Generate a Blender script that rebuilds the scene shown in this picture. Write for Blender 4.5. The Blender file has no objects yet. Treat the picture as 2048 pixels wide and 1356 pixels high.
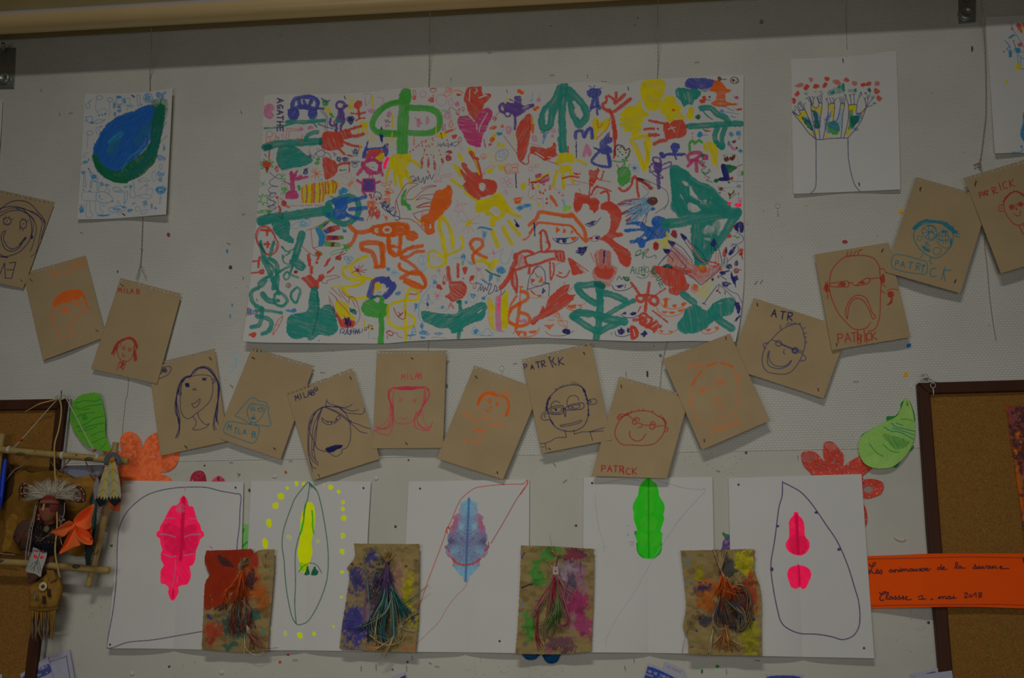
import bpy, math, random
import numpy as np
from mathutils import Vector, Matrix, Euler

# ------------------------------------------------------------------ camera
W, H, F = 2048.0, 1356.0, 2000.0
CAM = Vector((0.0, -2.30, 1.50))
PITCH, YAW = math.radians(15.6), math.radians(6.6)
ROT = Euler((math.pi / 2 + PITCH, 0.0, YAW), 'XYZ')
cam_data = bpy.data.cameras.new('camera')
cam = bpy.data.objects.new('camera', cam_data)
bpy.context.collection.objects.link(cam)
cam.location = CAM
cam.rotation_euler = ROT
cam_data.sensor_width = 36.0
cam_data.lens = 36.0 * F / W
cam_data.clip_start = 0.05
bpy.context.scene.camera = cam

# ------------------------------------------------------------------ world, lights, exposure
sc = bpy.context.scene
sc.view_settings.view_transform = 'Standard'
sc.view_settings.look = 'None'
sc.view_settings.gamma = 1.0
sc.view_settings.exposure = -0.18
sc.view_settings.use_curve_mapping = False
world = bpy.data.worlds.new('world')
sc.world = world
world.use_nodes = True
world.node_tree.nodes['Background'].inputs['Color'].default_value = (0.92, 0.96, 1.0, 1)
world.node_tree.nodes['Background'].inputs['Strength'].default_value = 0.012


def area_light(name, loc, target, sx, sy, power, col):
    ld = bpy.data.lights.new(name, 'AREA')
    ld.shape = 'RECTANGLE'
    ld.size, ld.size_y = sx, sy
    ld.energy = power
    ld.color = col
    o = bpy.data.objects.new(name, ld)
    bpy.context.collection.objects.link(o)
    o.location = loc
    o.rotation_euler = (Vector(target) - Vector(loc)).to_track_quat('-Z', 'Y').to_euler()
    return o


# ceiling strip lamp of the room, in front of the wall and above it
area_light('ceiling_lamp_light', (-0.45, -4.2, 5.0), (-0.30, 0, 1.35), 1.3, 0.30, 7.6, (1.0, 0.98, 0.94)).data.spread = math.radians(72)
area_light('fill_light', (-0.25, -2.5, 1.62), (-0.25, 0, 1.84), 2.7, 0.6, 3.7, (0.97, 0.99, 1.0)).data.spread = math.radians(92)  # added fill behind the camera, spread narrowed to shape brightness across the wall

R3 = np.array(ROT.to_matrix())
CN = np.array(CAM)


def P(px, py, d=0.0):
    """picture point -> point on the plane parallel to the wall, d metres in front of it"""
    px = np.asarray(px, float); py = np.asarray(py, float)
    dirs = np.stack([(px - W / 2) / F, (H / 2 - py) / F, -np.ones_like(px)], -1) @ R3.T
    t = (-np.asarray(d, float) - CN[1]) / dirs[..., 1]
    return CN + dirs * t[..., None]


def V(px, py, d=0.0):
    return Vector(P(px, py, d).tolist())


MM = 0.0012  # rough size of one picture unit on the wall

# ------------------------------------------------------------------ tags
SC = bpy.context.collection


def tag(o, label, cat, group=None, kind=None):
    if label: o['label'] = label
    if cat: o['category'] = cat
    if group: o['group'] = group
    if kind: o['kind'] = kind
    return o


def empty(name, loc, label, cat, group=None):
    o = bpy.data.objects.new(name, None)
    SC.objects.link(o)
    o.empty_display_size = 0.02
    o.location = loc
    return tag(o, label, cat, group)


def link(name, me, parent=None, loc=None):
    """me has world coordinates; the object origin goes to loc (or the mean)"""
    n = len(me.vertices)
    co = np.empty(n * 3); me.vertices.foreach_get('co', co)
    co = co.reshape(-1, 3)
    c = np.array(loc) if loc is not None else co.mean(0)
    me.vertices.foreach_set('co', (co - c).ravel())
    me.update()
    o = bpy.data.objects.new(name, me)
    SC.objects.link(o)
    o.location = c
    if parent is not None:
        o.parent = parent
        bp = parent
        off = Vector((0, 0, 0))
        while bp is not None:
            off += bp.location
            bp = bp.parent
        o.location = Vector(c) - off
    return o


def mesh(name, verts, faces, mats, smooth=False, fmat=None):
    me = bpy.data.meshes.new(name)
    me.from_pydata([tuple(v) for v in verts], [], faces)
    for m in (mats if isinstance(mats, (list, tuple)) else [mats]):
        me.materials.append(m)
    if fmat is not None:
        me.polygons.foreach_set('material_index', fmat)
    if smooth:
        me.polygons.foreach_set('use_smooth', [True] * len(me.polygons))
    me.update()
    return me


# ------------------------------------------------------------------ colours
def lin(c):
    c = np.asarray(c, float) / 255.0
    return np.where(c <= 0.04045, c / 12.92, ((c + 0.055) / 1.055) ** 2.4)


GAIN = 4.1        # light level of the photograph: how much brighter the pigment is than it looks there
COL = dict(
    paper=(122, 120, 115), kraft=(103, 88, 64), teal=(27, 86, 76), dteal=(20, 68, 60), green=(46, 102, 40),
    dgreen=(16, 68, 44), lgreen=(76, 122, 60), yellow=(134, 121, 12), pyellow=(130, 122, 60), orange=(140, 62, 20),
    porange=(136, 92, 66), red=(128, 46, 34), crimson=(112, 30, 30), pred=(124, 74, 66), pink=(128, 78, 98),
    magenta=(122, 40, 72), hot=(208, 22, 68), hotd=(156, 14, 48), blue=(24, 62, 112), azure=(34, 86, 116), sky=(64, 106, 126),
    navy=(26, 28, 70), pen=(36, 38, 66), indigo=(46, 50, 98), purple=(62, 44, 88), dpurple=(48, 34, 68), brown=(68, 38, 28), black=(26, 24, 28),
    white=(124, 122, 117), neon=(30, 130, 20), neond=(18, 106, 12), nyel=(150, 158, 4), grey=(90, 88, 84), rust=(100, 42, 20),
    lav=(88, 78, 104), skin=(120, 80, 60), gold=(140, 108, 20), bteal=(26, 74, 84), bred=(108, 32, 26), bnavy=(20, 22, 54),
    bor=(142, 72, 34), bpink=(130, 38, 54), lime=(86, 128, 48), leaf=(64, 112, 38), leafd=(30, 84, 36))

AL = dict(p.split(':') for p in 'az:azure cr:crimson or:orange ye:yellow ma:magenta pu:purple in:indigo dg:dgreen br:brown gr:green pa:paper na:navy te:teal pi:pink bn:bnavy bt:bteal bk:black dt:dteal dp:dpurple bp:bpink rd:bred py:pyellow re:red bl:blue li:lime pr:pred sk:sky'.split())      # short names of the pigments


def C3(name):
    if isinstance(name, str):
        if name[0] == '#':
            name = tuple(int(name[i:i + 2], 16) for i in (1, 3, 5))
        else:
            name = COL[AL.get(name, name)]
    return np.minimum(lin(name) * GAIN, 2.4)


# ------------------------------------------------------------------ noise
_rs = np.random.RandomState(7)
NT = _rs.rand(256, 256)


def vn(x, y):
    x = np.asarray(x, float); y = np.asarray(y, float)
    x, y = np.broadcast_arrays(x, y)
    xi = np.floor(x).astype(int); yi = np.floor(y).astype(int)
    fx = x - xi; fy = y - yi
    fx = fx * fx * (3 - 2 * fx); fy = fy * fy * (3 - 2 * fy)
    a = NT[yi & 255, xi & 255]; b = NT[yi & 255, (xi + 1) & 255]
    c = NT[(yi + 1) & 255, xi & 255]; d = NT[(yi + 1) & 255, (xi + 1) & 255]
    return (a * (1 - fx) + b * fx) * (1 - fy) + (c * (1 - fx) + d * fx) * fy


def fbm(x, y):
    return (vn(x, y) + 0.5 * vn(x * 2.1 + 9, y * 2.1) + 0.25 * vn(x * 4.3, y * 4.3 + 5)) / 1.75


# ------------------------------------------------------------------ stroke letters (unit box, y up)
G_ = {
    'A': '0,0 .35,1 .7,0|.14,.38 .56,.38', 'B': '0,0 0,1 .5,.9 .5,.6 0,.52 .6,.4 .55,.05 0,0', 'C': '.65,.9 .3,1 .05,.6 .1,.15 .4,0 .68,.12',
    'D': '0,0 0,1 .5,.8 .65,.45 .4,.08 0,0', 'E': '.6,1 0,1 0,0 .6,0|0,.5 .5,.5', 'F': '.6,1 0,1 0,0|0,.5 .5,.5', 'G': '.65,.85 .3,1 .05,.55 .2,.05 .6,.1 .62,.45 .35,.45',
    'H': '0,0 0,1|.6,0 .6,1|0,.5 .6,.5', 'I': '.1,0 .1,1', 'i': '.1,0 .1,.65|.1,.85 .12,.95', 'J': '.5,1 .5,.1 .2,0 0,.2', 'K': '0,0 0,1|.6,1 .05,.45 .65,0', 'L': '0,1 0,0 .55,0',
    'M': '0,0 .08,1 .38,.35 .65,1 .75,0', 'N': '0,0 0,1 .6,0 .6,1', 'O': '.3,1 .05,.7 .05,.25 .3,0 .6,.25 .6,.7 .3,1', 'P': '0,0 0,1 .5,.95 .6,.7 .45,.5 0,.45',
    'R': '0,0 0,1 .5,.95 .55,.7 .4,.52 0,.48 .6,0', 'S': '.6,.9 .3,1 .08,.75 .5,.4 .5,.1 .2,0 0,.12', 'T': '.3,0 .3,1|0,1 .65,1', 'U': '0,1 .05,.2 .3,0 .55,.2 .6,1',
    'V': '0,1 .3,0 .6,1', 'Z': '0,1 .6,1 0,0 .6,0', '_': '0,.1 .7,.1', '.': '.2,.1 .25,.12', '1': '.1,.8 .3,1 .3,0', '2': '.05,.8 .3,1 .55,.75 .05,0 .6,0', '0': '.3,1 .05,.6 .3,0 .55,.5 .3,1',
    '8': '.3,.5 .05,.8 .3,1 .5,.8 .3,.5 .05,.2 .3,0 .55,.2 .3,.5', '@': '.3,1 0,.6 .2,.1 .6,.3 .6,.8 .3,1|.15,.8 .3,.45 .5,.8', ' ': '', '-': '.1,.45 .5,.45', 'X': '0,0 .6,1|0,1 .6,0'}
# ------------------------------------------------------------------ paint engine: pigments on a sheet, as a colour attribute of its mesh
def smooth(pts, closed, step=3.0):
    p = np.asarray(pts, float)
    n = len(p)
    if n < 3: return p
    out = []
    rng = range(n if closed else n - 1)
    for i in rng:
        p0 = p[(i - 1) % n] if (closed or i > 0) else 2 * p[0] - p[1]
        p1 = p[i]; p2 = p[(i + 1) % n]
        p3 = p[(i + 2) % n] if (closed or i + 2 < n) else 2 * p[-1] - p[-2]
        m = max(1, int(np.hypot(*(p2 - p1)) / step))
        t = (np.arange(m) / m)[:, None]
        out.append(0.5 * ((2 * p1) + (-p0 + p2) * t + (2 * p0 - 5 * p1 + 4 * p2 - p3) * t * t + (-p0 + 3 * p1 - 3 * p2 + p3) * t ** 3))
    if closed: out.append(p[:1])
    else: out.append(p[-1:])
    return np.concatenate(out)


class Canvas:
    def __init__(s, x0, y0, x1, y1, base, ss=2.0):
        s.x0, s.y0, s.ss = x0 - 3, y0 - 3, ss
        s.w = int((x1 - x0 + 6) * ss) + 1; s.h = int((y1 - y0 + 6) * ss) + 1
        yy, xx = np.mgrid[0:s.h, 0:s.w]
        s.X = xx / ss + s.x0; s.Y = yy / ss + s.y0
        s.img = np.zeros((s.h, s.w, 3)) + base
        s.WX = (vn(s.X * .45, s.Y * .45) - .5); s.WY = (vn(s.X * .45 + 77, s.Y * .45 + 31) - .5)

    def win(s, x0, y0, x1, y1, m):
        a = max(0, int((x0 - m - s.x0) * s.ss)); b = min(s.w, int((x1 + m - s.x0) * s.ss) + 2)
        c = max(0, int((y0 - m - s.y0) * s.ss)); d = min(s.h, int((y1 + m - s.y0) * s.ss) + 2)
        return (slice(c, d), slice(a, b)) if b > a and d > c else None

    def put(s, sl, a, col):
        s.img[sl] = s.img[sl] * (1 - a[..., None]) + col * a[..., None]

    def stroke(s, pts, col, w, brush=False, op=1.0):
        p = np.asarray(pts, float)
        sl = s.win(p[:, 0].min(), p[:, 1].min(), p[:, 0].max(), p[:, 1].max(), w / 2 + 2)
        if sl is None: return
        X = s.X[sl]; Y = s.Y[sl]
        if brush: X = X + s.WX[sl] * 1.6; Y = Y + s.WY[sl] * 1.6
        best = np.full(X.shape, 1e9); off = np.zeros(X.shape); arc = np.zeros(X.shape)
        L = 0.0
        ax, ay = s.X[sl][0, 0], s.Y[sl][0, 0]
        for i in range(len(p) - 1):
            a, b = p[i], p[i + 1]
            d = b - a; l = math.hypot(*d)
            if l < 1e-6: continue
            m = w / 2 + 2.5
            i0 = max(0, int((min(a[0], b[0]) - m - ax) * s.ss)); i1 = int((max(a[0], b[0]) + m - ax) * s.ss) + 2
            j0 = max(0, int((min(a[1], b[1]) - m - ay) * s.ss)); j1 = int((max(a[1], b[1]) + m - ay) * s.ss) + 2
            if i1 <= 0 or j1 <= 0: L += l; continue
            q = (slice(j0, j1), slice(i0, i1))
            x = X[q] - a[0]; y = Y[q] - a[1]
            if x.size == 0: L += l; continue
            t = np.clip((x * d[0] + y * d[1]) / (l * l), 0, 1)
            dd = np.hypot(x - t * d[0], y - t * d[1])
            k = dd < best[q]
            best[q][k] = dd[k]
            off[q][k] = ((x * d[1] - y * d[0]) / l)[k]
            arc[q][k] = (L + t * l)[k]
            L += l
        if brush:
            rad = w / 2 * (0.93 + 0.18 * vn(arc * .12, off * 0 + 3 + col[0] * 50))
            a = np.clip((rad - best) * 1.1 + .5, 0, 1)
            st = vn(off * 1.5 + col[1] * 90, arc * .035); st2 = vn(off * .5, arc * .09 + 40)
            dens = np.clip(0.93 + 0.42 * (st - .45) + 0.26 * (st2 - .5), 0.3, 1)
            a = a * dens * op
            c = col * (0.85 + 0.3 * st2[..., None])
        else:
            a = np.clip((w * .56 - best) * 1.6 + .5, 0, 1) * op * (0.88 + .12 * vn(arc * .5, off * 0))
            if w < 1.2: a = a * (w / 1.2) ** .4
            c = col
        s.put(sl, a, c)

    def fill(s, pts, col, rough=1.0, dens=1.0, ang=None, op=1.0):
        p = np.asarray(pts, float)
        sl = s.win(p[:, 0].min(), p[:, 1].min(), p[:, 0].max(), p[:, 1].max(), 3)
        if sl is None: return
        X = s.X[sl] + s.WX[sl] * 2.2 * rough; Y = s.Y[sl] + s.WY[sl] * 2.2 * rough
        ins = np.zeros(X.shape, bool)
        q = np.roll(p, -1, 0)
        for a, b in zip(p, q):
            if a[1] == b[1]: continue
            c = ((a[1] > Y) != (b[1] > Y))
            ins ^= c & (X < (b[0] - a[0]) * (Y - a[1]) / (b[1] - a[1]) + a[0])
        if ang is None: ang = (col[0] * 37 + col[2] * 91 + p[0, 0] * .01) % 3.14
        ca, sa = math.cos(ang), math.sin(ang)
        u = X * ca + Y * sa; v = -X * sa + Y * ca
        st = vn(v * 1.1, u * .05 + p[0, 1]); st2 = fbm(u * .06 + 10, v * .12)
        a = ins * np.clip(dens + (.56 if rough > .5 else .12) * (st - .5) + (.5 if rough > .5 else .12) * (st2 - .5), 0.1, 1) * op
        s.put(sl, a, col * ((.86 + .28 * st2[..., None]) if rough > .5 else (.94 + .12 * fbm(X * .08, Y * .08)[..., None])))

    def tint(s, fn):
        s.img = fn(s.img, s.X, s.Y)

    def sample(s, px, py):
        fx = np.clip((px - s.x0) * s.ss, 0, s.w - 1.001); fy = np.clip((py - s.y0) * s.ss, 0, s.h - 1.001)
        xi = fx.astype(int); yi = fy.astype(int)
        fx = (fx - xi)[..., None]; fy = (fy - yi)[..., None]
        I = s.img
        return (I[yi, xi] * (1 - fx) + I[yi, xi + 1] * fx) * (1 - fy) + (I[yi + 1, xi] * (1 - fx) + I[yi + 1, xi + 1] * fx) * fy


def draw(cv, art, seed=1):
    rnd = random.Random(seed)
    ox = oy = 0.0; k = ks = 1.0
    for line in art.split('\n'):
        line = line.strip()
        if not line or line[0] == '!': continue
        if line[0] in '@%':        # origin and scale of the following lines; % counts in steps of five
            ox, oy, k = [float(v) for v in line[1:].split()]
            ks = k * 5 if line[0] == '%' else k
            continue
        tk = line.split()
        cmd, col = tk[0], C3(tk[1])
        if cmd == 't':
            w = float(tk[2]) * k
            x, y, hh, ang, adv = [float(v) for v in tk[3].split(',')]
            a = math.radians(ang); ca, sa = math.cos(a), math.sin(a)
            for ci, ch in enumerate(' '.join(tk[4:])):
                jx = rnd.uniform(-.04, .04); sx = 1 if ch != '^' else -1
                for st in G_.get(ch, '').split('|'):
                    if not st: continue
                    pp = []
                    for q in st.split():
                        u, v = [float(z) for z in q.split(',')]
                        u = (u + jx) * hh + ci * adv; v = (v + rnd.uniform(-.03, .03)) * hh
                        pp.append((ox + k * (x + u * ca + v * sa), oy + k * (y + u * sa - v * ca)))
                    cv.stroke(pp, col, w)
            continue
        if ',' in tk[2]: tk.insert(2, '0')
        w = float(tk[2]) * k
        if cmd in 'zo':
            for q in tk[3:]:
                cx, cy, rx, ry = [float(v) for v in q.split(',')]
                if cmd == 'o':
                    pp = [(cx + rx * math.cos(i * .524), cy + ry * math.sin(i * .524)) for i in range(12)]
                    pp = [(ox + k * a, oy + k * b) for a, b in pp]
                    cv.stroke(smooth(pp, True), col, w)
                else:
                    n = int(8 + (rx + ry) * .12); pp = []
                    a = rnd.uniform(0, 6)
                    for i in range(n):
                        a += rnd.uniform(1.3, 3.0); r = rnd.uniform(.45, 1)
                        pp.append((ox + k * (cx + rx * r * math.cos(a)), oy + k * (cy + ry * r * math.sin(a))))
                    cv.stroke(smooth(pp, False, 1.5), col, w)
            continue
        for part in ' '.join(tk[3:]).split('|'):
            pts = [tuple(float(v) for v in q.split(',')) for q in part.split()]
            pts = [(ox + ks * x, oy + ks * y) for x, y in pts]
            if cmd == 'd':
                for x, y in pts:
                    r = w / 2
                    pp = [(x + r * math.cos(i * .785) * rnd.uniform(.85, 1.1), y + r * math.sin(i * .785) * rnd.uniform(.85, 1.1)) for i in range(8)]
                    cv.fill(smooth(pp, True), col, .5, 1.0)
            elif cmd == 's': cv.stroke(smooth(pts, False), col, w)
            elif cmd == 'S': cv.stroke(smooth(pts, True), col, w)
            elif cmd == 'l': cv.stroke(pts, col, w)
            elif cmd == 'L': cv.stroke(pts + pts[:1], col, w)
            elif cmd == 'b': cv.stroke(smooth(pts, False), col, w, True)
            elif cmd == 'B': cv.stroke(smooth(pts, True), col, w, True)
            elif cmd == 'f': cv.fill(smooth(pts, True), col)
            elif cmd == 'F': cv.fill(smooth(pts, True), col, .3, 1.0)
            elif cmd == 'g': cv.fill(pts, col, .6, .95)
            elif cmd == 'v': cv.fill(smooth(pts, True), col, 1.0, .5)      # thin wash
            elif cmd == 'V': cv.fill(smooth(pts, True), col, 1.6, .5, math.radians(w / k))
            elif cmd == 'h':                                                # pencil hatching inside an outline
                P_ = np.array(pts); ctr = P_.mean(0); a = math.radians(w / k)
                q = P_ - ctr; ca, sa = math.cos(a), math.sin(a)
                cv.fill(smooth(pts, True), col, .5, .55, a)


# ------------------------------------------------------------------ materials
def mk(name, col=None, rough=0.8, attr=None, bump=None, metal=0.0, noise=None, spec=0.3, diffuse=False, trans=None):
    m = bpy.data.materials.new(name)
    m.use_nodes = True
    nt = m.node_tree; N = nt.nodes
    pb = N['Principled BSDF']
    pb.inputs['Roughness'].default_value = rough
    pb.inputs['Metallic'].default_value = metal
    pb.inputs['Specular IOR Level'].default_value = spec
    out = N['Material Output']
    tc = N.new('ShaderNodeTexCoord')
    if attr:
        at = N.new('ShaderNodeAttribute'); at.attribute_name = attr
        src = at.outputs['Color']
    else:
        c = tuple(float(v) for v in C3(col))
        rgb = N.new('ShaderNodeRGB'); rgb.outputs[0].default_value = (*c, 1)
        src = rgb.outputs[0]
    if noise:
        sc_, amt = noise[0], noise[1]
        nz = N.new('ShaderNodeTexNoise'); nz.inputs['Scale'].default_value = sc_; nz.inputs['Detail'].default_value = 5
        nt.links.new(tc.outputs['Object'], nz.inputs['Vector'])
        if len(noise) > 2:
            mp = N.new('ShaderNodeMapping'); mp.inputs['Scale'].default_value = noise[2]
            nt.links.new(tc.outputs['Object'], mp.inputs['Vector']); nt.links.new(mp.outputs[0], nz.inputs['Vector'])
        rg = N.new('ShaderNodeMapRange'); rg.inputs['From Min'].default_value = .3; rg.inputs['From Max'].default_value = .7
        rg.inputs['To Min'].default_value = 1 - amt; rg.inputs['To Max'].default_value = 1 + amt
        nt.links.new(nz.outputs['Fac'], rg.inputs['Value'])
        mu = N.new('ShaderNodeVectorMath'); mu.operation = 'SCALE'
        nt.links.new(src, mu.inputs[0]); nt.links.new(rg.outputs[0], mu.inputs['Scale'])
        src = mu.outputs[0]
    nrm = None
    if bump:
        nb = N.new('ShaderNodeTexNoise'); nb.inputs['Scale'].default_value = bump[0]; nb.inputs['Detail'].default_value = 4
        nt.links.new(tc.outputs['Object'], nb.inputs['Vector'])
        bp = N.new('ShaderNodeBump'); bp.inputs['Strength'].default_value = bump[1]; bp.inputs['Distance'].default_value = bump[2]
        nt.links.new(nb.outputs['Fac'], bp.inputs['Height'])
        nrm = bp.outputs[0]
    if diffuse:
        df = N.new('ShaderNodeBsdfDiffuse')
        nt.links.new(src, df.inputs['Color'])
        if nrm: nt.links.new(nrm, df.inputs['Normal'])
        nt.links.new(df.outputs[0], out.inputs['Surface'])
        N.remove(pb)
    else:
        nt.links.new(src, pb.inputs['Base Color'])
        if nrm: nt.links.new(nrm, pb.inputs['Normal'])
    return m


M_PAPER = mk('painted_paper', attr='pigment', diffuse=True, noise=(900, .03), bump=(60, .25, .0006))
M_KRAFT = mk('kraft_paper', attr='pigment', diffuse=True, noise=(700, .05), bump=(40, .25, .0008))
M_STEEL = mk('staple_steel', (52, 48, 44), rough=.35, metal=.8, noise=(300, .1))

SHEETS = {}


def poly_at(poly, s):
    p = np.asarray(poly, float)
    if len(p) > 2:
        p = smooth(p, False, 4)
    d = np.r_[0, np.cumsum(np.hypot(*(np.diff(p, axis=0).T)))]
    d /= d[-1]
    return np.stack([np.interp(s, d, p[:, 0]), np.interp(s, d, p[:, 1])], -1)


def sheet(name, key, label, cat, group, top, right, bottom, left, d0, art='', base='paper', lift=None, cell=1.0,
          holes=None, parent=None, mat=None, seed=1, fn=None, rough_edge=0.0, post=None, tear=None, mask=None):
    """top/bottom run left to right, left/right run top to bottom, in picture coordinates"""
    mat = mat or M_PAPER
    lt = np.hypot(*(np.diff(np.array(top, float), axis=0).T)).sum(); ll = np.hypot(*(np.diff(np.array(left, float), axis=0).T)).sum()
    ns, nt = max(8, int(lt / cell)), max(8, int(ll / cell))
    s = np.linspace(0, 1, ns + 1); t = np.linspace(0, 1, nt + 1)
    A, B = poly_at(top, s), poly_at(bottom, s); Cc, D = poly_at(left, t), poly_at(right, t)
    S, T = np.meshgrid(s, t)
    S3, T3 = S[..., None], T[..., None]
    XY = (1 - T3) * A[None] + T3 * B[None] + (1 - S3) * Cc[:, None] + S3 * D[:, None] \
        - ((1 - S3) * (1 - T3) * A[0] + S3 * (1 - T3) * A[-1] + (1 - S3) * T3 * B[0] + S3 * T3 * B[-1])
    px, py = XY[..., 0], XY[..., 1]
    if rough_edge:
        e = np.minimum(np.minimum(S, 1 - S) * ns, np.minimum(T, 1 - T) * nt)
        wgt = np.exp(-e / 3.0) * rough_edge
        px = px + wgt * (vn(px * .6, py * .6) - .5) * 2; py = py + wgt * (vn(px * .6 + 50, py * .6 + 9) - .5) * 2
    d = d0 + (lift(S, T) if lift else 0) + 0 * S
    co = P(px, py, d)
    cv = Canvas(px.min(), py.min(), px.max(), py.max(), C3(base), 2.0)
    if base == 'kraft' or base == 'kraft2':
        cv.img *= (0.92 + 0.16 * fbm(cv.X * .02 + seed * 3, cv.Y * .02))[..., None]
        cv.img *= (0.97 + 0.06 * vn(cv.X * 1.1, cv.Y * 1.1))[..., None]
    else:
        cv.img *= (0.975 + 0.05 * fbm(cv.X * .015 + seed * 5, cv.Y * .015))[..., None]
    if fn: fn(cv)
    draw(cv, art, seed)
    if post: post(cv)
    col = cv.sample(px, py)
    # faces
    idx = np.arange((ns + 1) * (nt + 1)).reshape(nt + 1, ns + 1)
    q = np.stack([idx[:-1, :-1], idx[1:, :-1], idx[1:, 1:], idx[:-1, 1:]], -1)
    keep = np.ones((nt, ns), bool)
    if holes:
        fx = (px[:-1, :-1] + px[1:, 1:]) / 2; fy = (py[:-1, :-1] + py[1:, 1:]) / 2
        for hx, hy, r in holes:
            keep &= ((fx - hx) / r) ** 2 + ((fy - hy) / (r * .9)) ** 2 > 1
    if tear:
        fx = (px[:-1, :-1] + px[1:, 1:]) / 2; fy = (py[:-1, :-1] + py[1:, 1:]) / 2
        for (cx, cy, ax, bx, dd) in tear:   # drop faces above the line through (cx,cy) with slope ax between x and bx
            keep &= ~((fx > cx) & (fx < bx) & (fy < cy + ax * (fx - cx) + dd * (vn(fx * .5, 1) - .5)))
    if mask is not None:
        fx = (px[:-1, :-1] + px[1:, 1:]) / 2; fy = (py[:-1, :-1] + py[1:, 1:]) / 2
        ins = np.zeros(fx.shape, bool)
        for pl in mask:
            pl = np.asarray(pl, float); one = np.zeros(fx.shape, bool)
            for a, b in zip(pl, np.roll(pl, -1, 0)):
                if a[1] == b[1]: continue
                one ^= ((a[1] > fy) != (b[1] > fy)) & (fx < (b[0] - a[0]) * (fy - a[1]) / (b[1] - a[1]) + a[0])
            ins |= one
        keep &= ins
    # rim of real paper thickness
    q4 = q[keep]
    e = np.concatenate([q4[:, [0, 1]], q4[:, [1, 2]], q4[:, [2, 3]], q4[:, [3, 0]]])
    n = (ns + 1) * (nt + 1)
    key_f = e[:, 0].astype(np.int64) * n + e[:, 1]; key_r = e[:, 1].astype(np.int64) * n + e[:, 0]
    be = e[~np.isin(key_f, key_r)]
    vs = np.unique(be)
    cofl = co.reshape(-1, 3); colf = col.reshape(-1, 3)
    back = cofl[vs] + np.array([0, 0.0005, 0])
    mp = np.zeros(n, int); mp[vs] = n + np.arange(len(vs))
    rim = np.stack([be[:, 1], be[:, 0], mp[be[:, 0]], mp[be[:, 1]]], -1)
    allv = np.concatenate([cofl, back]); allc = np.concatenate([colf, colf[vs]])
    allf = np.concatenate([q4, rim])
    used = np.unique(allf)
    re = np.full(len(allv), -1); re[used] = np.arange(len(used))
    allv, allc, allf = allv[used], allc[used], re[allf]
    me = bpy.data.meshes.new(name)
    me.vertices.add(len(allv)); me.vertices.foreach_set('co', allv.ravel())
    me.loops.add(allf.size); me.loops.foreach_set('vertex_index', allf.ravel().astype(np.int32))
    me.polygons.add(len(allf))
    me.polygons.foreach_set('loop_start', np.arange(0, allf.size, 4, dtype=np.int32))
    me.update(calc_edges=True)
    me.polygons.foreach_set('use_smooth', np.ones(len(allf), bool))
    at = me.color_attributes.new('pigment', 'FLOAT_COLOR', 'POINT')
    at.data.foreach_set('color', np.c_[allc, np.ones(len(allc))].astype(np.float32).ravel())
    me.materials.append(mat)
    o = link(name, me, parent)
    if parent is None: tag(o, label, cat, group)
    SHEETS[key] = (px, py, d)
    return o


def depth_at(key, x, y):
    px, py, d = SHEETS[key]
    i = np.argmin((px - x) ** 2 + (py - y) ** 2)
    return float(d.ravel()[i])
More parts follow.
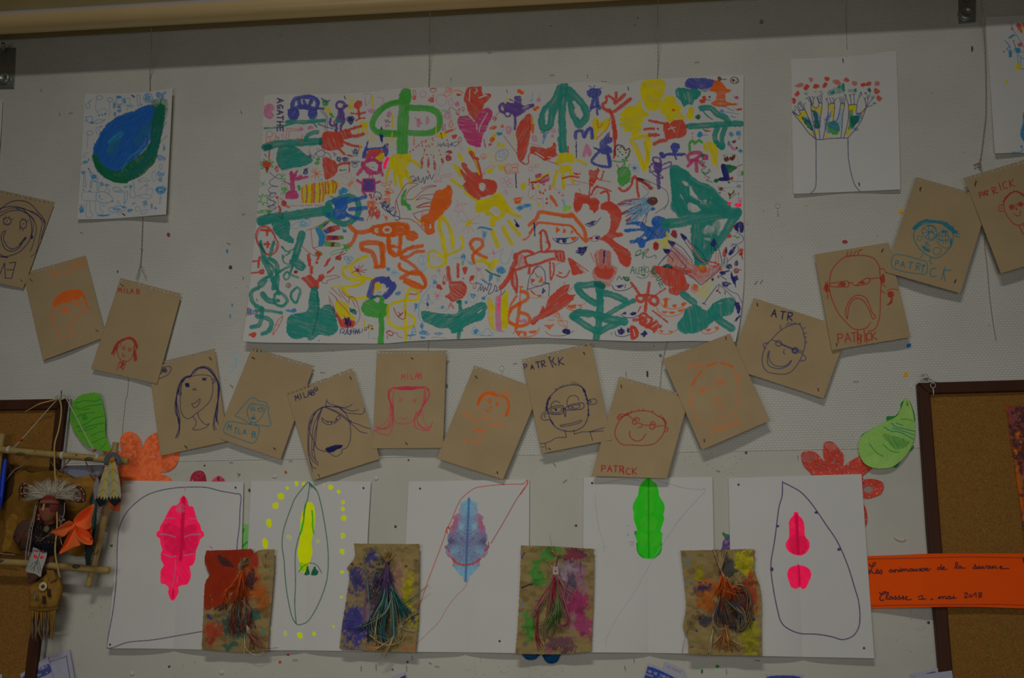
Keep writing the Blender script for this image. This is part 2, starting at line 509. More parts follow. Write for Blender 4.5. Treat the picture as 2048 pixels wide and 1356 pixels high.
# ------------------------------------------------------------------ the drawings on the big sheet
MURAL = '''
%480 140 .20645
f pi 48,69 57,65 65,69 66,77 61,81 65,88 58,95 50,91 47,84 47,76
s ma 5 48,76 47,88 58,94 65,88 60,82
t dp 12 360,278,58,90,56 AGATHE
B in 42 102,75 105,58 120,53 138,53 150,60 147,74 130,73 114,72
b in 40 114,58 118,70 132,70 138,60
b in 30 124,60 128,72
f in 92,80 96,74 106,72 114,78 115,88 110,96 100,98 94,92|132,80 138,74 148,76 150,86 146,94 138,96 132,90
b in 24 148,74 163,75
b te 40 91,101 106,100 124,101 144,99 162,98
b te 16 47,113 66,112 86,108 104,103|143,103 148,110
B pu 26 187,69 190,62 200,63 204,70 198,75 190,76
d white 20 192,68
b pu 30 201,70 209,70
b pu 44 194,77 193,88 189,97
b pu 40 197,79 199,88 196,98
b pu 26 176,94 174,104 180,109 186,104|200,90 202,98 197,106
b pu 30 187,106 186,118
b pu 28 195,107 195,116
f ye 209,67 220,69 220,75 210,78
f gr 160,60 170,58 172,64 167,70 160,69
b in 12 158,55 168,62 174,58
f ye 164,72 172,74 178,82 172,85 166,80
f gr 172,83 179,85 184,92 176,90
b te 18 185,98 197,98
b te 16 188,102 196,101
d re 22 182,101
s na 5 167,91 164,116|170,92 168,117
s na 6 151,105 164,110 181,114
s na 5 156,79 168,92|160,78 170,90
s na 4 151,106 152,104 166,108
s pen 6 202,50 204,56
s ye 9 209,52 212,58 214,65|216,51 216,65|220,52 218,65
f re 221,66 226,60 235,60 236,69 229,76 221,73
b re 22 229,75 230,84 232,94
b re 18 215,84 230,85 243,82
b re 14 225,98 232,94 242,93
z na 5 1055,470,28,26 1090,468,26,24 1072,505,24,30 1072,480,40,40
s pi 5 237,48 248,46 255,49 251,60 245,69 242,52 243,69|266,52 278,56 277,64 271,69
b ye 20 257,52 257,70
z pi 5 1275,398,50,24
z ma 4 1443,430,30,34
s na 6 281,96 283,102 286,96 288,102 292,100
s ye 8 296,88 296,111
z pi 5 1425,540,28,16
b gr 58 309,62 288,67 270,80 259,96 257,110 266,120 284,124 309,125
f na 274,109 277,124 275,143 270,125
f ye 232,103 239,99 246,103 248,112 238,112
b ye 16 234,109 228,122
b ye 18 238,111 238,122|244,110 247,124
b te 72 49,150 70,144 100,142 128,140 158,138
b dt 50 49,150 58,149
f te 74,152 90,147 108,149 124,161 141,172 138,180 120,187 104,189 88,194 77,191 71,176
b te 40 127,136 131,127 140,122 150,120
b re 8 121,126 118,149
f re 160,124 170,118 186,120 208,114 216,124 214,132 200,136 200,148 186,155 170,156 157,148
b re 28 208,118 222,112 234,109
b re 34 212,128 226,128 239,124
b re 26 196,136 206,142 220,147 234,149|193,154 202,163
b re 20 208,165 217,167
f dt 154,132 159,131 159,144 153,145
l re 5 116,115 91,113 89,134 109,134|116,118 96,117 94,131
s re 5 110,134 111,131 114,132 114,134 110,134
f pi 116,110 124,115 116,119|130,116 136,107 143,114 136,114
o re 5 285,620,32,30
l re 5 52,129 50,140 58,142 58,130|66,122 70,128 68,136 58,138
s re 5 70,129 76,131 74,136 68,136
s ma 4 70,132 74,132
d pi 20 83,125
s pi 5 81,126 84,133 86,128
b re 12 57,156 56,170
l gr 8 40,178 47,177 46,173 52,177 58,172 58,178 65,178 60,182 64,188 57,187 52,200 49,188 41,192 44,186 38,184 43,181 40,178
f re 44,180 51,176 60,180 58,188 49,189 44,186
f rd 49,189 55,189 52,198
z re 5 355,965,24,32
d re 16 70,187
s na 5 57,198 66,206 76,211 82,207 75,202 66,209 57,216 60,223 74,226 60,226 55,233 57,237 70,238 60,238 57,243 62,247 70,240 66,238 54,246 60,252 70,257 64,262 54,266 67,268
t gr 5 398,1005,44,90,46 ABCDE
L gr 4 96,218 98,230 88,240 84,238
z ma 4 355,940,10,8
f ma 96,198 102,195 104,201 112,192 112,198 108,207 106,211 99,212 96,206
b ma 34 104,212 118,207
b ma 24 112,212 131,207
b ma 44 101,212 102,226 102,234
b ma 14 85,216 98,222
f ma 88,242 96,234 108,234 114,242 112,249 100,250 89,250
z gr 4 430,1160,44,26
d gr 34 114,226 115,231
s na 5 122,202 132,189
z na 5 635,985,24,40
s or 6 148,201 147,189|148,201 156,195|148,201 158,203|148,201 153,209|148,201 145,211|148,201 138,208|148,201 138,196|148,201 141,191
d or 26 148,201
z na 4 680,830,22,18
s na 5 148,160 158,155 164,159 163,165 154,168 147,164 149,160
s na 4 149,151 151,157|154,152 155,156|159,153 159,156|164,154 162,158
s na 5 147,161 143,165 142,170 146,170|164,160 172,162 177,171
f gr 147,172 153,169 155,174 149,176|144,182 148,177 154,179 151,184
s gr 5 149,176 156,178
s pi 6 134,152 134,158 132,160 137,161 134,157
f re 160,170 170,170 184,177 190,189 188,198 181,206 172,211 166,212 162,200
b re 26 189,185 200,181 212,181
b re 12 212,180 212,197
s dg 7 195,195 206,193
d dg 18 195,194
s or 4 191,205 212,198
z na 5 955,865,28,34 1015,865,34,26
l na 5 181,160 186,163 183,167 181,160
s na 5 197,171 212,171
l na 5 209,176 212,179 209,181
z na 5 1120,790,24,34
s na 5 217,155 221,166 226,167 231,152|215,177 232,177 231,179 216,179|217,178 218,187 223,189 228,184 226,179
z na 4 1113,905,18,16
b in 30 239,169 242,158 247,154
b in 22 245,154 260,152 274,151 286,144
f in 239,158 248,136 248,146 245,158 244,171 240,170|276,151 285,142 288,158 283,170 279,164
f re 248,157 274,154 280,160 276,174 260,172 246,171
f ma 243,172 250,167 260,160 266,168 276,176 274,184 258,176 246,180
f ye 262,170 276,161 279,166 274,177 266,177
d ye 24 256,171
B ma 36 240,187 245,177 258,174 269,180 271,190 264,200
b ma 32 238,180 236,192 228,202
b ma 30 272,180 272,192 276,204
b ma 28 241,190 246,198 252,201 260,200
s ma 5 246,186 250,188|255,189 260,188|251,197 254,194 256,197
b ma 12 252,202 250,210|256,202 257,210
F pu 239,213 260,213 260,234 238,235
L ma 12 238,211 261,211 262,236 236,235
b ma 26 227,214 239,221
b ma 24 260,220 271,216
b ma 26 239,237 243,243|252,241 255,248
b hot 34 286,172 282,180 280,189
s ye 9 233,138 232,162
s ye 6 253,128 252,138 260,136 258,124
z py 5 1280,670,28,30
z py 5 1455,680,50,20
s ye 6 282,140 286,149 299,148 302,137
f ye 120,230 126,223 140,220 160,217 180,214 192,218 193,223 186,236 176,242 164,243 160,254 146,257 130,259 121,256 118,244
b ma 15 129,223 130,240 128,257
b or 15 140,221 140,238 139,257
b ma 15 144,220 144,238 143,257
b ma 12 154,219 155,238 154,256
b or 14 159,218 162,238 160,254|170,216 172,230 171,241
b ma 14 165,217 166,240
b or 13 178,214 181,222 180,238
b ma 14 182,215 187,222 184,238
b or 11 121,228 120,240 122,256
s or 4 158,222 190,219
s cr 4 166,238 174,237
s dg 7 174,245 181,247
f az 192,233 201,228 209,232 207,238 192,241
z or 4 1060,1110,20,26
d or 30 217,218
s porange 5 217,218 215,200|217,218 206,208 197,207|217,218 206,222 197,219|217,218 212,230 215,240|217,218 226,228 229,237|217,218 226,216 230,222|217,218 222,207
s or 6 275,217 282,220 293,215 292,221 276,224 275,217
s or 5 280,224 283,230 290,230 290,222
s or 6 280,236 288,230 298,237 288,239 280,242 290,245
d or 26 287,236
z or 5 1435,1190,34,28
s na 6 259,248 260,239 266,236 273,240 274,247 266,248
o or 6 1335,1260,48,36
z na 5 1320,1255,10,10 1355,1250,12,10
z or 5 1265,1300,40,50 1430,1260,40,26 1300,1335,40,20
l gr 7 36,243 43,247 43,240 48,245 52,242 52,248 58,249 52,252 54,260 48,256 44,262 43,255 35,256 41,251 36,243
s gr 4 32,228 42,224|38,214 43,218|48,216 45,224 52,222
l gr 5 40,220 46,218 43,224 40,220
s re 5 73,248 75,264
d re 30 72,247
d re 26 75,265
l re 6 77,249 82,250 80,262 96,267 96,264 89,262 90,256 84,254 82,260
o re 5 428,1300,16,16
l re 5 97,263 112,263|115,263 124,263|127,262 140,262|145,262 161,263
s az 5 153,214 160,212
%760 140 .20645
b gr 105 50,45 46,80 44,120 43,162
f gr 37,47 47,42 59,38 60,60 48,66 39,64
b gr 60 54,73 80,74 100,76 112,84 116,96 114,110 102,120 80,123 58,122
b gr 34 5,73 20,64 40,60
b gr 50 4,120 20,121 36,122
v gr 118,76 130,78 132,84 120,80
s ye 14 24,88 24,111
s ye 10 24,121 23,128
z pi 5 460,490,26,46
s ma 7 69,92 72,98 76,94 78,102 82,104
f pi 69,94 76,98 78,108 75,112 73,102
z pi 5 370,520,24,40
z re 5 330,270,20,24
l or 6 64,39 69,40 70,53 66,55 64,39
s pi 5 77,49 83,40 89,45 88,51 83,52 81,54 77,49
o cr 5 515,195,28,20
l cr 6 97,36 103,36 109,36
z re 6 500,290,34,28
l re 6 102,48 104,49 103,56
L or 5 128,34 129,43 140,43 139,35 136,42 136,34 132,41 132,34
s or 5 128,40 124,48 130,51 140,45
z re 6 765,240,30,14
s or 6 143,41 150,39 160,43 159,46
s ye 7 148,36 154,38
S pi 5 120,48 111,50 109,60 115,68 124,69 129,60 127,52
s pi 4 120,49 122,45
s pi 5 138,54 132,64 136,69 142,65 138,54
f pi 144,67 150,60 155,67 149,71
s cr 5 135,84 134,74 140,73 149,80 154,74 153,86
b re 16 148,83 152,87
o cr 5 803,378,14,16
s cr 4 161,78 162,82
z pi 4 655,440,44,40
L or 6 133,106 138,96 142,106 138,112 134,109
s or 4 134,103 140,103|134,107 141,108
b pi 20 121,106 122,117
b pi 14 126,106 126,116
b ye 12 109,109 108,128
f ye 111,125 120,121 128,120 129,128 118,133 111,130
b re 12 118,122 120,132
b or 22 128,121 140,116
l re 5 130,118 140,118 148,112
d re 18 58,159 64,155 70,149 75,146 82,139 89,137 82,147 90,148 102,132 101,144 96,149 91,164 83,170 81,179 79,189 94,188 105,181 104,170 119,173 121,178 106,192 94,198 115,156 117,164
d ye 18 98,136 96,142 86,164 94,156 104,148 115,164 103,158 104,167
d or 18 88,140 94,146 103,136 86,156 94,182 104,166 120,174
d ma 15 81,143 86,153 99,164 105,176 92,195
s pi 4 57,160 70,148 84,138 100,132 112,128
s cr 4 80,192 84,166 88,154
z cr 4 470,900,16,60 530,920,14,50 405,900,14,60 605,880,18,40
b or 10 66,130 66,146
f re 138,128 149,124 147,132 140,133
d ma 16 130,136
s dp 5 110,148 118,143 118,149 124,140 124,148 132,141 132,150 140,140 138,148 144,140 153,141 144,149
s dp 4 112,140 116,148 122,143 128,148 136,144 148,148
o cr 6 773,675,14,26
S pi 4 153,142 158,147 160,155 157,156 153,149
s cr 6 126,160 134,156 140,160 128,166 138,170 138,174 130,176 128,170 136,171
z cr 6 665,850,32,30 670,795,30,16
f ye 22,166 40,163 58,163 61,172 57,182 50,186 54,200 48,210 36,208 30,200 20,190 18,178
b ye 34 57,174 68,178 77,187
b ye 30 18,191 13,206 12,215
b ye 34 29,200 30,212 30,222
b ye 40 40,206 41,218 43,228
b ye 38 51,196 57,212 60,219
s dp 6 57,209 64,205 69,212 62,216 69,215 74,206 75,215 80,218 84,208 86,220 90,206 93,212 96,202 100,212 105,202
s dp 4 60,208 70,216 76,210 80,216
L pi 5 109,191 114,206 138,201 136,206 116,209 119,217 112,214 106,218 110,208 106,194
l pi 5 116,185 115,202
s pi 4 104,216 118,216
s cr 6 30,271 30,256 38,240 50,222 60,219 74,221 62,228 54,236 49,249 64,250 80,236 94,228 109,225 96,224 80,230|70,252 80,244 96,241 105,242 102,252 86,248 71,252|70,266 86,258 112,253 120,254
s cr 5 72,267 90,264 112,264 124,266
f gr 41,246 48,232 52,231 48,244 46,256 57,260 60,271 54,271 51,264 41,262
s ye 6 67,244 67,260
f or 103,246 109,234 124,230 133,222 138,228 141,238 138,252 132,258 128,266 120,271 99,271 100,258
f re 167,38 174,33 186,32 197,31 198,45 208,46 216,47 212,56 202,66 198,78 192,88 188,98 179,94 170,80 167,66 162,58
l pa 9 174,38 173,60|186,36 189,40 183,45
l pa 12 192,54 206,49 200,47
f ma 150,98 154,90 166,88 176,93 182,100 187,95 192,84 200,76 209,73 217,80 217,92 210,104 206,116 200,124 198,132 194,149 184,148 170,142 160,122 152,110
l pa 10 187,104 188,116
l pa 8 208,84 200,98 194,108 192,120
b ma 12 201,134 204,150
s pi 4 189,148 186,160
b pu 30 233,79 232,70 238,66 243,76 239,82 233,79
f pu 240,74 246,62 258,64 260,52 270,50 275,56 274,64 280,69 296,65 298,71 284,78 277,84 266,90 262,92 253,84 242,80
B pu 16 241,84 245,90 252,89 252,82 244,80
b pu 26 261,88 262,100 261,114
b pu 14 250,56 258,60
s ye 12 243,64 245,57 250,55
l pa 8 260,57 258,64
l pa 6 276,74 288,70
d or 44 270,41 275,44
d or 40 300,76 305,73
z cr 4 1110,470,26,22
s cr 5 221,100 225,96 226,86 236,80
s sk 5 296,45 295,58
z sk 4 1465,295,18,12
f re 277,94 286,85 294,87 296,104 292,120 288,144 284,160 278,174 270,176 265,160 266,140 263,124 268,106
b ye 9 293,88 295,112
b or 22 297,106 296,121
s ye 7 262,120 259,130 261,146
z or 6 1185,545,20,20
s pi 5 240,114 236,120
f or 212,114 216,109 226,107 226,112 220,116
z pi 5 1245,580,34,48
F az 225,122 231,120 238,123 233,127 227,126
f ye 216,130 222,123 226,125 222,133
f or 212,136 217,130 223,133 220,139 214,141
f ma 209,147 213,142 218,142 214,147
f ye 225,147 230,139 234,141 232,148 227,150
z ye 9 1188,735,20,24
s ye 6 210,156 212,174 216,182 230,183 244,176 248,164 246,156|217,154 216,164 221,170
l ye 5 211,172 226,170 224,162
S lav 5 224,172 226,160 236,154 246,155 248,164 240,174 230,177
s sk 6 236,166 241,160 243,166 236,170 230,166 232,158 240,157
s cr 5 239,127 252,144 264,160 270,176 280,183 287,180 288,168 292,158
o or 5 1003,838,28,26
z or 4 1003,845,16,12
f ye 170,151 176,153 185,160 184,169 178,170 172,160|150,160 156,163 161,172 160,178 153,172
f re 158,179 166,181 172,192 181,198 186,198 192,200 198,210 212,212 224,216 227,228 222,240 210,243 196,248 190,253 178,246 166,236 160,222 168,216 167,202 158,186
b re 40 176,160 184,172 190,186 195,206
b re 34 154,192 162,202 168,214
b ye 14 181,166 187,184 192,202
b ye 30 144,184 150,194 156,206|138,211 148,220 160,228
b ye 24 164,236 176,246 188,253
b re 24 177,164 181,170 190,172
b ye 16 148,186 156,192
f pa 192,220 197,218 204,222 203,232 197,235 192,226
s pi 5 200,200 204,192 216,186 222,187 218,192
f ye 206,200 208,194 217,190 220,194 214,201
d pi 20 202,200
f ye 229,184 238,183 240,192 235,197 229,190
o or 6 1245,950,38,40
l or 6 257,183 268,182 268,187 257,189 267,190 267,195 257,197
s or 6 240,188 242,195 246,202 252,200 258,200 270,198
o or 4 1245,950,20,20
o pi 4 1455,955,18,18 1490,935,22,14 1520,930,18,18
s pi 4 288,194 300,197
d ye 18 298,188 305,185
b na 12 263,201 264,228
f ye 272,226 277,218 283,220 282,230 274,233
s ye 4 269,218 283,232
o pi 4 1185,1070,26,20 1225,1055,24,24 1262,1075,22,20 1262,1115,22,22 1205,1115,26,22 1215,1185,22,16 1240,1090,20,20
s pi 4 243,227 244,240
z or 6 1335,1260,40,38
l or 7 258,250 265,248 277,247
s az 5 263,268 272,264 280,260 290,260 286,266 274,266
z az 5 1360,1330,36,18 1430,1310,26,12
f ye 189,260 202,250 216,245 224,237 236,240 243,252 252,266 255,271 188,271
f pa 217,268 224,264 232,271 216,271
s pi 4 148,260 154,270|156,258 166,260
%1040 140 .206513
b te 74 86,30 83,60 81,90 82,112 84,158
b te 70 77,36 66,60 50,76 42,96 45,112 58,108 62,86 71,66 77,50|94,38 108,52 122,68 129,86 124,98 114,106 108,96 102,84 98,60 91,48
b te 30 75,132 78,156
f pa 48,94 51,80 55,74 54,86 49,98|104,80 112,70 117,78 120,88 115,94|101,60 106,62 114,74 118,86 114,84 106,72
s te 4 73,27 80,29
d pi 44 36,58
s pi 5 38,45 37,54
s sk 5 24,45 24,58
f in 129,44 132,38 142,35 154,37 158,43 154,51 144,54 133,52
l in 7 138,33 133,31|141,36 145,30|150,37 158,35
b in 34 143,54 140,66 138,74
b in 40 149,56 150,68 154,73
b in 28 138,74 152,69
b in 22 149,76 150,86
b in 14 137,74 136,80
b re 34 160,66 162,74 170,79 177,82
b re 36 174,78 180,94 182,110 184,128
f re 177,100 183,96 189,120 189,132 185,138 181,134 179,118
b re 24 183,128 184,148 182,170
b re 28 167,52 168,60 164,64
b re 26 171,50 178,54 184,60
b re 30 186,44 186,54
b re 36 184,64 192,58 202,48|183,80 198,69 214,56
s pen 7 209,33 210,38
f ye 140,100 146,90 150,96 156,102 170,92 174,98 170,112 160,120 149,132 143,136 142,120
b or 8 174,94 170,112 158,124 148,134
b or 10 150,98 152,112 160,104
f pa 149,122 160,114 156,122 149,129
b in 34 108,132 109,120 120,118 124,130 130,118 138,114 140,132
b na 10 109,138 109,170
f pi 128,142 133,148 138,154 138,166 133,168 129,160 127,167 120,168 122,158
f in 140,148 154,152 154,140 162,132 170,122 174,120 173,130 179,130 178,140 169,144 178,152 179,160 172,162 162,164 152,158
B in 28 152,160 140,179 174,187 168,156
b in 28 168,152 173,186
s re 6 172,120 174,140
b re 16 93,149 93,168
f ye 76,162 90,160 104,164 106,174 102,182 96,180 88,178 80,182 74,186 66,182 70,174
b ye 26 110,174 120,178 128,184
f ye 77,186 88,184 98,186 100,194 86,200 77,200
b ye 34 72,196 67,212 64,226
b ye 36 84,204 84,228
b ye 34 98,194 103,220
f re 22,149 36,149 48,152 60,149 66,140 70,144 70,160 74,164 64,170 48,176 36,168 20,160
l pa 10 30,160 46,170
l pa 7 54,168 62,170
s re 10 1,176 12,183 17,178 16,168 22,158
s re 4 20,143 40,147
s cr 6 54,176 72,182
s re 16 82,210 98,206 114,208
f re 103,198 112,200 119,199 118,202 108,204
s pi 6 88,223 116,221
l re 5 104,214 131,220
d az 34 222,190
l az 4 215,183 230,198|222,180 222,199|230,184 215,197|213,189 232,190
s az 6 41,120 46,122 44,143 50,128 52,122
z az 5 238,640,20,30
s bk 5 40,121 47,122|47,118 48,123|57,120 50,123
z pi 5 138,665,34,38
z pi 4 325,590,28,34
f pi 60,126 66,126 66,131 61,131
b br 14 185,166 184,152 190,145 200,149 204,156 212,152 211,164 204,172
d dg 18 195,150 190,154 194,159 205,160 190,167 198,164 206,170 199,174
b gr 14 181,176 192,178 206,176 209,174
b gr 10 212,154 209,166 202,176
f gr 189,192 200,187 210,190 215,200 212,216 204,222 199,227 192,222 189,212
l br 6 187,183 193,193
l gr 10 202,176 204,190
l br 6 202,180 198,188
l gr 8 212,183 209,192
b re 24 192,229 200,235 210,230 217,220 218,210 222,206 226,212 227,230 230,246
f ye 22,216 36,208 50,200 60,192 54,202 40,210 28,218
f ma 30,204 36,200 43,202 38,208 30,210
b rd 18 22,218 36,216 46,208 54,204
f ma 36,218 48,212 58,210 56,215 44,220
b or 12 34,214 56,208|18,209 18,223
d re 32 25,229
d re 26 24,223 39,237 52,250 52,258
d ye 40 36,225 38,261
d ma 22 46,222
d pi 26 58,225
d or 24 49,233 45,239 58,230
s cr 3 21,224 16,240 19,250 26,251
d ma 14 21,248 25,245
b ye 14 21,250 28,251
l re 4 34,233 45,241|40,230 38,243
s pi 4 30,230 32,250 35,260|44,246 46,268|58,240 60,268
b or 30 60,246 66,254 71,262
s or 4 59,242 60,248
b ma 8 35,249 42,250
s pi 5 66,228 84,240 82,245
d ma 18 76,238
b or 10 80,243 85,243
s az 5 80,252 84,251 88,264
b li 14 83,266 90,264 99,266
f re 134,194 144,195 151,189 154,192 151,204 147,216 140,226 133,224 134,210
b re 14 149,208 156,213 162,196
l re 6 152,212 176,217
f re 106,239 120,240 132,243 136,251 140,247 151,250 152,258 151,271 136,271 134,262 124,258 116,264 114,271 106,271
b re 16 136,224 134,240 135,250
b re 22 138,242 144,230 150,225
b re 16 149,226 164,230 176,235
b re 24 156,239 166,235 171,240 172,254
l re 6 114,230 117,235
l re 5 152,232 144,244
f re 156,262 164,256 176,257 186,262 192,271 160,271
s rd 9 226,209 240,216 252,232
s pen 5 226,208 238,212 252,219
v az 190,258 210,252 240,248 252,246 252,258 220,262 192,264
s rd 10 190,260 202,254 216,254
b rd 14 192,261 204,258
s rd 5 202,252 226,249 230,250
f ye 190,104 200,100 190,96 198,90 192,86 200,80 208,70 220,70 228,66 230,57 234,58 235,68 240,78 252,88 242,92 238,100 234,108 237,114 228,122 226,130 218,128 212,120 198,120 202,114 196,108
%1260 140 .206513
f ye 20,34 27,19 40,17 60,18 70,26 69,34 65,48 60,60 58,72 50,79 34,77 28,68 22,52|62,62 70,52 84,51 90,58 91,66 99,70 98,80 100,86 106,90 106,96 96,98 88,92 86,98 76,101 69,96 70,88 60,84 58,74
f or 81,76 86,74 88,78 85,81 81,80
f ye 111,80 115,72 122,71 124,80 122,94 114,96 109,92
B ye 46 4,134 30,128 36,136 34,170 28,188 20,172 12,152
b ye 40 30,140 35,170 30,192
f in 107,24 112,17 130,15 148,16 163,20 162,28 154,35 136,37 120,36 108,33
v in 136,36 152,30 156,38 144,43
f te 88,40 94,34 112,36 130,37 138,44 132,54 124,60 120,68 112,66 104,71 98,60 90,52
l pa 4 92,42 94,50|112,42 117,60|104,44 108,58
f or 154,40 160,30 164,21 172,20 180,26 188,36 196,38 194,43 185,45 186,60 200,64 210,65 206,69 192,69 172,72 158,67 157,63 166,58 166,44
f br 169,15 172,12 177,15 177,20 172,21
l bk 6 176,18 187,18
o br 7 1010,100,38,32
d br 32 200,20
o br 5 1040,108,14,18
f re 134,58 140,56 140,50 145,50 147,56 144,65 136,63
l bk 5 145,58 156,58
d br 20 154,52
z ma 9 1030,268,24,14
l pi 5 200,50 206,53
s te 5 202,20 202,20
b te 56 138,74 156,74 170,86 184,92 192,102
s te 9 138,74 148,88 160,96
s te 6 140,78 156,94
f dt 96,109 110,105 111,114 96,114
b te 58 116,109 140,108 170,106 200,104 215,104
b te 50 169,112 164,130 170,144 179,150 178,130 184,112
b te 44 166,140 178,149
f dg 126,92 132,86 138,90 136,95 129,95
f re 65,104 72,100 78,103 84,98 100,96 106,102 110,112 108,126 98,131 84,133 72,134 66,124
l pa 9 74,115 79,112 84,115 87,120
l pa 7 80,109 84,112 88,111
b re 26 38,98 46,100 54,101|56,102 65,103|29,115 38,114 46,114
d re 26 54,114
b re 40 38,126 50,126
d re 26 56,126
b re 36 47,143 58,138 70,136
d re 16 121,123 121,130
F az 130,124 135,119 140,122 140,129 134,131 130,129
l in 5 140,126 151,126
l gr 8 141,115 148,117
b re 14 148,118 156,118
s dg 7 142,114 147,120
b gr 26 116,158 116,142 122,137 125,143 130,138 134,136 139,140
f ye 142,146 150,139 160,140 168,149 171,160 169,180 164,184 158,178 156,162 146,158
b ye 10 169,180 170,193
f in 78,148 82,142 92,141 97,147 94,156 90,160 88,166 93,174 88,174 86,166 80,154|57,160 64,159 66,162 80,160 90,161 108,161 109,165 94,167 74,166 66,171 59,170
B pu 18 48,180 44,172 50,169 58,172 60,180 56,186
b pu 18 38,188 46,180 60,182
f pu 46,182 60,180 62,192 58,200 48,196
b pu 14 62,184 78,178 80,184 70,190 60,193
b pu 36 55,196 55,212 56,228
b pu 12 39,190 38,198 46,196 64,208 62,210 48,204 42,198
s pen 6 79,191 82,187
B ma 34 112,170 114,164 128,160 138,162 128,172 116,176
b ma 30 122,176 112,186
b ma 34 128,176 129,196
b ma 26 132,176 142,186 138,180 130,174
f ma 140,166 148,163 152,170 148,175 140,174
z dg 6 705,825,24,16
s dg 6 138,168 142,172 138,176 145,179 140,184 148,188 138,194 148,200 154,192 156,196 146,202 140,198 148,206 154,208 148,214 154,215 160,218
s dg 5 138,162 144,164
d hot 16 145,208
s az 5 174,78 180,77 181,82 176,83 174,80 196,83 211,85
z az 5 888,395,18,14
s in 5 176,70 188,72 192,76 202,79
s re 12 207,77 216,75
f re 206,78 212,74 217,75 215,78
s gr 5 203,74 207,76
s az 6 195,90 205,92
f az 195,89 200,90 197,92
z az 7 978,625,26,28
z az 6 1050,615,30,32
s az 5 210,128 214,130
s dg 5 209,131 213,134
f az 189,138 193,138 194,147 189,147
f br 196,138 206,136 205,140 198,142
f pi 193,148 197,142 200,150 208,152 202,156 196,153
d br 26 207,151
f az 209,157 214,153 219,158 215,161
s sk 4 176,166 190,163 204,164 210,176 212,190 210,208 207,220
f br 181,170 186,170 188,166 191,170 191,176 185,178|192,172 195,167 198,168 204,164 203,172 197,176
l br 7 185,171 182,165|197,170 200,164
F na 176,184 186,184 191,198 192,208 186,210 181,208|172,209 192,207 193,214 174,215
f dg 186,184 196,185 208,188 198,197 190,200
l rd 6 207,187 218,183
f rd 193,208 200,207 199,213 193,213
f dg 162,214 167,210 172,214 170,218 164,218
d dg 24 192,218
s dg 4 195,216 219,216
f gr 214,198 219,195 220,204 215,205
o pi 5 1060,1000,20,24
z br 6 880,1150,22,28
l br 5 170,226 184,235|184,228 171,233
d br 18 174,238
l sk 4 186,227 206,227
z lav 5 1055,1125,26,18
f br 189,238 197,239 201,231 202,238 196,243 193,250 191,242
s bk 5 192,250 206,239
d br 12 210,239 210,242
l pi 6 209,248 216,248 216,254 210,255 209,248
f hot 189,255 197,259 192,262|202,260 210,263 216,258 215,264 204,264
B te 70 84,192 100,198 128,220 152,230 172,250 184,271 94,271 88,250 86,220
f te 80,192 112,196 116,220 112,271 90,271 80,236 79,210|112,210 130,220 164,236 186,268 174,270 152,252 136,252 120,230
v te 120,250 140,250 164,268 144,271 120,271
f pa 101,216 108,216 114,224 108,224
l pa 8 98,242 108,260 110,268
s pen 5 0,218 12,209 28,212 46,220 62,228 72,237 74,256 66,271
b rd 30 16,212 30,220 42,229
b bk 12 16,211 26,214
V az 60 0,1250 100,1100 220,1100 310,1150 360,1200 365,1290 250,1356 0,1356
f br 34,252 40,246 50,247 54,254 50,261 40,262 35,258
s rd 6 0,252 16,250 17,251
s pen 4 24,224 36,236 24,248 12,251
s pen 5 0,268 20,260
f bl 40,268 48,266 49,271 39,271
%470 400 .2213
b te 88 48,38 64,33 90,30 120,26 140,23 160,20
b te 62 48,40 84,33
B te 52 167,12 174,4 200,-6 218,-2 224,12 220,30 202,43 186,40 172,30
f te 160,12 170,6 180,20 180,32 166,32 158,24
f bl 174,0 186,-4 206,-6 202,2 204,12 200,20 206,26 192,36 180,32 176,24 180,12
b bl 34 202,4 216,0 226,-3 236,-6
b bl 36 208,17 222,16 237,14
b bl 34 204,28 218,33 230,35
f te 68,38 96,37 100,50 98,62 106,70 104,78 86,72 74,62 68,50
f bl 168,22 174,26 170,32 164,26
S re 9 44,50 56,47 68,56 74,70 79,80 74,94 62,100 50,94 42,80 37,64
S re 6 47,52 58,50 70,62 72,78 77,84 70,96 56,96 46,84 40,68
S cr 5 42,54 52,48 66,58 76,76 72,90 60,98 48,90 39,74
b re 26 51,54 58,55
b re 20 47,54 62,56
b re 24 58,55 58,63|54,80 62,80
b re 22 59,76 59,85
b re 20 33,111 44,110|44,103 42,121
s re 14 30,132 42,131
f re 42,128 52,124 54,130 50,134 43,133|24,243 38,239 37,248 32,249
b te 34 46,76 50,96 58,112
b dt 20 45,80 54,94
b te 30 70,76 66,90 64,100
b te 44 50,104 58,120 66,138 74,158
b te 38 62,106 74,114 77,128 72,144 69,160
b te 30 58,112 70,124 64,136 58,140|74,128 78,140 76,160|58,140 48,146 43,152 48,156 56,146
b te 66 121,62 117,76 113,88 109,102
b te 46 109,102 106,112 116,116 124,120
B te 24 100,112 112,108 122,114 124,124 118,126
b te 22 78,132 90,124 104,118
b te 20 104,120 100,134 114,140
B te 18 88,136 96,130 98,140 91,144
d rd 34 110,130
d br 18 109,130
b te 16 84,84 94,93 108,88
b te 14 86,100 88,112 98,116 108,108
b te 12 100,94 92,100 86,104
b te 36 43,158 30,166 30,180 38,191 50,196
b te 50 50,170 58,180 70,184
B te 28 72,172 80,167 90,174 94,184 84,192 72,186
b te 30 76,160 80,170
d te 40 78,182
B te 24 102,168 112,158 118,164 115,176 110,186 102,178
b te 26 38,200 60,200 84,204
b te 38 49,196 48,212 43,226 30,230
b te 40 40,210 58,214 66,222 62,236 50,242
S br 6 96,150 101,154 97,159 92,155
z rd 4 482,772,14,14
l cr 6 21,209 23,195 41,204 23,208
f sk 23,197 38,203 24,206
l na 6 23,196 24,206|27,197 28,205
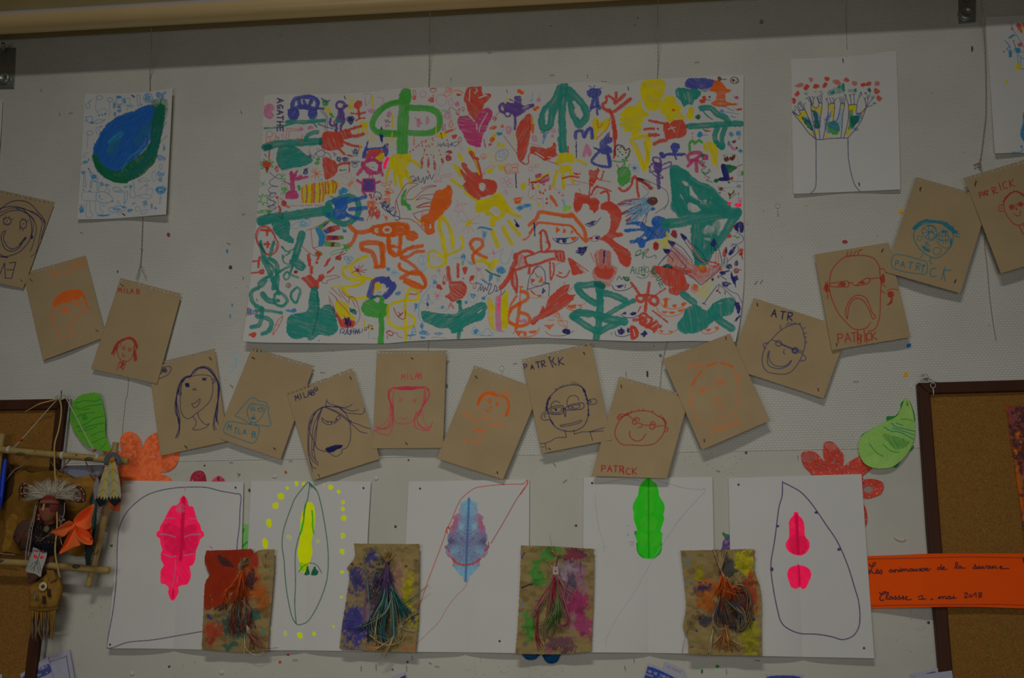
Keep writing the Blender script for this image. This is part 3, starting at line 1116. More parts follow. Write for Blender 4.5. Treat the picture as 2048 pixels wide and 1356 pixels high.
f az 92,198 102,198 108,195 111,200 106,204 92,201
L re 6 86,209 86,214 78,230 69,244 68,241 73,226 79,216
s re 5 73,226 79,226
l gr 7 41,21 57,18 58,22 42,24 41,21
z gr 6 305,100,22,18
z gr 4 240,100,20,10
s na 5 62,0 72,3 66,10 58,11 70,10 74,15 66,20 58,26 66,24
z cr 5 410,95,14,30
s bk 5 80,30 85,33 86,24
z cr 6 445,30,20,28
l cr 5 85,2 92,3 93,12 99,14
s sk 5 99,49 112,40 124,36 136,37 134,46 120,46 112,52 100,50
z sk 5 620,215,50,30
s cr 5 129,55 144,50 149,47|137,52 139,72 141,86 150,84 159,83
F az 145,51 152,50 158,56 163,64 162,76 159,82 151,83 151,68
g gr 149,48 160,40 167,37 172,38 166,45 156,53
g rd 158,55 172,48 188,46 190,52 176,58 164,61
g bl 160,56 168,52 170,60 164,61
g rd 164,64 180,65 195,65 196,70 180,73 164,73
g dp 176,64 184,65 182,72 176,73
g gr 187,65 195,65 194,71 187,71|162,74 176,76 189,78 189,84 176,85 161,82
g br 174,76 180,77 179,84 173,84
g bl 158,46 166,40 169,43 160,49
s cr 4 149,48 167,37 172,38 156,54 172,48 189,46 190,52 174,58 164,62 164,64 195,65 196,70 164,74 189,78 189,84 160,83
o white 4 915,258,16,12 920,405,16,10
s cr 5 120,83 130,92 144,101 154,100|141,86 145,90 152,93
f gr 144,96 152,92 159,98 153,102 145,101
b re 34 149,96 153,98
b re 22 152,100 149,108
d re 30 148,113
f re 130,98 135,97 138,118 133,120
b re 34 138,122 138,131
f re 160,121 167,108 173,103 172,108 164,121|166,131 174,124 180,120 179,125 167,134|119,141 128,138 136,134 142,140 148,144 154,134 161,136 160,144 152,150 151,160 140,162 134,158 130,152 124,146
f dt 138,158 149,157 149,163 139,164
s cr 5 156,140 170,138 180,136 189,139 176,143 166,146 166,151 158,149 155,144
s gr 5 172,98 180,92 200,87|174,100 202,90
g gr 194,79 200,81 206,77 204,82 216,84 206,86 210,90 203,88 202,96 199,89 192,91 197,85
s cr 9 182,108 188,101 195,93
z cr 6 935,525,34,26
l cr 7 192,100 200,96
o az 5 1005,525,18,16 1045,530,18,16 1028,565,14,14
b or 40 208,48 218,57 232,58 248,54
b or 34 219,60 214,74 207,82
f or 243,50 258,44 289,42 289,66 276,66 260,65 246,60
o pa 16 1285,275,16,14 1370,270,30,20
b or 44 230,88 229,80 240,77 260,78 268,84 267,100 266,118
b or 40 232,90 246,94 252,104 256,120
b or 34 254,121 270,120
b or 40 278,70 279,88 289,100
b or 24 278,82 289,83
b ye 30 239,102 222,108 212,116 210,128 220,136 236,141 248,143|204,120 194,128 200,140 216,144 234,144 224,153 194,159|194,160 202,170 212,178 226,178 240,174
b ye 16 174,158 192,156
s cr 6 220,128 225,118|220,128 232,118|220,128 238,126|220,128 235,131|220,128 228,136|220,128 211,131|220,128 216,120
z cr 6 1105,635,18,18
B in 44 245,174 245,164 250,148 260,143 274,144 278,152
f in 266,176 276,166 278,158 270,152 276,140 282,148 289,148 289,160 280,174 272,178
f pa 253,154 264,148 274,158 272,166 258,174 250,170
f ye 251,170 253,152 258,149 263,154 262,162 254,164
b rd 10 252,143 250,169
b dt 24 243,181 256,174 266,176
f gr 228,192 236,182 250,180 258,186 266,178 268,186 278,190 279,200 270,212 258,213 240,210 230,202
b gr 50 264,212 265,230 263,258
l pa 5 264,216 264,246
f te 138,160 149,160 153,180 154,196 162,190 172,189 181,197 182,210 186,228 184,238 170,246 152,244 140,253 133,253 128,248 112,252 100,248 94,240 94,220 100,208 116,204 130,200 133,184
l dt 8 148,166 151,192 148,216 140,244
s te 5 95,214 95,222
s cr 5 170,166 180,174 184,180|174,159 180,164 192,176|180,174 185,181 181,192|169,174 178,192 186,216 192,230|170,180 174,192 180,200|187,160 192,170 200,180 204,186|193,165 202,174 212,176|206,186 207,176 212,174 220,184 224,198 226,208 222,220 212,230|212,181 218,194
g ye 181,181 192,182 206,188 205,196 208,204 218,212 216,220 200,212 192,214 186,208 181,192
s cr 5 184,181 200,198 208,208
g dt 206,195 216,197 221,202 218,208 208,202
g re 184,202 192,216 200,212 218,220 214,230 202,232 192,230 185,214
g bk 197,208 202,216 210,220 210,228 200,226 198,216
z na 7 1020,1100,36,44
l re 7 183,204 190,226
l cr 7 208,216 202,238
s na 6 190,242 191,234 197,233 198,238 193,239 200,243
l na 6 200,242 203,234 205,242 201,239|206,236 209,236 208,244 204,241|210,233 210,242|214,232 214,242|209,238 215,237|217,233 217,243 220,234 221,242 224,233 225,242
l na 5 217,238 230,239 230,233
o bk 6 1178,1165,10,14
b ye 14 234,217 233,232
z rd 6 1205,1150,10,12 1240,1165,10,12
b gr 12 241,226 248,228
b ye 14 243,228 245,235
s sk 5 243,236 241,250
s cr 3 247,249 258,252
s cr 6 274,240 280,237 286,240 284,245 277,243
s na 6 176,196 184,212
s az 8 194,52 200,57
z az 9 990,280,18,14
d in 12 152,254
z az 5 1385,625,18,24
z sk 4 1440,660,30,20
z or 4 1240,30,44,30
z re 6 1240,110,34,60
z re 6 1290,130,34,50
s re 6 238,38 243,26 241,18
l re 6 246,36 250,20 255,12 258,30
l or 6 267,26 276,36 272,38
z or 5 1365,160,16,18
s na 7 263,4 268,12 274,6 269,3 266,12 278,22 277,10 273,14 280,24 288,30
%760 400 .221169
s na 6 3,13 8,8 10,2 6,8 12,14 18,8 16,6 12,16 18,22 26,14 22,13 18,22 24,28 30,22 28,19 26,28 33,30 36,34 30,37 27,35
s cr 6 30,0 32,12 35,22 37,33 52,34 64,40 72,47 78,54 84,60|66,13 86,6 104,8 112,12 86,12 68,14|60,25 76,20 94,17|60,25 66,34 74,40 76,48
s or 5 62,40 74,42 80,52
f gr 38,0 49,0 48,5 54,8 57,20 51,12 41,9
f or 96,0 129,0 124,14 117,20 112,30 100,38 98,46 99,58 88,64 82,60 80,48 74,40 75,30 88,22
f pa 89,48 92,43 93,50 90,53
l or 6 77,22 74,40
s ye 6 64,41 80,42
b or 44 0,49 16,45 36,44 50,48 48,60
f or 0,46 20,43 36,42 50,46 52,54 46,62 36,65 0,66
o pa 16 65,270,34,26
o pa 7 180,265,30,26
z or 12 180,265,44,28
b or 38 16,64 15,80 18,94 26,100 34,96 36,80 37,64
b or 20 18,85 34,85
f or 46,60 58,55 67,60 69,68 60,74 48,71
b or 44 2,80 4,96 6,120
b or 20 0,120 9,121
b or 34 37,100 46,90 60,86 76,83
b or 28 38,104 52,102 64,94 79,93
b or 22 40,96 60,83
b or 30 40,106 54,114 70,128 74,134 56,133 36,124 35,116
b or 34 38,141 60,130 74,134 82,146 80,158 66,152 44,142
b or 30 74,134 82,152 76,160 60,156 44,148
b or 14 51,170 66,170 74,165
b ye 38 109,34 108,50 112,66 116,84 118,100 118,114
b ye 34 112,30 122,42 128,58 131,74 131,86
b ye 26 118,100 136,94 148,86 150,74 146,67
B ye 22 88,112 88,96 98,92 108,98 116,108 114,118 100,122 90,120
b ye 8 94,102 106,103 109,110
s pi 4 138,19 137,12 144,8 149,13 147,20 140,21|144,8 138,0|150,10 158,6|140,22 130,18|143,22 141,32|148,18 158,32 160,38
f ye 155,48 157,39 163,35 167,38 164,46 158,50
s pi 4 163,38 180,28|166,42 181,42|164,48 170,58|160,50 160,60|157,48 146,58|157,40 145,36
f ye 178,0 220,0 234,12 230,24 220,34 210,40 208,48 200,48 198,38 202,28 192,30 188,22 173,22
f pa 197,18 206,11 215,15 217,24 212,29 200,22
b ye 40 204,56 208,70 213,83
b ye 38 223,50 230,64 238,79
b ye 34 233,38 242,50 253,64
b ye 36 230,18 242,26 253,30
s az 12 177,52 184,49 202,53
b az 12 180,49 202,54
l az 4 184,52 187,76 195,54
l sk 4 186,54 190,72|192,54 187,68
z az 4 943,310,18,36
f na 243,33 247,40 250,42 252,50 247,49
b or 30 164,78 170,71 182,72 186,82 178,90 168,100 170,114|163,80 168,90 178,98 192,104
b ye 34 176,110 188,110 200,118 206,110
b ye 26 184,106 196,116 200,126 212,110
s sk 5 223,88 218,100 218,110 224,116 232,112 240,90
s pi 4 193,98 210,96 220,88
z pi 4 1030,480,20,18
s pi 4 204,86 206,104
z pi 4 890,630,26,20
s pi 4 172,116 178,126 190,120|176,130 173,144|181,130 188,142
b dt 14 191,126 200,132 217,138
z az 5 1090,640,40,36
z az 4 1095,630,44,34
l az 7 223,124 227,130 220,133
l az 5 212,138 212,148|216,138 215,148
f az 197,134 205,136 198,148
b az 12 173,149 185,154|183,143 199,154
b az 10 188,144 192,149
s re 6 162,149 168,152 174,151 172,160 169,160 169,155
s dp 6 177,165 182,156 182,164 187,156 187,166 191,158 193,164 198,150 202,152 196,170 206,164 208,154 212,160 209,166 218,162 220,172 226,164
z az 6 755,510,24,26
l az 6 148,106 150,118|153,106 149,118
s sk 5 134,105 147,105
s az 4 156,108 168,117 160,114 166,112
b ye 10 148,109 146,118
b re 36 123,123 124,138 126,144
b re 30 141,117 141,127
b re 26 141,130 141,139
f re 149,122 158,121 157,130 153,136 150,130
d re 18 151,142
f re 163,137 171,137 169,143 162,148
d re 50 106,157
d re 30 110,160
l re 6 113,151 116,136 121,147
z re 6 580,750,16,18
f re 125,148 136,147 149,147 157,158 155,170 149,178 140,180 132,185 122,178 117,174 126,168 125,158
l pa 4 128,153 140,153
z pi 4 530,640,24,20
s pi 4 108,130 109,138
s lav 4 94,138 98,136 102,140 98,145 94,143 94,138
s sk 5 98,145 96,158 102,156|92,154 84,166 74,180 70,200 72,216 80,222
s sk 4 70,186 69,212
z az 5 500,745,24,20
o sk 4 385,540,42,36 380,615,34,32
s sk 4 78,102 76,130|90,92 78,102 72,94
s pi 4 102,166 98,170|103,174 103,182
z pi 5 518,865,18,16
l pi 4 96,174 112,173|99,167 108,181|109,166 99,181
l az 5 87,170 85,180 90,180 87,170
o sk 4 405,922,22,16 465,925,22,12
g na 84,186 88,186 88,192 84,192
l az 5 86,180 86,197
z az 5 562,970,18,18
s sk 4 102,200 106,195 118,196 122,200 112,202
z az 6 325,960,16,28
s az 5 62,202 68,188
z az 6 780,925,16,14
s sk 4 160,168 159,178 166,186 174,182 178,170
b az 10 164,170 173,173
z az 4 840,870,28,24
g az 184,175 191,174 190,181 184,181
l az 5 191,174 194,172
s re 7 124,196 128,186 132,196
s re 6 125,191 131,191|133,192 134,196
s sk 4 19,132 26,125 29,132 36,133 28,138 20,136 19,132
z az 6 165,845,32,22
f in 0,140 8,144 16,138 20,148 29,152 29,160 20,172 12,179 4,178 6,170 16,160 17,154 8,152 0,150
f ye 0,152 3,154 2,160 0,160
f gr 0,176 8,178 8,186 16,190 16,200 8,210 0,212
b gr 44 2,208 3,230 2,258
b ye 26 48,174 54,161 66,164 70,174 64,182 44,181 26,186|26,186 15,194 15,212 18,224 30,230 46,232 60,226 62,214 50,206
b ye 28 48,172 45,192 46,216 47,254
d ye 18 39,194
s cr 7 25,195 29,206 38,215 45,214 46,200
l cr 10 33,211 41,204
l cr 7 33,203 38,209
s re 6 11,239 17,236 24,241 20,246 12,241
s re 5 24,241 30,240 34,247 41,249
f te 73,204 80,200 100,204 124,206 140,204 142,190 140,182 148,181 149,196 164,192 186,184 194,192 191,202 186,216 170,222 152,230 148,238 128,241 128,236 122,232 108,232 88,224 78,218
b te 32 143,236 142,249
f dt 137,182 144,181 148,184 140,187
l pa 9 177,204 184,199
s dt 6 112,212 144,212
z az 6 380,1140,20,30
z az 5 395,1200,40,30
l az 5 61,226 58,240 65,238 61,226
b az 14 51,245 64,244
l az 5 54,252 58,240
s az 5 70,238 90,242 84,245
z az 6 385,1245,30,12
z az 4 530,1210,44,18
s az 4 93,249 100,248 120,250
z az 7 865,1190,28,30
S sk 5 166,240 170,230 176,234 181,240 176,245
s sk 5 181,245 184,240 188,239 192,233 198,234 201,240 205,242 203,245 181,245
s az 6 184,245 188,245|196,245 200,245
g ye 195,176 200,176 208,194 206,216 209,236 200,232 197,220 196,200
g pi 210,174 220,170 218,200 220,238 210,236 208,210
g ye 218,198 222,180 232,160 232,180 230,200 231,233 221,230
s pi 4 195,176 197,220 209,237 226,238|219,200 220,230|209,176 209,200
b hot 10 217,170 214,200
%1000 400 .221169
b or 34 53,45 66,34 72,22 96,25 120,28 130,26 140,38 152,54 156,74
b or 22 54,60 66,44 74,41 96,43 112,45 128,47 140,60 154,75
b or 14 42,72 50,68 60,50
b or 20 112,30 130,31
b na 13 62,42 63,65
f na 26,34 30,42 34,43 35,50 30,50
b re 24 72,60 77,55 82,58 86,72 90,84 84,92
b re 20 74,60 74,80 76,94
b re 10 82,76 88,79
b re 24 80,94 94,93 100,92
f re 99,94 108,91 116,93 118,110 108,110 100,104
l pa 4 106,94 107,108|112,94 113,108
b re 26 26,104 34,96 48,92 60,96
b re 20 46,103 60,98 74,93
b re 24 45,104 50,118 68,116 86,109 98,106
b re 42 28,100 28,112 22,124 17,138 8,152 2,158
b re 24 22,124 30,126 47,120
b re 26 23,128 22,150 30,166
b re 20 27,128 31,146 30,168
v re 24,132 32,140 30,160 22,156
b re 26 54,118 52,132
v re 32,98 46,102 44,116 30,120
b or 12 58,132 62,124 68,122
b re 16 90,112 91,128 92,144 98,128 96,114
s re 7 98,108 116,112
s re 12 102,136 112,140 120,138 126,128
l re 8 106,130 112,132 106,134
s pr 5 100,120 106,114 118,112
f re 122,104 128,106 136,112 144,124 152,132 144,134 132,136 128,124
l re 7 132,109 160,129
l re 5 140,114 154,132
l or 9 103,51 108,54 102,59 103,48
f or 102,49 108,54 102,58|115,51 120,56 114,60|129,54 133,58 128,62
s na 6 95,69 104,77 116,79 128,78 138,73 142,68
g na 98,69 127,68 120,71 120,77 114,78 112,72 108,72 107,77 103,76 102,71
g or 126,67 141,66 134,75 130,72
s na 6 154,44 162,48 172,44 182,32
g na 157,43 166,38 174,37 170,44 164,47
l na 6 156,43 174,38
s cr 5 158,71 166,67 176,64 181,66 176,74 164,74 158,71
g re 159,69 168,66 167,72 162,72
g na 173,66 181,66 178,72 172,71|140,86 158,84 156,92 148,102 144,98 137,95 143,91
l na 8 138,92 158,85|137,95 152,94
f re 136,0 177,0 178,12 174,22 170,25 166,12 158,6 150,8 144,20 136,22|183,10 188,4 200,3 212,10 219,20 220,32 214,50 210,58 222,60 221,66 208,68 204,70 212,78 226,86 236,96 237,108 233,121 224,120 216,112 212,100 202,86 190,76 180,71 186,66 196,58 200,40 198,26 192,18 185,16
v re 166,130 174,120 172,96 180,90 196,91 200,104 202,118 212,122 208,138 198,156 190,156 180,146 170,144
f pr 169,128 176,118 200,120 208,128 202,140 192,144 176,140
f re 170,128 180,118 198,120 206,128 198,142 180,140
b pr 50 184,94 184,120
b pr 44 196,96 197,120
b pr 20 172,98 176,118
s pr 8 164,96 170,112
b na 15 189,92 188,114
s na 6 49,163 54,138 60,132 64,122 72,120 80,128 82,140 82,150|49,162 70,156 88,152 88,174|76,149 90,151
s cr 5 55,148 60,154 76,155 80,148
g or 69,150 75,136 78,146 74,149
g re 55,142 65,144 58,151
s cr 6 64,132 68,140 72,138
g na 75,172 77,158 83,164 79,168
s or 7 57,166 66,172 76,174
g re 66,172 74,171 71,176
s or 4 53,177 86,176
l or 14 56,164 62,170
b or 32 38,166 48,168 50,178 38,186 22,196 15,210 16,220 30,228|38,204 50,208 54,218 46,226 30,229
b or 30 36,186 33,210 29,232
b or 10 37,158 36,186
b or 14 36,156 41,158
b or 20 30,174 20,188 18,196
g pi 34,218 46,214 49,222 36,222
g ye 2,174 15,160 15,200 14,233 4,232 1,200
g pi 0,168 2,172 1,232 4,238 0,238
s pi 5 1,234 7,239
s or 7 24,242 28,236 34,246 46,248 58,246 68,240 71,231
g or 26,236 40,237 49,238 48,247 43,246 41,239 38,241 35,246 30,243 29,240|49,238 68,235 65,241 58,242 53,240
f re 86,180 96,170 106,160 118,154 127,153 124,160 122,168 128,172 137,170 132,180 120,192 104,202 84,212 70,218 60,227 55,222 58,214 72,204 76,192 80,191 82,198
l re 5 118,148 114,156|131,158 120,170
b or 8 120,194 128,199 140,198 148,194
g or 121,191 138,188 137,195 130,197 124,195|140,190 151,188 145,194
l or 7 152,187 154,188
s or 5 96,212 104,202 110,218 120,230
l or 5 104,218 122,219 122,232 108,226 104,218
o or 4 510,1040,18,14 545,1075,22,16 525,1045,16,24
s or 6 88,217 98,217
g or 79,226 98,225 90,235
s cr 5 82,238 92,245 108,246
s na 5 108,246 120,244 133,237
z bk 9 600,1190,36,30
z na 9 600,1190,40,26
B te 60 140,156 158,154 180,152 182,164 178,186 164,182 148,170
b te 66 178,154 181,180 180,210 176,236 174,250
b te 60 186,168 204,172 226,182
b te 44 184,214 200,204 220,192 242,182
b te 70 132,210 144,204 174,208
b te 60 134,212 148,222 160,230 172,236
b te 80 184,212 200,216 224,220
b te 60 180,238 200,228 216,222
b te 24 136,203 174,205
b dt 50 174,152 186,156
d pa 44 166,170
f pa 155,216 170,212 172,227
s na 6 202,154 208,163 220,164 232,161 240,156
g na 208,155 216,154 224,153 222,157 216,160
l na 6 227,152 226,159
s dg 6 211,145 216,138 220,144 224,138 228,146 236,144 230,146 234,140
z dg 5 1140,715,34,24
s na 6 218,207 226,212 240,213 248,210 253,208
g na 220,205 228,202 229,207 222,207|234,206 240,202 248,203 245,208 238,209
s na 6 208,238 210,245 222,247 236,243
z na 10 1095,1190,34,26
l na 12 219,231 220,242
z na 9 1160,1180,14,22
f re 235,230 244,228 250,236 250,246 240,252 236,250
l pa 6 241,234 245,244
s sk 6 112,0 118,12
f li 114,16 122,10 129,12 128,17 120,18 118,22 113,20
f ye 120,17 125,16 122,23
s az 5 29,15 38,16 48,10 56,8 55,18
z az 5 180,80,30,24 245,50,34,14
z or 5 160,20,40,20
%1240 400 .221169
s cr 6 20,8 10,6 0,9
v az 2,24 14,18 36,10 52,0 66,0 60,12 52,22 40,30 28,38 10,39 16,32 30,26 4,25
s pen 5 3,25 12,19 38,8 24,18 4,27|10,38 14,34 26,26 40,16 28,32 12,40
s az 6 24,26 48,4|12,24 32,14|36,28 56,8|46,26 60,12
s pen 5 88,0 84,10 64,24|40,46 42,36 48,26 50,24 46,38
f br 49,0 69,0 66,7 60,10 53,7
b rd 14 2,25 12,20 16,21|11,38 19,33
s pen 6 10,30 18,26 28,24|38,48 43,44 48,38
f bl 10,42 24,39 40,39 48,47 60,48 56,38 66,28 80,32 88,38 90,52 86,64 76,70 66,70 52,74 46,78 44,86 34,85 32,78 18,79 17,74 28,70 40,64 44,58 36,56 10,58 9,52 36,51 30,45 12,45
f pa 40,68 46,65 48,68 43,72
s pen 6 40,40 50,50 68,66
s na 5 60,40 68,52
f dt 80,38 88,36 91,50 80,48
b te 90 84,43 112,40 140,33 170,28 194,25 212,22
b te 80 212,24 200,42 190,60 176,78 160,94 152,112
f te 96,0 140,0 144,8 136,22 112,30 104,22
b te 60 100,0 108,26
b te 70 128,0 140,12 152,16
f te 158,0 178,0 194,16 194,32 174,26 160,12
b te 60 172,0 184,12 196,28
v te 132,0 172,12 168,24 140,22
f te 130,44 152,40 172,36 166,46 152,50 148,60 166,66 172,76 158,88 148,112 138,118 132,100 128,70
v te 148,40 180,38 174,66 148,66|144,52 172,48 176,76 148,78
f pa 122,6 136,8 146,18 128,22
v te 112,2 128,4 128,30 116,30
v pa 156,46 170,48 168,58 152,60|152,70 168,68 166,74
b te 50 138,84 140,116
b te 46 172,66 160,94 148,110
s bk 4 132,86 140,100 152,108 160,111
z na 6 490,310,32,40
f rd 93,57 98,54 104,62 103,69 96,66
z re 8 322,420,24,40
f rd 60,80 65,75 70,80 69,91 62,88
b ye 22 85,59 86,70 80,88
b py 14 64,72 80,76 84,86
z py 7 400,390,50,44
s py 7 86,68 96,70 88,78 80,68
s dg 6 28,102 30,94 38,90 34,100 28,100 38,98 42,94 41,106 45,92 52,89 45,100 52,104 64,100 65,106
f or 141,122 146,118 155,121 157,128 152,132 144,130
f ye 142,121 148,118 153,122 148,128
v re 88,94 96,84 112,100 132,116 160,120 180,118 184,124 176,132 158,144 148,151 136,146 120,136 104,130 86,120
l pr 7 96,82 112,94 128,112 138,122|100,94 128,118 140,128|94,98 120,122 140,130|122,74 136,94 152,112|128,78 140,100 156,118
l pr 6 174,94 172,118 160,124|178,96 178,120 156,130
l pr 7 180,122 164,136 144,140
l re 7 174,112 158,114 160,118 176,120|162,110 180,118
l re 6 124,124 144,140
l re 8 164,112 180,116 170,122
l pr 6 152,148 170,138|136,128 144,148|132,128 140,144
b re 30 96,124 110,128 126,130
s pen 6 110,61 118,66 124,74 130,80 140,88 148,96 156,110 160,111 166,100 165,86 166,78 170,70 176,82 181,96 184,112 182,120 176,130 166,138 148,153 140,148 132,140 120,134 104,130 92,124 80,120|110,61 118,76 128,90 136,104 152,114|87,73 98,77 112,86 122,98 132,112|87,73 94,84 108,96 122,109|78,89 90,90 102,100 112,112 120,121 112,124 100,120|78,89 86,98 96,108 96,112
f na 87,73 100,77 97,84 91,82|78,89 90,90 88,97 82,96|110,61 121,67 117,74 113,70|164,80 170,70 174,82 169,85
g dt 168,84 174,84 176,92 169,93
s dg 6 19,133 23,120 26,133|20,128 26,127
t dg 5 145,665,55,0,26 LP
l dg 6 40,120 39,132|44,119 44,133|40,126 44,126
o dg 5 245,630,16,26
z dg 6 310,640,44,44
t dg 5 310,690,50,60,24 HUNSE
s dg 5 30,138 40,142 50,138 54,132
g dg 35,134 48,135 43,138
s pen 5 68,120 80,104 88,96|86,100 70,116 69,120
f re 60,118 70,120 80,119 90,116 100,124 112,132 118,138 120,148 126,154 122,162 112,170 96,172 88,166 88,156 80,152 72,138 64,128
v pa 88,158 96,156 92,160
l re 6 52,128 66,138|56,138 68,140
b bk 20 80,120 92,122
f dt 80,118 88,116 93,120 88,124
b re 26 20,150 28,160 34,170
b re 30 53,150 50,170 47,186 46,200
B re 28 30,176 38,172 44,176 40,184 32,182
B re 30 54,180 62,174 69,182 64,190 56,186
b re 20 34,172 52,172 64,174
b re 14 62,174 82,160|37,193 33,202
s or 6 66,194 70,202 80,209 96,210 112,204 126,192|73,186 80,194 96,197 112,194 120,186
f or 79,178 86,177 86,192 88,194 79,194 81,184
l or 8 77,180 91,179
f or 94,189 103,189 100,195 96,194|110,187 121,185 116,193 112,192|75,201 86,202 81,206|88,202 100,202 95,207|104,200 118,196 112,202
b re 16 59,200 72,210 86,221
B re 26 36,210 44,205 52,212 58,216 50,226 38,224
b re 30 25,217 36,216
b re 20 40,212 46,222
f re 44,228 56,224 66,216 70,224 78,228 68,234 62,241 56,234 46,232
z re 10 210,1090,40,40
l pa 8 58,230 66,224
f re 18,228 26,228 33,238 32,248 20,252
l pa 7 24,234 27,246
l na 7 38,243 49,242
f na 36,242 42,240 43,236 48,239 51,243 47,244 44,249 41,245
s or 6 68,238 76,242 90,242 104,234
g or 69,234 80,236 76,240|86,236 96,237 92,241
s or 6 147,238 154,242 168,240 180,232
g or 152,234 166,232 160,239|170,230 180,228 175,236
b te 60 114,170 124,178 134,186
f te 106,220 114,210 118,198 128,192 140,190 156,200 164,192 170,186 184,179 200,176 207,184 206,198 200,208 184,212 176,216 168,220 156,232 140,240 120,242 108,238 103,228
b te 70 174,212 186,222 202,232
l pa 5 178,187 184,186
o or 6 675,800,32,36
z or 6 675,800,24,24
f or 132,152 140,154 138,160 134,158
S ye 8 142,172 148,158 158,158 162,166 158,176 148,177
s ye 9 152,168 156,162 158,170 150,174 147,166 154,156
s ye 8 154,150 164,148 168,152 162,156
s na 6 176,154 154,184
l na 6 149,186 155,189|150,188 154,185
s na 5 178,152 192,164 204,176 206,180|184,152 202,166 212,170 218,180 222,192 220,206 210,218 206,220
f na 164,143 170,141 168,147|206,176 212,188 219,194 214,206 210,196
z na 7 1060,950,28,34
f na 208,216 217,207 216,212 210,219|208,45 212,41 222,40 223,58 212,57 204,48
d rd 26 206,48
l pa 8 215,51 216,58
s na 5 210,58 222,66 222,74 212,80 202,80
l gr 7 204,65 217,68
l gr 6 208,64 212,70 216,66
z re 10 990,325,18,18
l re 6 194,64 202,67
f re 187,91 194,85 192,90 191,102 186,102
f na 190,85 194,85 194,98 192,98|196,100 200,90 209,83 207,92 200,100
s na 5 200,84 208,80 214,86 212,96 202,104 194,112|194,104 194,114 190,120|212,96 218,94 222,106
f re 215,89 222,88 222,100 219,98
d rd 30 218,98
l re 6 219,100 222,108
s na 5 189,116 190,102|188,106 186,122
z re 6 1045,560,10,10
f na 206,116 212,109 214,114 212,120 207,118
o rd 6 1052,640,22,22
z rd 5 1052,640,20,20
l na 6 214,127 219,126
f na 201,128 205,138 212,136 214,144 209,148 210,159 204,148 200,140
f or 181,124 184,122 185,128 182,127
z na 7 930,660,30,20
z na 6 960,760,50,30
z na 6 985,600,30,24
l na 7 192,122 198,116
l rd 6 176,138 179,141
f rd 176,138 180,137 177,142
b na 14 181,132 197,128
l na 6 180,136 192,144
s na 5 179,153 178,162
f na 177,164 181,166 182,171 178,167
d rd 26 176,164
f hot 195,3 202,5 200,9 195,9|208,7 219,6 218,12 210,12
z pi 5 1085,10,14,14
s bk 6 190,166 190,170
s bk 5 243,155 249,149
'''
# ------------------------------------------------------------------ the big collective drawing
def lift_big(S, T):
    bot = np.clip((T - .35) / .65, 0, 1) ** 1.6
    wav = 0.45 + 0.55 * np.sin(S * 9.0 + .6) ** 2
    return 0.003 + 0.020 * bot * wav + 0.010 * np.clip(1 - S / .12, 0, 1) ** 2 * bot + 0.002 * np.sin(S * 17) * np.sin(T * 6) * np.sin(S * math.pi)


def stain(cv):
    n = fbm(cv.X * .02, cv.Y * .05)
    e = np.clip((175 - (cv.Y - (cv.X - 528) * -.03)) / 40, 0, 1)
    k = np.clip((n - .45) * 5, 0, 1) * e * .35
    cv.img = cv.img * (1 - k[..., None] * (1 - np.array([1.0, .88, .66])))


sheet('mural_drawing', 'mural', 'wide white paper sheet crowded with painted handprints, flowers, leaves and tiny doodles', 'drawing', None,
      [(527, 193), (545, 189), (650, 188), (740, 184), (800, 177), (900, 174), (1040, 171), (1190, 164), (1235, 170), (1290, 159), (1370, 155), (1440, 151), (1488, 149)],
      [(1488, 149), (1487, 300), (1488, 450), (1488, 560), (1480, 640), (1471, 684)],
      [(485, 682), (520, 685), (600, 686), (700, 687), (770, 687), (830, 682), (920, 678), (1000, 676), (1080, 676), (1150, 678), (1220, 681), (1300, 683), (1390, 682), (1471, 684)],
      [(527, 193), (522, 300), (514, 420), (503, 530), (495, 610), (485, 682)],
      0.004, MURAL, 'paper', lift_big, cell=0.85, fn=stain)

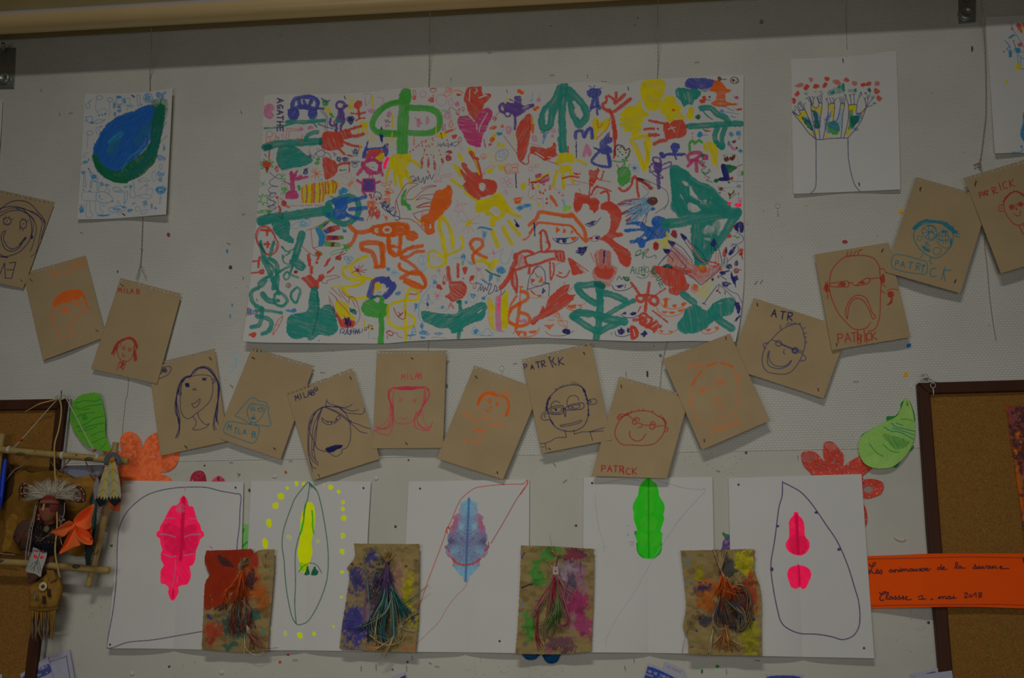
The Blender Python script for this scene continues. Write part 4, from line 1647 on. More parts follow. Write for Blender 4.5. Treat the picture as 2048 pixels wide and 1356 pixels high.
# ------------------------------------------------------------------ other white drawings
DROP = '''
%140 160 .2138
v bl 112,64 140,48 160,45 174,46 178,60 172,84 168,104 166,124 158,148 140,170 120,184 100,193 80,190 60,180 47,164 43,138 46,120 58,100 72,82 90,70
f bl 116,60 140,48 158,48 164,60 156,96 140,128 120,148 96,170 66,176 50,160 43,138 47,120 58,100 72,81 90,69|120,62 144,50 158,60 144,104 120,140 92,164 60,164 46,140 50,116 68,88
b bl 60 50,128 66,96 88,76 116,64
b bl 70 60,140 84,100 120,76 144,56
b bl 80 80,152 112,112 144,80
b az 50 76,116 96,100
v bt 68,128 84,108 96,112 84,140 72,138|120,112 140,84 152,72 148,96 128,124
f dg 168,43 176,52 178,62 174,84 170,112 166,128 160,152 144,170 128,182 100,193 80,190 60,178 48,164 43,140 48,144 64,160 86,170 104,160 124,144 140,132 150,114 152,84 158,60
b dt 70 172,52 168,84 160,120 140,154 112,178
b dg 60 46,144 58,168 80,184 104,188
b az 10 96,172 112,144 140,128|108,148 140,120
s dg 8 170,36 169,52
v dg 152,42 180,36 182,64 168,88
s na 5 180,78 172,94
s dg 4 182,104 168,118
s az 5 40,38 35,43 38,50 32,53 29,47 32,43
s az 6 35,42 40,38
o az 5 275,165,30,20
s az 4 50,36 48,48 49,58 52,62 55,56 66,54 69,58 67,62
d az 22 54,66 60,65 66,64
o az 5 375,185,26,20
s az 4 74,41 74,56 74,68
o az 5 460,200,36,38
z az 7 460,160,30,14
d az 10 88,40 97,38
s az 5 89,45 92,46 95,44
g az 87,49 95,49 94,53 88,52
z az 5 415,240,14,40 420,320,12,30 460,285,20,20 510,195,14,30
l az 4 106,34 112,34 112,50 106,46|100,48 118,48
o az 4 575,245,16,14
l az 4 107,58 109,46
l az 5 125,28 131,28 131,48 127,49 125,28
d az 18 134,46
o az 6 730,170,42,46
z az 5 730,170,40,40
z az 5 825,140,34,28 865,150,16,44
S az 5 36,68 41,69 42,76 38,80 32,78 30,72
l az 5 28,69 33,70|28,76 32,75
z az 5 205,400,16,12
s az 5 43,79 54,74 60,75 65,74 61,78 50,81 43,80
l na 6 57,88 60,86
s az 4 54,87 49,90 49,98 53,103 57,98 53,94 56,88
o az 5 185,495,30,20
s az 4 33,103 32,128|26,138 34,136
o az 4 135,715,14,12
z az 5 145,770,34,18 175,745,10,14
s az 5 21,158 25,154
d az 16 35,166 25,206 37,208 41,81
s az 6 35,166 40,174 48,180 53,186
s az 5 36,168 41,184 46,189 52,186
z az 7 225,905,26,24
l az 5 26,176 25,200 30,200 28,176
z az 6 125,865,24,16
l az 5 40,186 37,200 40,202 41,190
s az 5 43,190 48,190 51,198 51,208|50,190 55,192 54,208
s az 4 50,210 24,210 22,216 23,224 30,226 48,226|31,226 30,254 38,257 42,254 41,248 36,248|37,227 38,248|48,226 48,246 54,252 62,248 60,242|56,232 57,245
S az 5 50,212 60,209 70,212 80,222 80,227 66,230 54,228 49,222
d az 12 56,216 55,218
s az 5 55,220 58,223 62,223
z az 5 395,1135,14,8
s az 4 64,209 69,203 74,206 73,214|60,231 62,237 67,234
z az 4 300,975,20,30 345,985,24,18
s az 5 80,202 88,201 100,209 84,209 80,202
l az 5 86,208 96,207
z az 4 520,1000,18,10
z az 5 570,1000,18,20
l az 4 113,206 120,206 124,220 112,220 113,206
l az 5 118,190 121,204|102,202 110,198
d az 14 118,231 121,230
S az 5 104,209 108,209 106,224 102,230 102,216
d az 12 102,231
s az 4 128,186 140,183 149,189 144,190 138,188 130,192 128,186
d az 9 130,188
s az 4 128,206 140,197 144,198
o az 4 715,985,14,12
s az 4 126,216 134,220 148,222 153,216 140,214 126,216|143,212 144,204 155,204 154,212
z az 4 700,1140,24,20 705,1165,26,14
d az 8 140,238
S az 5 73,240 86,237 100,236 105,238 102,244 88,247 76,247
z az 4 440,1210,50,16
s az 4 87,236 90,226 95,236|88,248 92,252 98,247
z az 6 500,1190,20,10
z az 6 560,1220,32,16
o az 4 632,1205,24,22
s az 4 132,246 145,242 143,248 133,251 132,246
d az 14 118,232
z az 5 110,1210,26,44
z az 7 110,1225,20,20
l az 4 18,233 19,238|22,232 22,237|26,233 26,238
l az 8 51,254 75,252
z az 5 315,1268,60,8
o az 4 850,810,12,28 785,900,20,50
z az 4 835,880,26,40 870,880,16,24
z az 6 850,1030,60,40
d az 26 164,204
d az 16 170,209
o az 6 870,1025,20,34
s az 4 169,216 167,232 170,230 170,218
z az 4 765,1180,10,36 800,1200,16,16
z az 4 840,730,32,28 880,735,16,26
s az 4 174,120 177,128 174,132
z az 4 880,640,12,34 845,930,24,34 890,120,16,18
s bk 7 117,28 121,32|99,250 103,253
'''


def lift_curl(a, b, c=0.0):
    return lambda S, T: a + b * T ** 2 * (0.6 + 0.4 * np.cos(S * 6.28)) + c * S ** 2 * (1 - T * .3)


sheet('drop_drawing', 'drop', 'white sheet with a big blue and green teardrop among tiny blue doodles', 'drawing', None,
      [(169, 187), (230, 187), (290, 184), (345, 176)], [(345, 176), (341, 260), (332, 429)],
      [(154, 439), (230, 437), (332, 429)], [(169, 187), (163, 300), (154, 439)], 0.003, DROP, 'white', lift_curl(.001, .008, .018))

TREE = '''
%1540 80 .2361
g ye 44,130 51,128 51,122 62,118 64,126 58,130 66,140 70,148 74,158 74,161 68,161 67,158 72,156 60,144|69,110 72,112 77,115 82,112 87,111 89,120 87,128 80,120 76,120 70,118|78,151 81,152 80,160 77,160|99,109 108,109 108,132 102,130 104,120 99,118|120,109 128,110 126,114 120,113|93,160 100,159 98,166 94,165|133,110 146,110 145,120 140,120 133,124|128,152 138,150 136,158 132,162 127,160|153,122 162,115 163,118 156,126
v bl 55,130 66,132 71,140 70,148 62,144
f dt 54,130 66,136 71,144 72,154 64,148 58,140
v gr 60,138 70,146 68,150
v bl 72,118 78,120 84,128 86,148 76,150 74,136
f dt 71,120 79,122 82,136 85,148 76,148 75,132
v bl 92,136 98,128 104,118 106,120 100,140 104,156 100,159 94,154
f gr 98,140 106,137 115,140 118,152 114,160 106,160 98,152
v bl 98,144 112,138 118,152 110,154
v sk 116,128 122,118 123,144 120,148 114,140|120,114 123,118 121,122
f gr 134,120 140,118 142,128 152,128 150,138 140,148 132,152 134,140
v bl 146,126 156,124 154,136 140,146 138,152 148,148 150,152 144,154
f dt 136,130 150,130 148,140 138,148
f pr 41,78 50,73 58,74 55,79 46,80|66,64 73,64 72,70 68,72
f re 58,77 64,75 67,80 60,86 57,84|73,77 79,74 84,79 78,83 73,81|89,77 93,71 98,74 95,80 90,82|92,64 98,62 102,66 98,70 94,69
f pr 105,70 112,67 120,71 118,77 109,74
f re 124,68 129,63 134,69 130,72 126,70
f pr 138,71 144,70 149,73 144,78 140,76
f re 153,74 160,72 164,75 158,80 154,78|163,73 170,70 172,76 165,78
f pr 177,72 183,69 186,75 179,78
f re 176,84 181,82 187,87 182,92 177,90|180,96 185,94 190,99 186,104 181,102|42,90 48,85 51,89 47,96 42,94|37,100 40,97 44,100 44,106 41,110 38,106
v te 57,90 64,88 67,91 60,94|74,87 80,86 79,90|82,88 89,86 88,90|96,88 104,84 112,80 124,78 126,88 112,92 100,94
f te 103,88 107,85 110,90 105,93|121,76 124,72 127,80 126,88 122,84|114,78 120,77 120,82 115,82
v te 131,85 140,83 147,84 146,89 132,88
f te 141,84 147,82 146,89
d te 22 162,90 154,90
f dt 165,82 169,81 172,87 168,89
v te 171,95 177,94 176,99 171,100
f te 174,108 177,104 180,107 178,110
v te 48,110 50,102 54,106 52,109|38,120 41,114 42,118
s pen 6 78,168 66,158 54,142 43,129 38,122|38,122 47,128 52,125 49,120 59,118|59,118 66,134 72,150 76,167|69,109 71,128 75,150 78,168|69,109 74,113 78,116 82,112 83,107|83,107 88,108 86,128 83,148 85,168|90,168 94,148 98,128 99,109|99,109 109,108 108,128 107,138|107,138 113,136 117,124 120,108|120,108 126,109 123,128 122,148 120,165|125,165 130,148 133,130 133,110|133,110 147,110 146,120 147,125 154,124 163,114|163,114 154,138 142,154 132,166|78,168 88,169 100,167 132,166|78,168 78,200 78,242 75,254 69,259|132,166 133,200 138,228 144,246 152,256
l pen 5 46,126 38,120|41,123 43,118|49,120 43,112 41,113|52,120 47,111 48,107|56,118 50,108|58,118 53,108|59,118 57,109 60,107|71,109 63,98 60,99|72,109 66,97 65,96|72,109 69,100 67,96|73,109 74,100 71,95|74,100 76,96|83,107 79,96|84,107 81,98 83,94|86,106 85,98 87,92 90,92|88,107 88,96 86,93|100,109 96,101 94,99|96,101 98,98|104,108 101,98|107,108 108,100 105,98|109,108 110,101 113,99|120,108 118,99 116,97|122,108 121,100 120,96|124,108 124,100 124,96|126,109 127,100 128,99|133,110 129,98 126,92|129,98 128,92|138,110 136,96 134,92|136,96 138,92|143,110 142,94 144,91|142,94 141,90|147,110 150,98 156,92|152,96 151,92|163,114 161,102 159,97|161,102 163,97|163,114 166,100 170,91|166,100 165,93|164,113 170,104 176,97|164,114 174,110
s bk 7 123,32 124,34 124,38|150,242 152,244 151,247
'''
sheet('tree_drawing', 'tree', 'white sheet with a tree of yellow forearms and red fingertip leaves, beneath the hanging string', 'drawing', None,
      [(1582, 117), (1640, 116), (1710, 112), (1793, 101)], [(1793, 101), (1798, 250), (1801, 379)],
      [(1587, 388), (1690, 384), (1801, 379)], [(1582, 117), (1584, 250), (1587, 388)], 0.003, TREE, 'white', lift_curl(.001, .008, .001))

CORNER = '''
%1880 0 .236
f re 129,41 136,40 140,50 138,56 133,51|119,47 122,46 125,52 122,52
s az 5 120,39 124,50 130,60 142,80 148,88
f az 115,66 122,58 128,60 122,64
b az 8 109,68 118,78 112,83 120,86 116,74
f az 105,86 110,86 110,89|116,88 122,86 122,96 118,98
b az 8 124,68 128,80 124,88
f az 127,82 136,82 137,89 131,90
f re 131,75 138,72 140,77 134,80
l az 5 131,94 133,109|137,98 136,110
s az 5 128,88 138,98 148,100
f ye 128,110 134,108 138,114 134,119 128,116
l az 6 136,116 148,118
f ye 110,136 114,134 116,139 112,141
d py 14 119,38
f py 138,46 146,47 142,53
d or 14 140,88
b az 12 142,192 141,210 140,220 138,230
f az 140,212 148,210 148,240 142,240 136,228
s az 6 138,248 140,254 136,258 122,258
d az 20 138,248
f or 138,40 144,38 152,48 146,52
b az 10 152,60 164,80 176,70 180,100
f gr 152,112 176,104 180,128 156,140
'''
sheet('figure_drawing', 'corner', 'white sheet with a blue, red and yellow painted figure, cut by the upper right edge', 'drawing', None,
      [(1970, 33), (2048, 30), (2170, 25)], [(2170, 25), (2184, 310)], [(1990, 307), (2048, 306), (2184, 310)],
      [(1970, 33), (1980, 160), (1990, 307)], 0.003, CORNER, 'white', lift_curl(.001, .012, .006))
sheet('blank_drawing', 'leftedge', 'white sheet whose right edge shows at the left side of the picture', 'drawing', None,
      [(-200, 205), (-90, 203), (5, 200)], [(5, 200), (2, 260), (-4, 330)], [(-210, 345), (-4, 330)], [(-200, 205), (-210, 345)], 0.003, '', 'white', lift_curl(.001, .006, .002))

# ------------------------------------------------------------------ brown portrait sheets
PORT = []


def portrait(key, label, q, order, art, n_holes=0, hole=(0.03, 0.99), curl=0.006, extra=None, tear=None, seed=1, name='portrait_drawing'):
    TL, TR, BR, BL = q
    hs = []
    if n_holes:
        for i in range(n_holes):
            u = hole[0] + (hole[1] - hole[0]) * i / (n_holes - 1)
            ex = TL[0] + (TR[0] - TL[0]) * u; ey = TL[1] + (TR[1] - TL[1]) * u
            dn = ((BL[0] - TL[0]), (BL[1] - TL[1])); l = math.hypot(*dn)
            rr = random.Random(i * 7 + seed)
            hs.append((ex + dn[0] / l * 3.6, ey + dn[1] / l * 3.6, 2.5 + rr.uniform(-.3, .4)))
    f = lambda S, T: curl * (0.25 + T ** 2 * .8 * (0.7 + .3 * np.cos(S * 5 + seed))) + .001 * np.sin(S * 7 + seed)
    o = sheet(name, key, label, 'portrait', 'brown sheets with drawn faces',
              [TL, TR], [TR, BR], [BL, BR], [TL, BL], 0.0025 + order * 0.0022, art, 'kraft', f, holes=hs, mat=M_KRAFT, seed=seed, rough_edge=0.25, tear=tear)
    return o


portrait('ev', 'leftmost brown sheet, a big smiling long haired face above the letters EV',
         [(-24, 375), (110, 404), (46, 577), (-89, 547)], 1, '''
@0 320 .3096
s bn 5 355,275 355,275|-10,330 60,275 130,262 190,280 240,330 290,400 275,470 265,515|-10,315 70,300 140,310 210,340 270,380 290,410
s bn 4 -10,345 80,310 160,320 240,350 280,420|100,310 180,350 215,380 235,440 215,540 195,590|150,320 210,380 215,440 200,500|270,420 255,500 235,590 200,625
s bn 5 -10,370 50,335 120,325 180,350 200,400 205,460 190,520 130,590 60,620 0,625 50,630|-20,600 20,620 50,632|40,455 15,470 8,510 30,570 70,590 120,570 165,500|35,465 22,500 40,550 75,575 115,560 170,505 165,498 125,545
o bn 5 47,395,26,22 150,413,22,30
d bn 9 47,395 150,413
l bn 4 20,375 30,385|35,360 40,375|60,362 56,375|88,378 70,385|25,420 33,410|45,425 45,415|60,420 58,412|145,375 148,388|165,380 162,390|185,390 172,398|125,440 132,430|125,455 135,440|148,460 147,445
z bn 5 205,497,10,14
l bn 5 -20,780 30,665 35,760|60,665 102,660 75,765 30,762|45,710 90,708
''', 15, seed=3)
portrait('emilie', 'brown sheet with an orange crew cut face and mirrored EMILIE written in orange, tilted left',
         [(46, 547), (170, 511), (212, 674), (86, 721)], 2, '''
@0 320 .3096
f or 345,950 350,910 380,870 410,850 460,838 520,840 550,880 570,955 545,900 520,880 500,905 470,900 440,920 400,925 375,935 355,950
s or 7 350,950 345,920 375,880
l or 5 400,925 395,950|430,920 425,945|380,930 375,955|460,905 455,925
s or 5 340,960 335,980
s or 6 545,885 555,920 575,960
s bor 5 370,940 350,1000 345,1050 375,1110 380,1150 470,1125 455,1080 470,1050 520,990 545,950 550,900
s bor 4 375,1110 460,1090
s bor 5 355,1010 330,1005 328,1035 350,1045|540,960 552,965 545,990 530,985
z bor 5 425,970,32,20
z bor 5 500,925,30,16
s bor 5 445,1020 455,1010 462,1022
l bor 5 395,985 385,995
t bor 6 350,755,32,-12,0 I
l bor 5 355,755 345,715|345,715 335,720 338,740 350,738|382,742 374,705|440,720 432,685|440,720 415,728 410,735|462,718 456,688|485,710 480,665 495,690 508,655 515,700|535,695 525,650|525,650 545,648|528,668 545,665|535,695 550,690|400,738 395,725
''', 8, hole=(.04, .48), seed=5, tear=[(108, 540, -.29, 175, 2.0)][:0])
portrait('milared', 'brown sheet with MILA B in red above a tiny red pigtailed face near the bottom',
         [(241, 556), (363, 588), (314, 768), (182, 738)], 3, '''
@0 320 .3096
t rd 5 763,855,30,3,0 M
t rd 5 800,857,30,5,20 ILA B
%170 550 .2
@0 320 .3096
s rd 5 755,1200 770,1170 800,1155 830,1150 860,1165 870,1200 865,1240 850,1280 820,1300 780,1290 760,1250 755,1200
b rd 16 725,1250 745,1210 765,1180 800,1160 840,1150 870,1170 885,1210
b rd 22 870,1240 875,1290
s rd 5 720,1255 750,1200|735,1265 755,1215
o rd 5 800,1215,9,10 838,1225,9,10 875,1212,11,14
o rd 4 770,1190,12,14 750,1215,12,12
s rd 5 790,1245 795,1270 810,1265
l rd 5 775,1300 755,1356|815,1300 795,1356
l rd 8 780,1305 800,1320 775,1340|800,1300 785,1325 790,1350
l rd 4 740,1390 790,1395
''', 15, seed=7)
portrait('milacircle', 'brown sheet with a long haired navy face, MILAB circled in the upper left corner',
         [(297, 730), (429, 697), (455, 883), (321, 912)], 4, '''
%280 680 .20654
S bn 6 20,69 30,60 48,52 59,52 60,58 54,67 40,74 26,77 21,74
t bn 8 115,350,42,-15,0 M
t bn 8 160,335,40,-15,27 ILAB
S bn 6 83,78 94,72 112,68 128,68 138,72 141,86 140,104 134,120 120,134 106,144 98,151 88,151 80,140 78,124 79,100
s bn 10 99,70 104,60 116,53 132,56 144,70 151,86 151,110 150,136 148,158
s bn 7 98,69 108,57 124,51 138,57 147,72 154,90 152,112 147,136 148,158|104,66 112,57 128,55 140,66 149,80 153,94 151,120 144,148 142,166 144,176
s bn 6 150,120 146,148 144,164 148,174|149,152 151,160 152,164
s bn 11 98,70 86,75 77,86 72,102 70,124 73,148 76,164
s bn 7 97,69 86,72 78,82 73,96 71,120 76,144 77,166 73,180 69,190|88,74 79,88 70,112 68,136 75,156 75,174 70,189
s bn 6 75,150 77,166 76,180 73,189|96,70 97,75|80,94 76,98 74,104 77,107 80,106
o bn 5 392,512,10,12
s bn 6 139,77 143,75 146,79 144,83 140,84
s bn 5 141,80 144,79
g bn 86,85 95,82 96,91 89,92
z bn 8 455,437,20,20 622,383,20,14
l bn 5 120,74 122,77|124,72 124,76|129,72 127,76
l bn 6 108,93 102,96 110,97
s bn 6 100,124 108,121 116,114 115,122 110,129 104,131 100,124|112,141 114,150 122,160 128,164 134,162|102,148 109,158 106,168 102,173 112,174 128,169 134,162
s bk 8 87,205 91,209
s bk 7 134,34 138,38
''', 16, seed=9)
portrait('milateal', 'brown sheet with a small teal face, angular bob and a boxed teal name',
         [(504, 695), (628, 732), (561, 919), (432, 875)], 5, '''
%280 680 .20654
s bt 7 184,147 196,132 216,112 230,118 246,123 249,144 252,166 224,164|184,147 200,154 213,162 216,159|213,124 208,134 208,144 212,154 218,160 226,159 236,148 242,136 244,128
l bt 5 214,123 243,127|215,121 216,126|219,122 220,126|223,122 224,127|228,123 228,128|233,124 233,128|238,124 238,129
s bt 6 212,132 217,128 223,132
s bt 7 214,134 219,132 223,136 217,137 214,134|228,136 233,131 239,135 233,139 228,136
l bt 7 228,133 239,131
s bt 5 222,142 219,146 222,148
g bt 215,151 219,148 224,152 221,154 217,154
s bt 6 215,151 219,149 224,152 220,154 215,151
l bt 6 217,160 213,163 215,164|223,160 225,164
S bt 7 172,158 200,162 226,166 231,174 226,192 219,200 204,196 180,187 163,179 163,171
t bt 8 845,865,48,10,0 M
d bt 24 186,171
l bt 7 185,173 184,181
t bt 8 950,905,46,8,46 LA
d bt 7 207,182
t bt 8 1080,940,56,6,0 B
s bk 7 217,33 222,36|259,209 262,212
''', 16, seed=11)
portrait('milasmile', 'brown sheet with a stern windblown navy face and dark lips, MILAB above',
         [(573, 786), (705, 736), (760, 918), (626, 961)], 6, '''
%560 690 .20644
t bn 8 155,540,50,-17,0 M
t bn 8 205,520,50,-17,36 ILAB
o bn 6 348,428,18,20
l bn 6 67,85 70,88 72,84
s bn 6 91,105 88,118
l bn 6 90,108 96,114 120,121 132,120 140,115
s bn 6 88,118 104,120 124,123 140,128 153,125|86,120 112,120 128,131 144,133 158,134 163,130 164,122|86,120 108,128 124,138 138,149 152,154 166,160 180,163|86,120 108,130 128,144 144,158 156,168 169,171|116,123 128,134 134,148
s bn 10 86,120 78,123
s bn 6 84,120 70,128 60,140 55,160 54,190 56,216 64,238 70,238|83,120 68,132 62,148 57,172 56,200 62,222 74,233|83,121 73,138 65,158 62,184 62,210 66,220 74,229|82,122 76,140 70,160 66,184 66,206 69,222|80,125 74,140 71,164 69,188 64,204|70,130 58,152 58,170 66,186 72,200 82,205 94,208 104,215 112,215 120,208 120,202 128,200 135,188 137,170 135,149
s bn 5 66,132 60,152|54,200 57,220 63,246
l bn 6 81,141 82,148 91,154 99,154 100,148 96,149 88,147 81,141|105,152 110,140 115,136 117,141 112,147 105,152
d bn 18 93,149 110,145
l bn 5 100,148 102,153|99,149 104,148
f bn 88,201 104,194 122,194 120,199 112,202 100,208 92,208|89,202 106,195 121,195 112,201 98,207
o bn 5 680,742,12,12
s bk 6 136,62 138,66|74,251 76,254
l bn 4 101,110 104,110
''', 17, seed=13, tear=[(652, 757, -.38, 664, 2)])
portrait('milapink', 'brown sheet hanging straight with a pink flat topped long haired face and MILAB in pink',
         [(754, 701), (893, 701), (886, 896), (745, 897)], 7, '''
%560 690 .20644
t bp 7 1175,335,50,-2,0 M
t bp 7 1230,333,55,-3,38 ILAB
f bp 220,83 240,80 260,80 280,80 284,83 260,86 240,88 228,86|222,83 240,80 260,80 280,81 260,86 240,87
s bp 8 222,82 213,85 209,92 212,106 215,124 215,140
s bp 6 224,83 214,88 209,100 217,120 220,136 219,152 216,166 210,174 198,173 184,167|222,86 219,100 220,120 215,140 208,156 194,164 181,166|216,88 211,96 215,112 220,124 217,144 210,158 196,163 186,160|212,88 213,108 218,128 218,148 212,160 200,163 185,156
s bp 5 214,120 210,140 200,154 186,163
s bp 6 217,104 218,120 220,140 224,149 234,153 246,152 258,146 262,138 264,128
s bp 9 284,82 289,88 288,100 280,112 274,124 270,138
s bp 6 282,84 290,92 286,106 278,118 272,130 266,140 268,154 280,163 288,164 296,148|286,84 282,100 279,116 270,128 262,138 260,152 262,160 280,166 290,165|281,86 280,104 276,120 266,136 267,150 276,160 286,162 293,158
s bp 5 280,84 277,108 275,124 278,144 284,158 290,158|264,134 261,148 264,160
s bp 6 236,140 238,144 242,144 246,140|230,108 232,111 235,109 236,106
l bp 5 230,102 232,106|234,102 234,106|238,103 236,106
s bp 6 257,109 260,112 263,109
l bp 5 258,105 259,108|261,104 261,108|265,104 262,108
s bk 6 255,25 258,27|244,189 246,192
''', 17, seed=15)
portrait('ranm', 'brown sheet with a small orange person with open arms, stray letters above and below',
         [(949, 731), (1081, 779), (1006, 959), (873, 917)], 8, '''
%860 680 .2139
s or 26 90,120 94,108 104,100 114,99 121,101
f or 88,122 91,110 98,101 108,97 119,97 122,101 120,104 108,102 100,107 94,116 91,122|120,102 128,101 140,104 148,112 150,124 148,134 145,143 140,144 141,136 145,128 144,116 138,109 130,105 122,107
l or 9 120,98 122,107
s bor 5 100,138 92,130 92,122 98,110 112,106 124,106 136,114 138,128 132,140 120,147 108,145 101,140|98,138 100,143 99,146|103,141 102,147
S bor 6 94,148 104,147 108,156 106,166 96,168 88,164 86,155
l or 7 108,114 115,116|110,118 114,111|112,119 111,110|114,117 109,112
z or 7 627,595,16,18
l or 5 112,109 112,111
g or 109,128 115,123 116,128
s or 11 104,130 108,134 115,132
l bor 5 88,150 74,140|86,155 71,143
s bor 5 75,138 70,137 65,140 68,144 72,142
l bor 5 65,139 60,137|66,138 62,134|68,137 67,133|71,136 72,133|74,138 76,134|109,159 128,157|108,162 128,160
S bor 5 130,156 134,158 133,162 129,162
l bor 5 131,156 132,154|133,157 136,156|134,159 138,159|133,162 136,163
s or 12 93,166 88,169 80,171
s bor 5 91,166 86,170 79,171
z bor 5 480,845,22,12
o bor 5 457,877,9,12
l bor 5 98,170 97,176 102,178|100,170 101,177
t bor 5 322,955,34,4,32 RA_NM
t bor 5 708,510,32,22,20 IM
l bor 5 135,91 137,96|138,93 144,92|141,93 139,102
s bk 7 86,68 88,71|125,247 126,250
''', 14, seed=17)
portrait('patnavy', 'brown sheet with PATRICK in navy across the top and a navy face with winged glasses',
         [(1044, 719), (1182, 685), (1223, 880), (1084, 907)], 9, '''
%860 680 .2139
t bn 9 880,280,52,-8,0 P
t bn 9 945,275,40,-8,0 A
t bn 9 1000,265,58,-12,52 TR
l bn 9 222,32 230,51
d bn 16 224,32
l bn 9 232,33 228,39 233,45 236,47
t bn 9 1205,235,70,-5,0 K
s bn 7 222,138 218,128 220,112 230,100 242,90 258,85 272,84 284,88 291,100 295,116 296,132 294,148 288,160 276,168 260,171 244,168 232,160 225,148 222,138
f bn 216,132 216,124 220,112 228,102 222,116 220,130|280,84 288,90 294,106 296,118 292,112 288,98 284,90
b bn 12 296,130 297,142
b bn 10 224,148 232,160
l bn 5 234,91 235,96|237,90 238,94|243,86 244,90|248,84 248,88|252,84 252,87|257,82 258,86|263,80 264,84|267,78 268,83|270,78 272,83|274,80 276,84|278,82 279,84
s bn 6 219,132 210,138 208,146 213,150 222,149|221,138 215,138 213,142 216,145|293,119 298,112 308,110 312,115 308,120 296,121|295,116 300,113 302,116 296,119|226,125 228,118 236,114 243,118|256,122 257,112 262,105 272,104 277,108 278,113
S bn 7 220,131 232,124 248,123 249,130 246,138 232,139 224,136
S bn 6 225,131 234,127 246,127 243,135 232,136
S bn 7 252,128 264,121 286,118 286,128 268,131 256,131
S bn 6 258,127 268,122 281,122 280,126 268,129
f bn 233,132 234,128 238,129 237,133|264,126 269,124 270,126 265,128
l bn 5 226,136 226,139|230,136 230,140|235,136 236,139|240,136 241,138|258,122 260,125|280,119 280,122
l bn 10 249,128 253,129
l bn 7 249,128 251,138 253,144 254,136 252,129
S bn 6 243,160 252,158 268,155 283,150 280,155 260,160 246,162
l bn 6 252,168 255,182|269,169 270,176
s bn 6 270,176 284,172 300,171 326,164
l bn 6 300,172 324,170
s bn 6 255,182 236,183 226,189 215,193 204,194
l bn 6 215,193 218,206|299,171 304,188
l bn 5 207,200 214,200
s bk 7 288,23 289,26|222,202 225,205
''', 15, seed=19)
portrait('patred', 'brown sheet with a wide smiling red face in round glasses, PATRICK along the bottom',
         [(1239, 753), (1379, 792), (1334, 957), (1183, 952)], 10, '''
%1170 660 .22119
S rd 8 67,158 80,150 100,146 120,148 132,156 140,160 145,170 143,184 136,196 124,206 106,209 86,208 68,207 58,198 54,186 58,172
l rd 7 84,146 84,150|97,143 98,146|106,143 105,147|123,146 121,150|138,153 134,157
b rd 14 70,155 81,150
b rd 12 140,158 146,166 146,172
s rd 7 72,153 64,152 58,158 60,162 68,156|60,159 64,155 69,158|75,153 82,157 88,164
o rd 8 448,833,20,20 607,875,24,22
d rd 9 90,166 122,175
s rd 7 88,161 93,158 98,160 98,165
s rd 6 90,162 94,161
s rd 7 118,170 120,166 125,166 128,172
s rd 6 118,172 122,169 126,172
l rd 7 94,168 103,170 102,176 96,176|103,172 116,172
s rd 7 126,176 136,173 145,174|145,175 150,177 149,183 143,184
s rd 6 145,178 148,180
s rd 8 81,183 81,192 88,199 96,201 104,197 110,188
t rd 9 150,1280,56,2,54 PATR
l rd 9 69,250 70,261
d rd 10 71,248
t rd 9 370,1305,56,0,58 CK
s bk 7 65,100 66,104
''', 14, seed=21, curl=.005)
portrait('patorange', 'tilted brown sheet with a squarish orange face in tiny square glasses',
         [(1325, 719), (1460, 667), (1540, 841), (1404, 900)], 11, '''
%1170 660 .22119
S bor 6 233,62 250,60 267,69 273,84 277,104 278,128 270,148 254,156 230,166 212,173 201,165 196,144 192,120 193,100 204,82 218,69
b or 14 221,65 237,59
b or 16 247,60 258,62 267,67
b or 14 204,83 210,74
b or 16 194,100 197,93 202,86
t bor 6 945,370,60,-8,50 PT
l bor 6 182,71 192,67 216,60|209,58 210,67|206,63 216,60
s bor 6 274,83 278,81 282,86 279,92 274,92
o bor 4 1388,432,10,14
s bor 6 191,124 187,126 188,132 193,134
s bor 5 189,127 192,130
l bor 6 204,108 215,102 217,112 207,115 204,108|237,93 248,90 250,97 239,102 237,93
s or 7 207,110 212,108 214,110|240,96 246,93 248,95
d or 12 211,110 244,95
l bor 6 217,109 238,100
s bor 6 233,120 234,126 232,133 238,136 245,130 248,126 243,125 239,120
d bor 8 238,131 242,131
s bor 6 235,146 240,148 247,144 251,137
t bor 6 1160,945,52,-16,0 P
t bor 6 1195,925,50,-16,38 ATR
l bor 6 262,166 265,176
t bor 6 1335,870,50,-18,46 CK
s bk 7 255,13 255,17|216,198 216,202
''', 0, seed=23, curl=.008)
portrait('atr', 'brown sheet turned sideways with a grinning pear shaped grey blue face and ATR above it',
         [(1508, 596), (1697, 658), (1647, 797), (1457, 735)], 6.0, '''
%1460 470 .25066
S pen 6 109,142 115,149 118,160 120,172 116,190 109,204 100,216 88,222 70,221 58,217 52,206 52,192 58,176 67,166 80,153 94,145
s pen 6 67,167 76,171 100,181 116,186|82,175 100,183 115,189
o pen 7 388,865,24,22 520,922,26,24
o pen 6 518,922,18,16
s pen 6 62,172 55,173 53,178 57,181|116,191 121,195 120,200 112,201|87,182 85,188 88,190|63,185 62,196 68,206 80,210 90,208 98,200 94,207 82,213 70,212 61,207 60,194 61,187 63,185
l pen 6 80,144 81,150|94,139 90,144|98,140 95,144|105,140 100,142|113,141 109,142|120,148 117,149|122,156 118,158|122,163 119,163|123,171 120,171
t bn 9 330,650,56,8,0 A
t bn 9 400,670,62,8,58 TR
s bk 7 43,109 44,113|141,245 141,249
''', 0, seed=25, curl=.006)
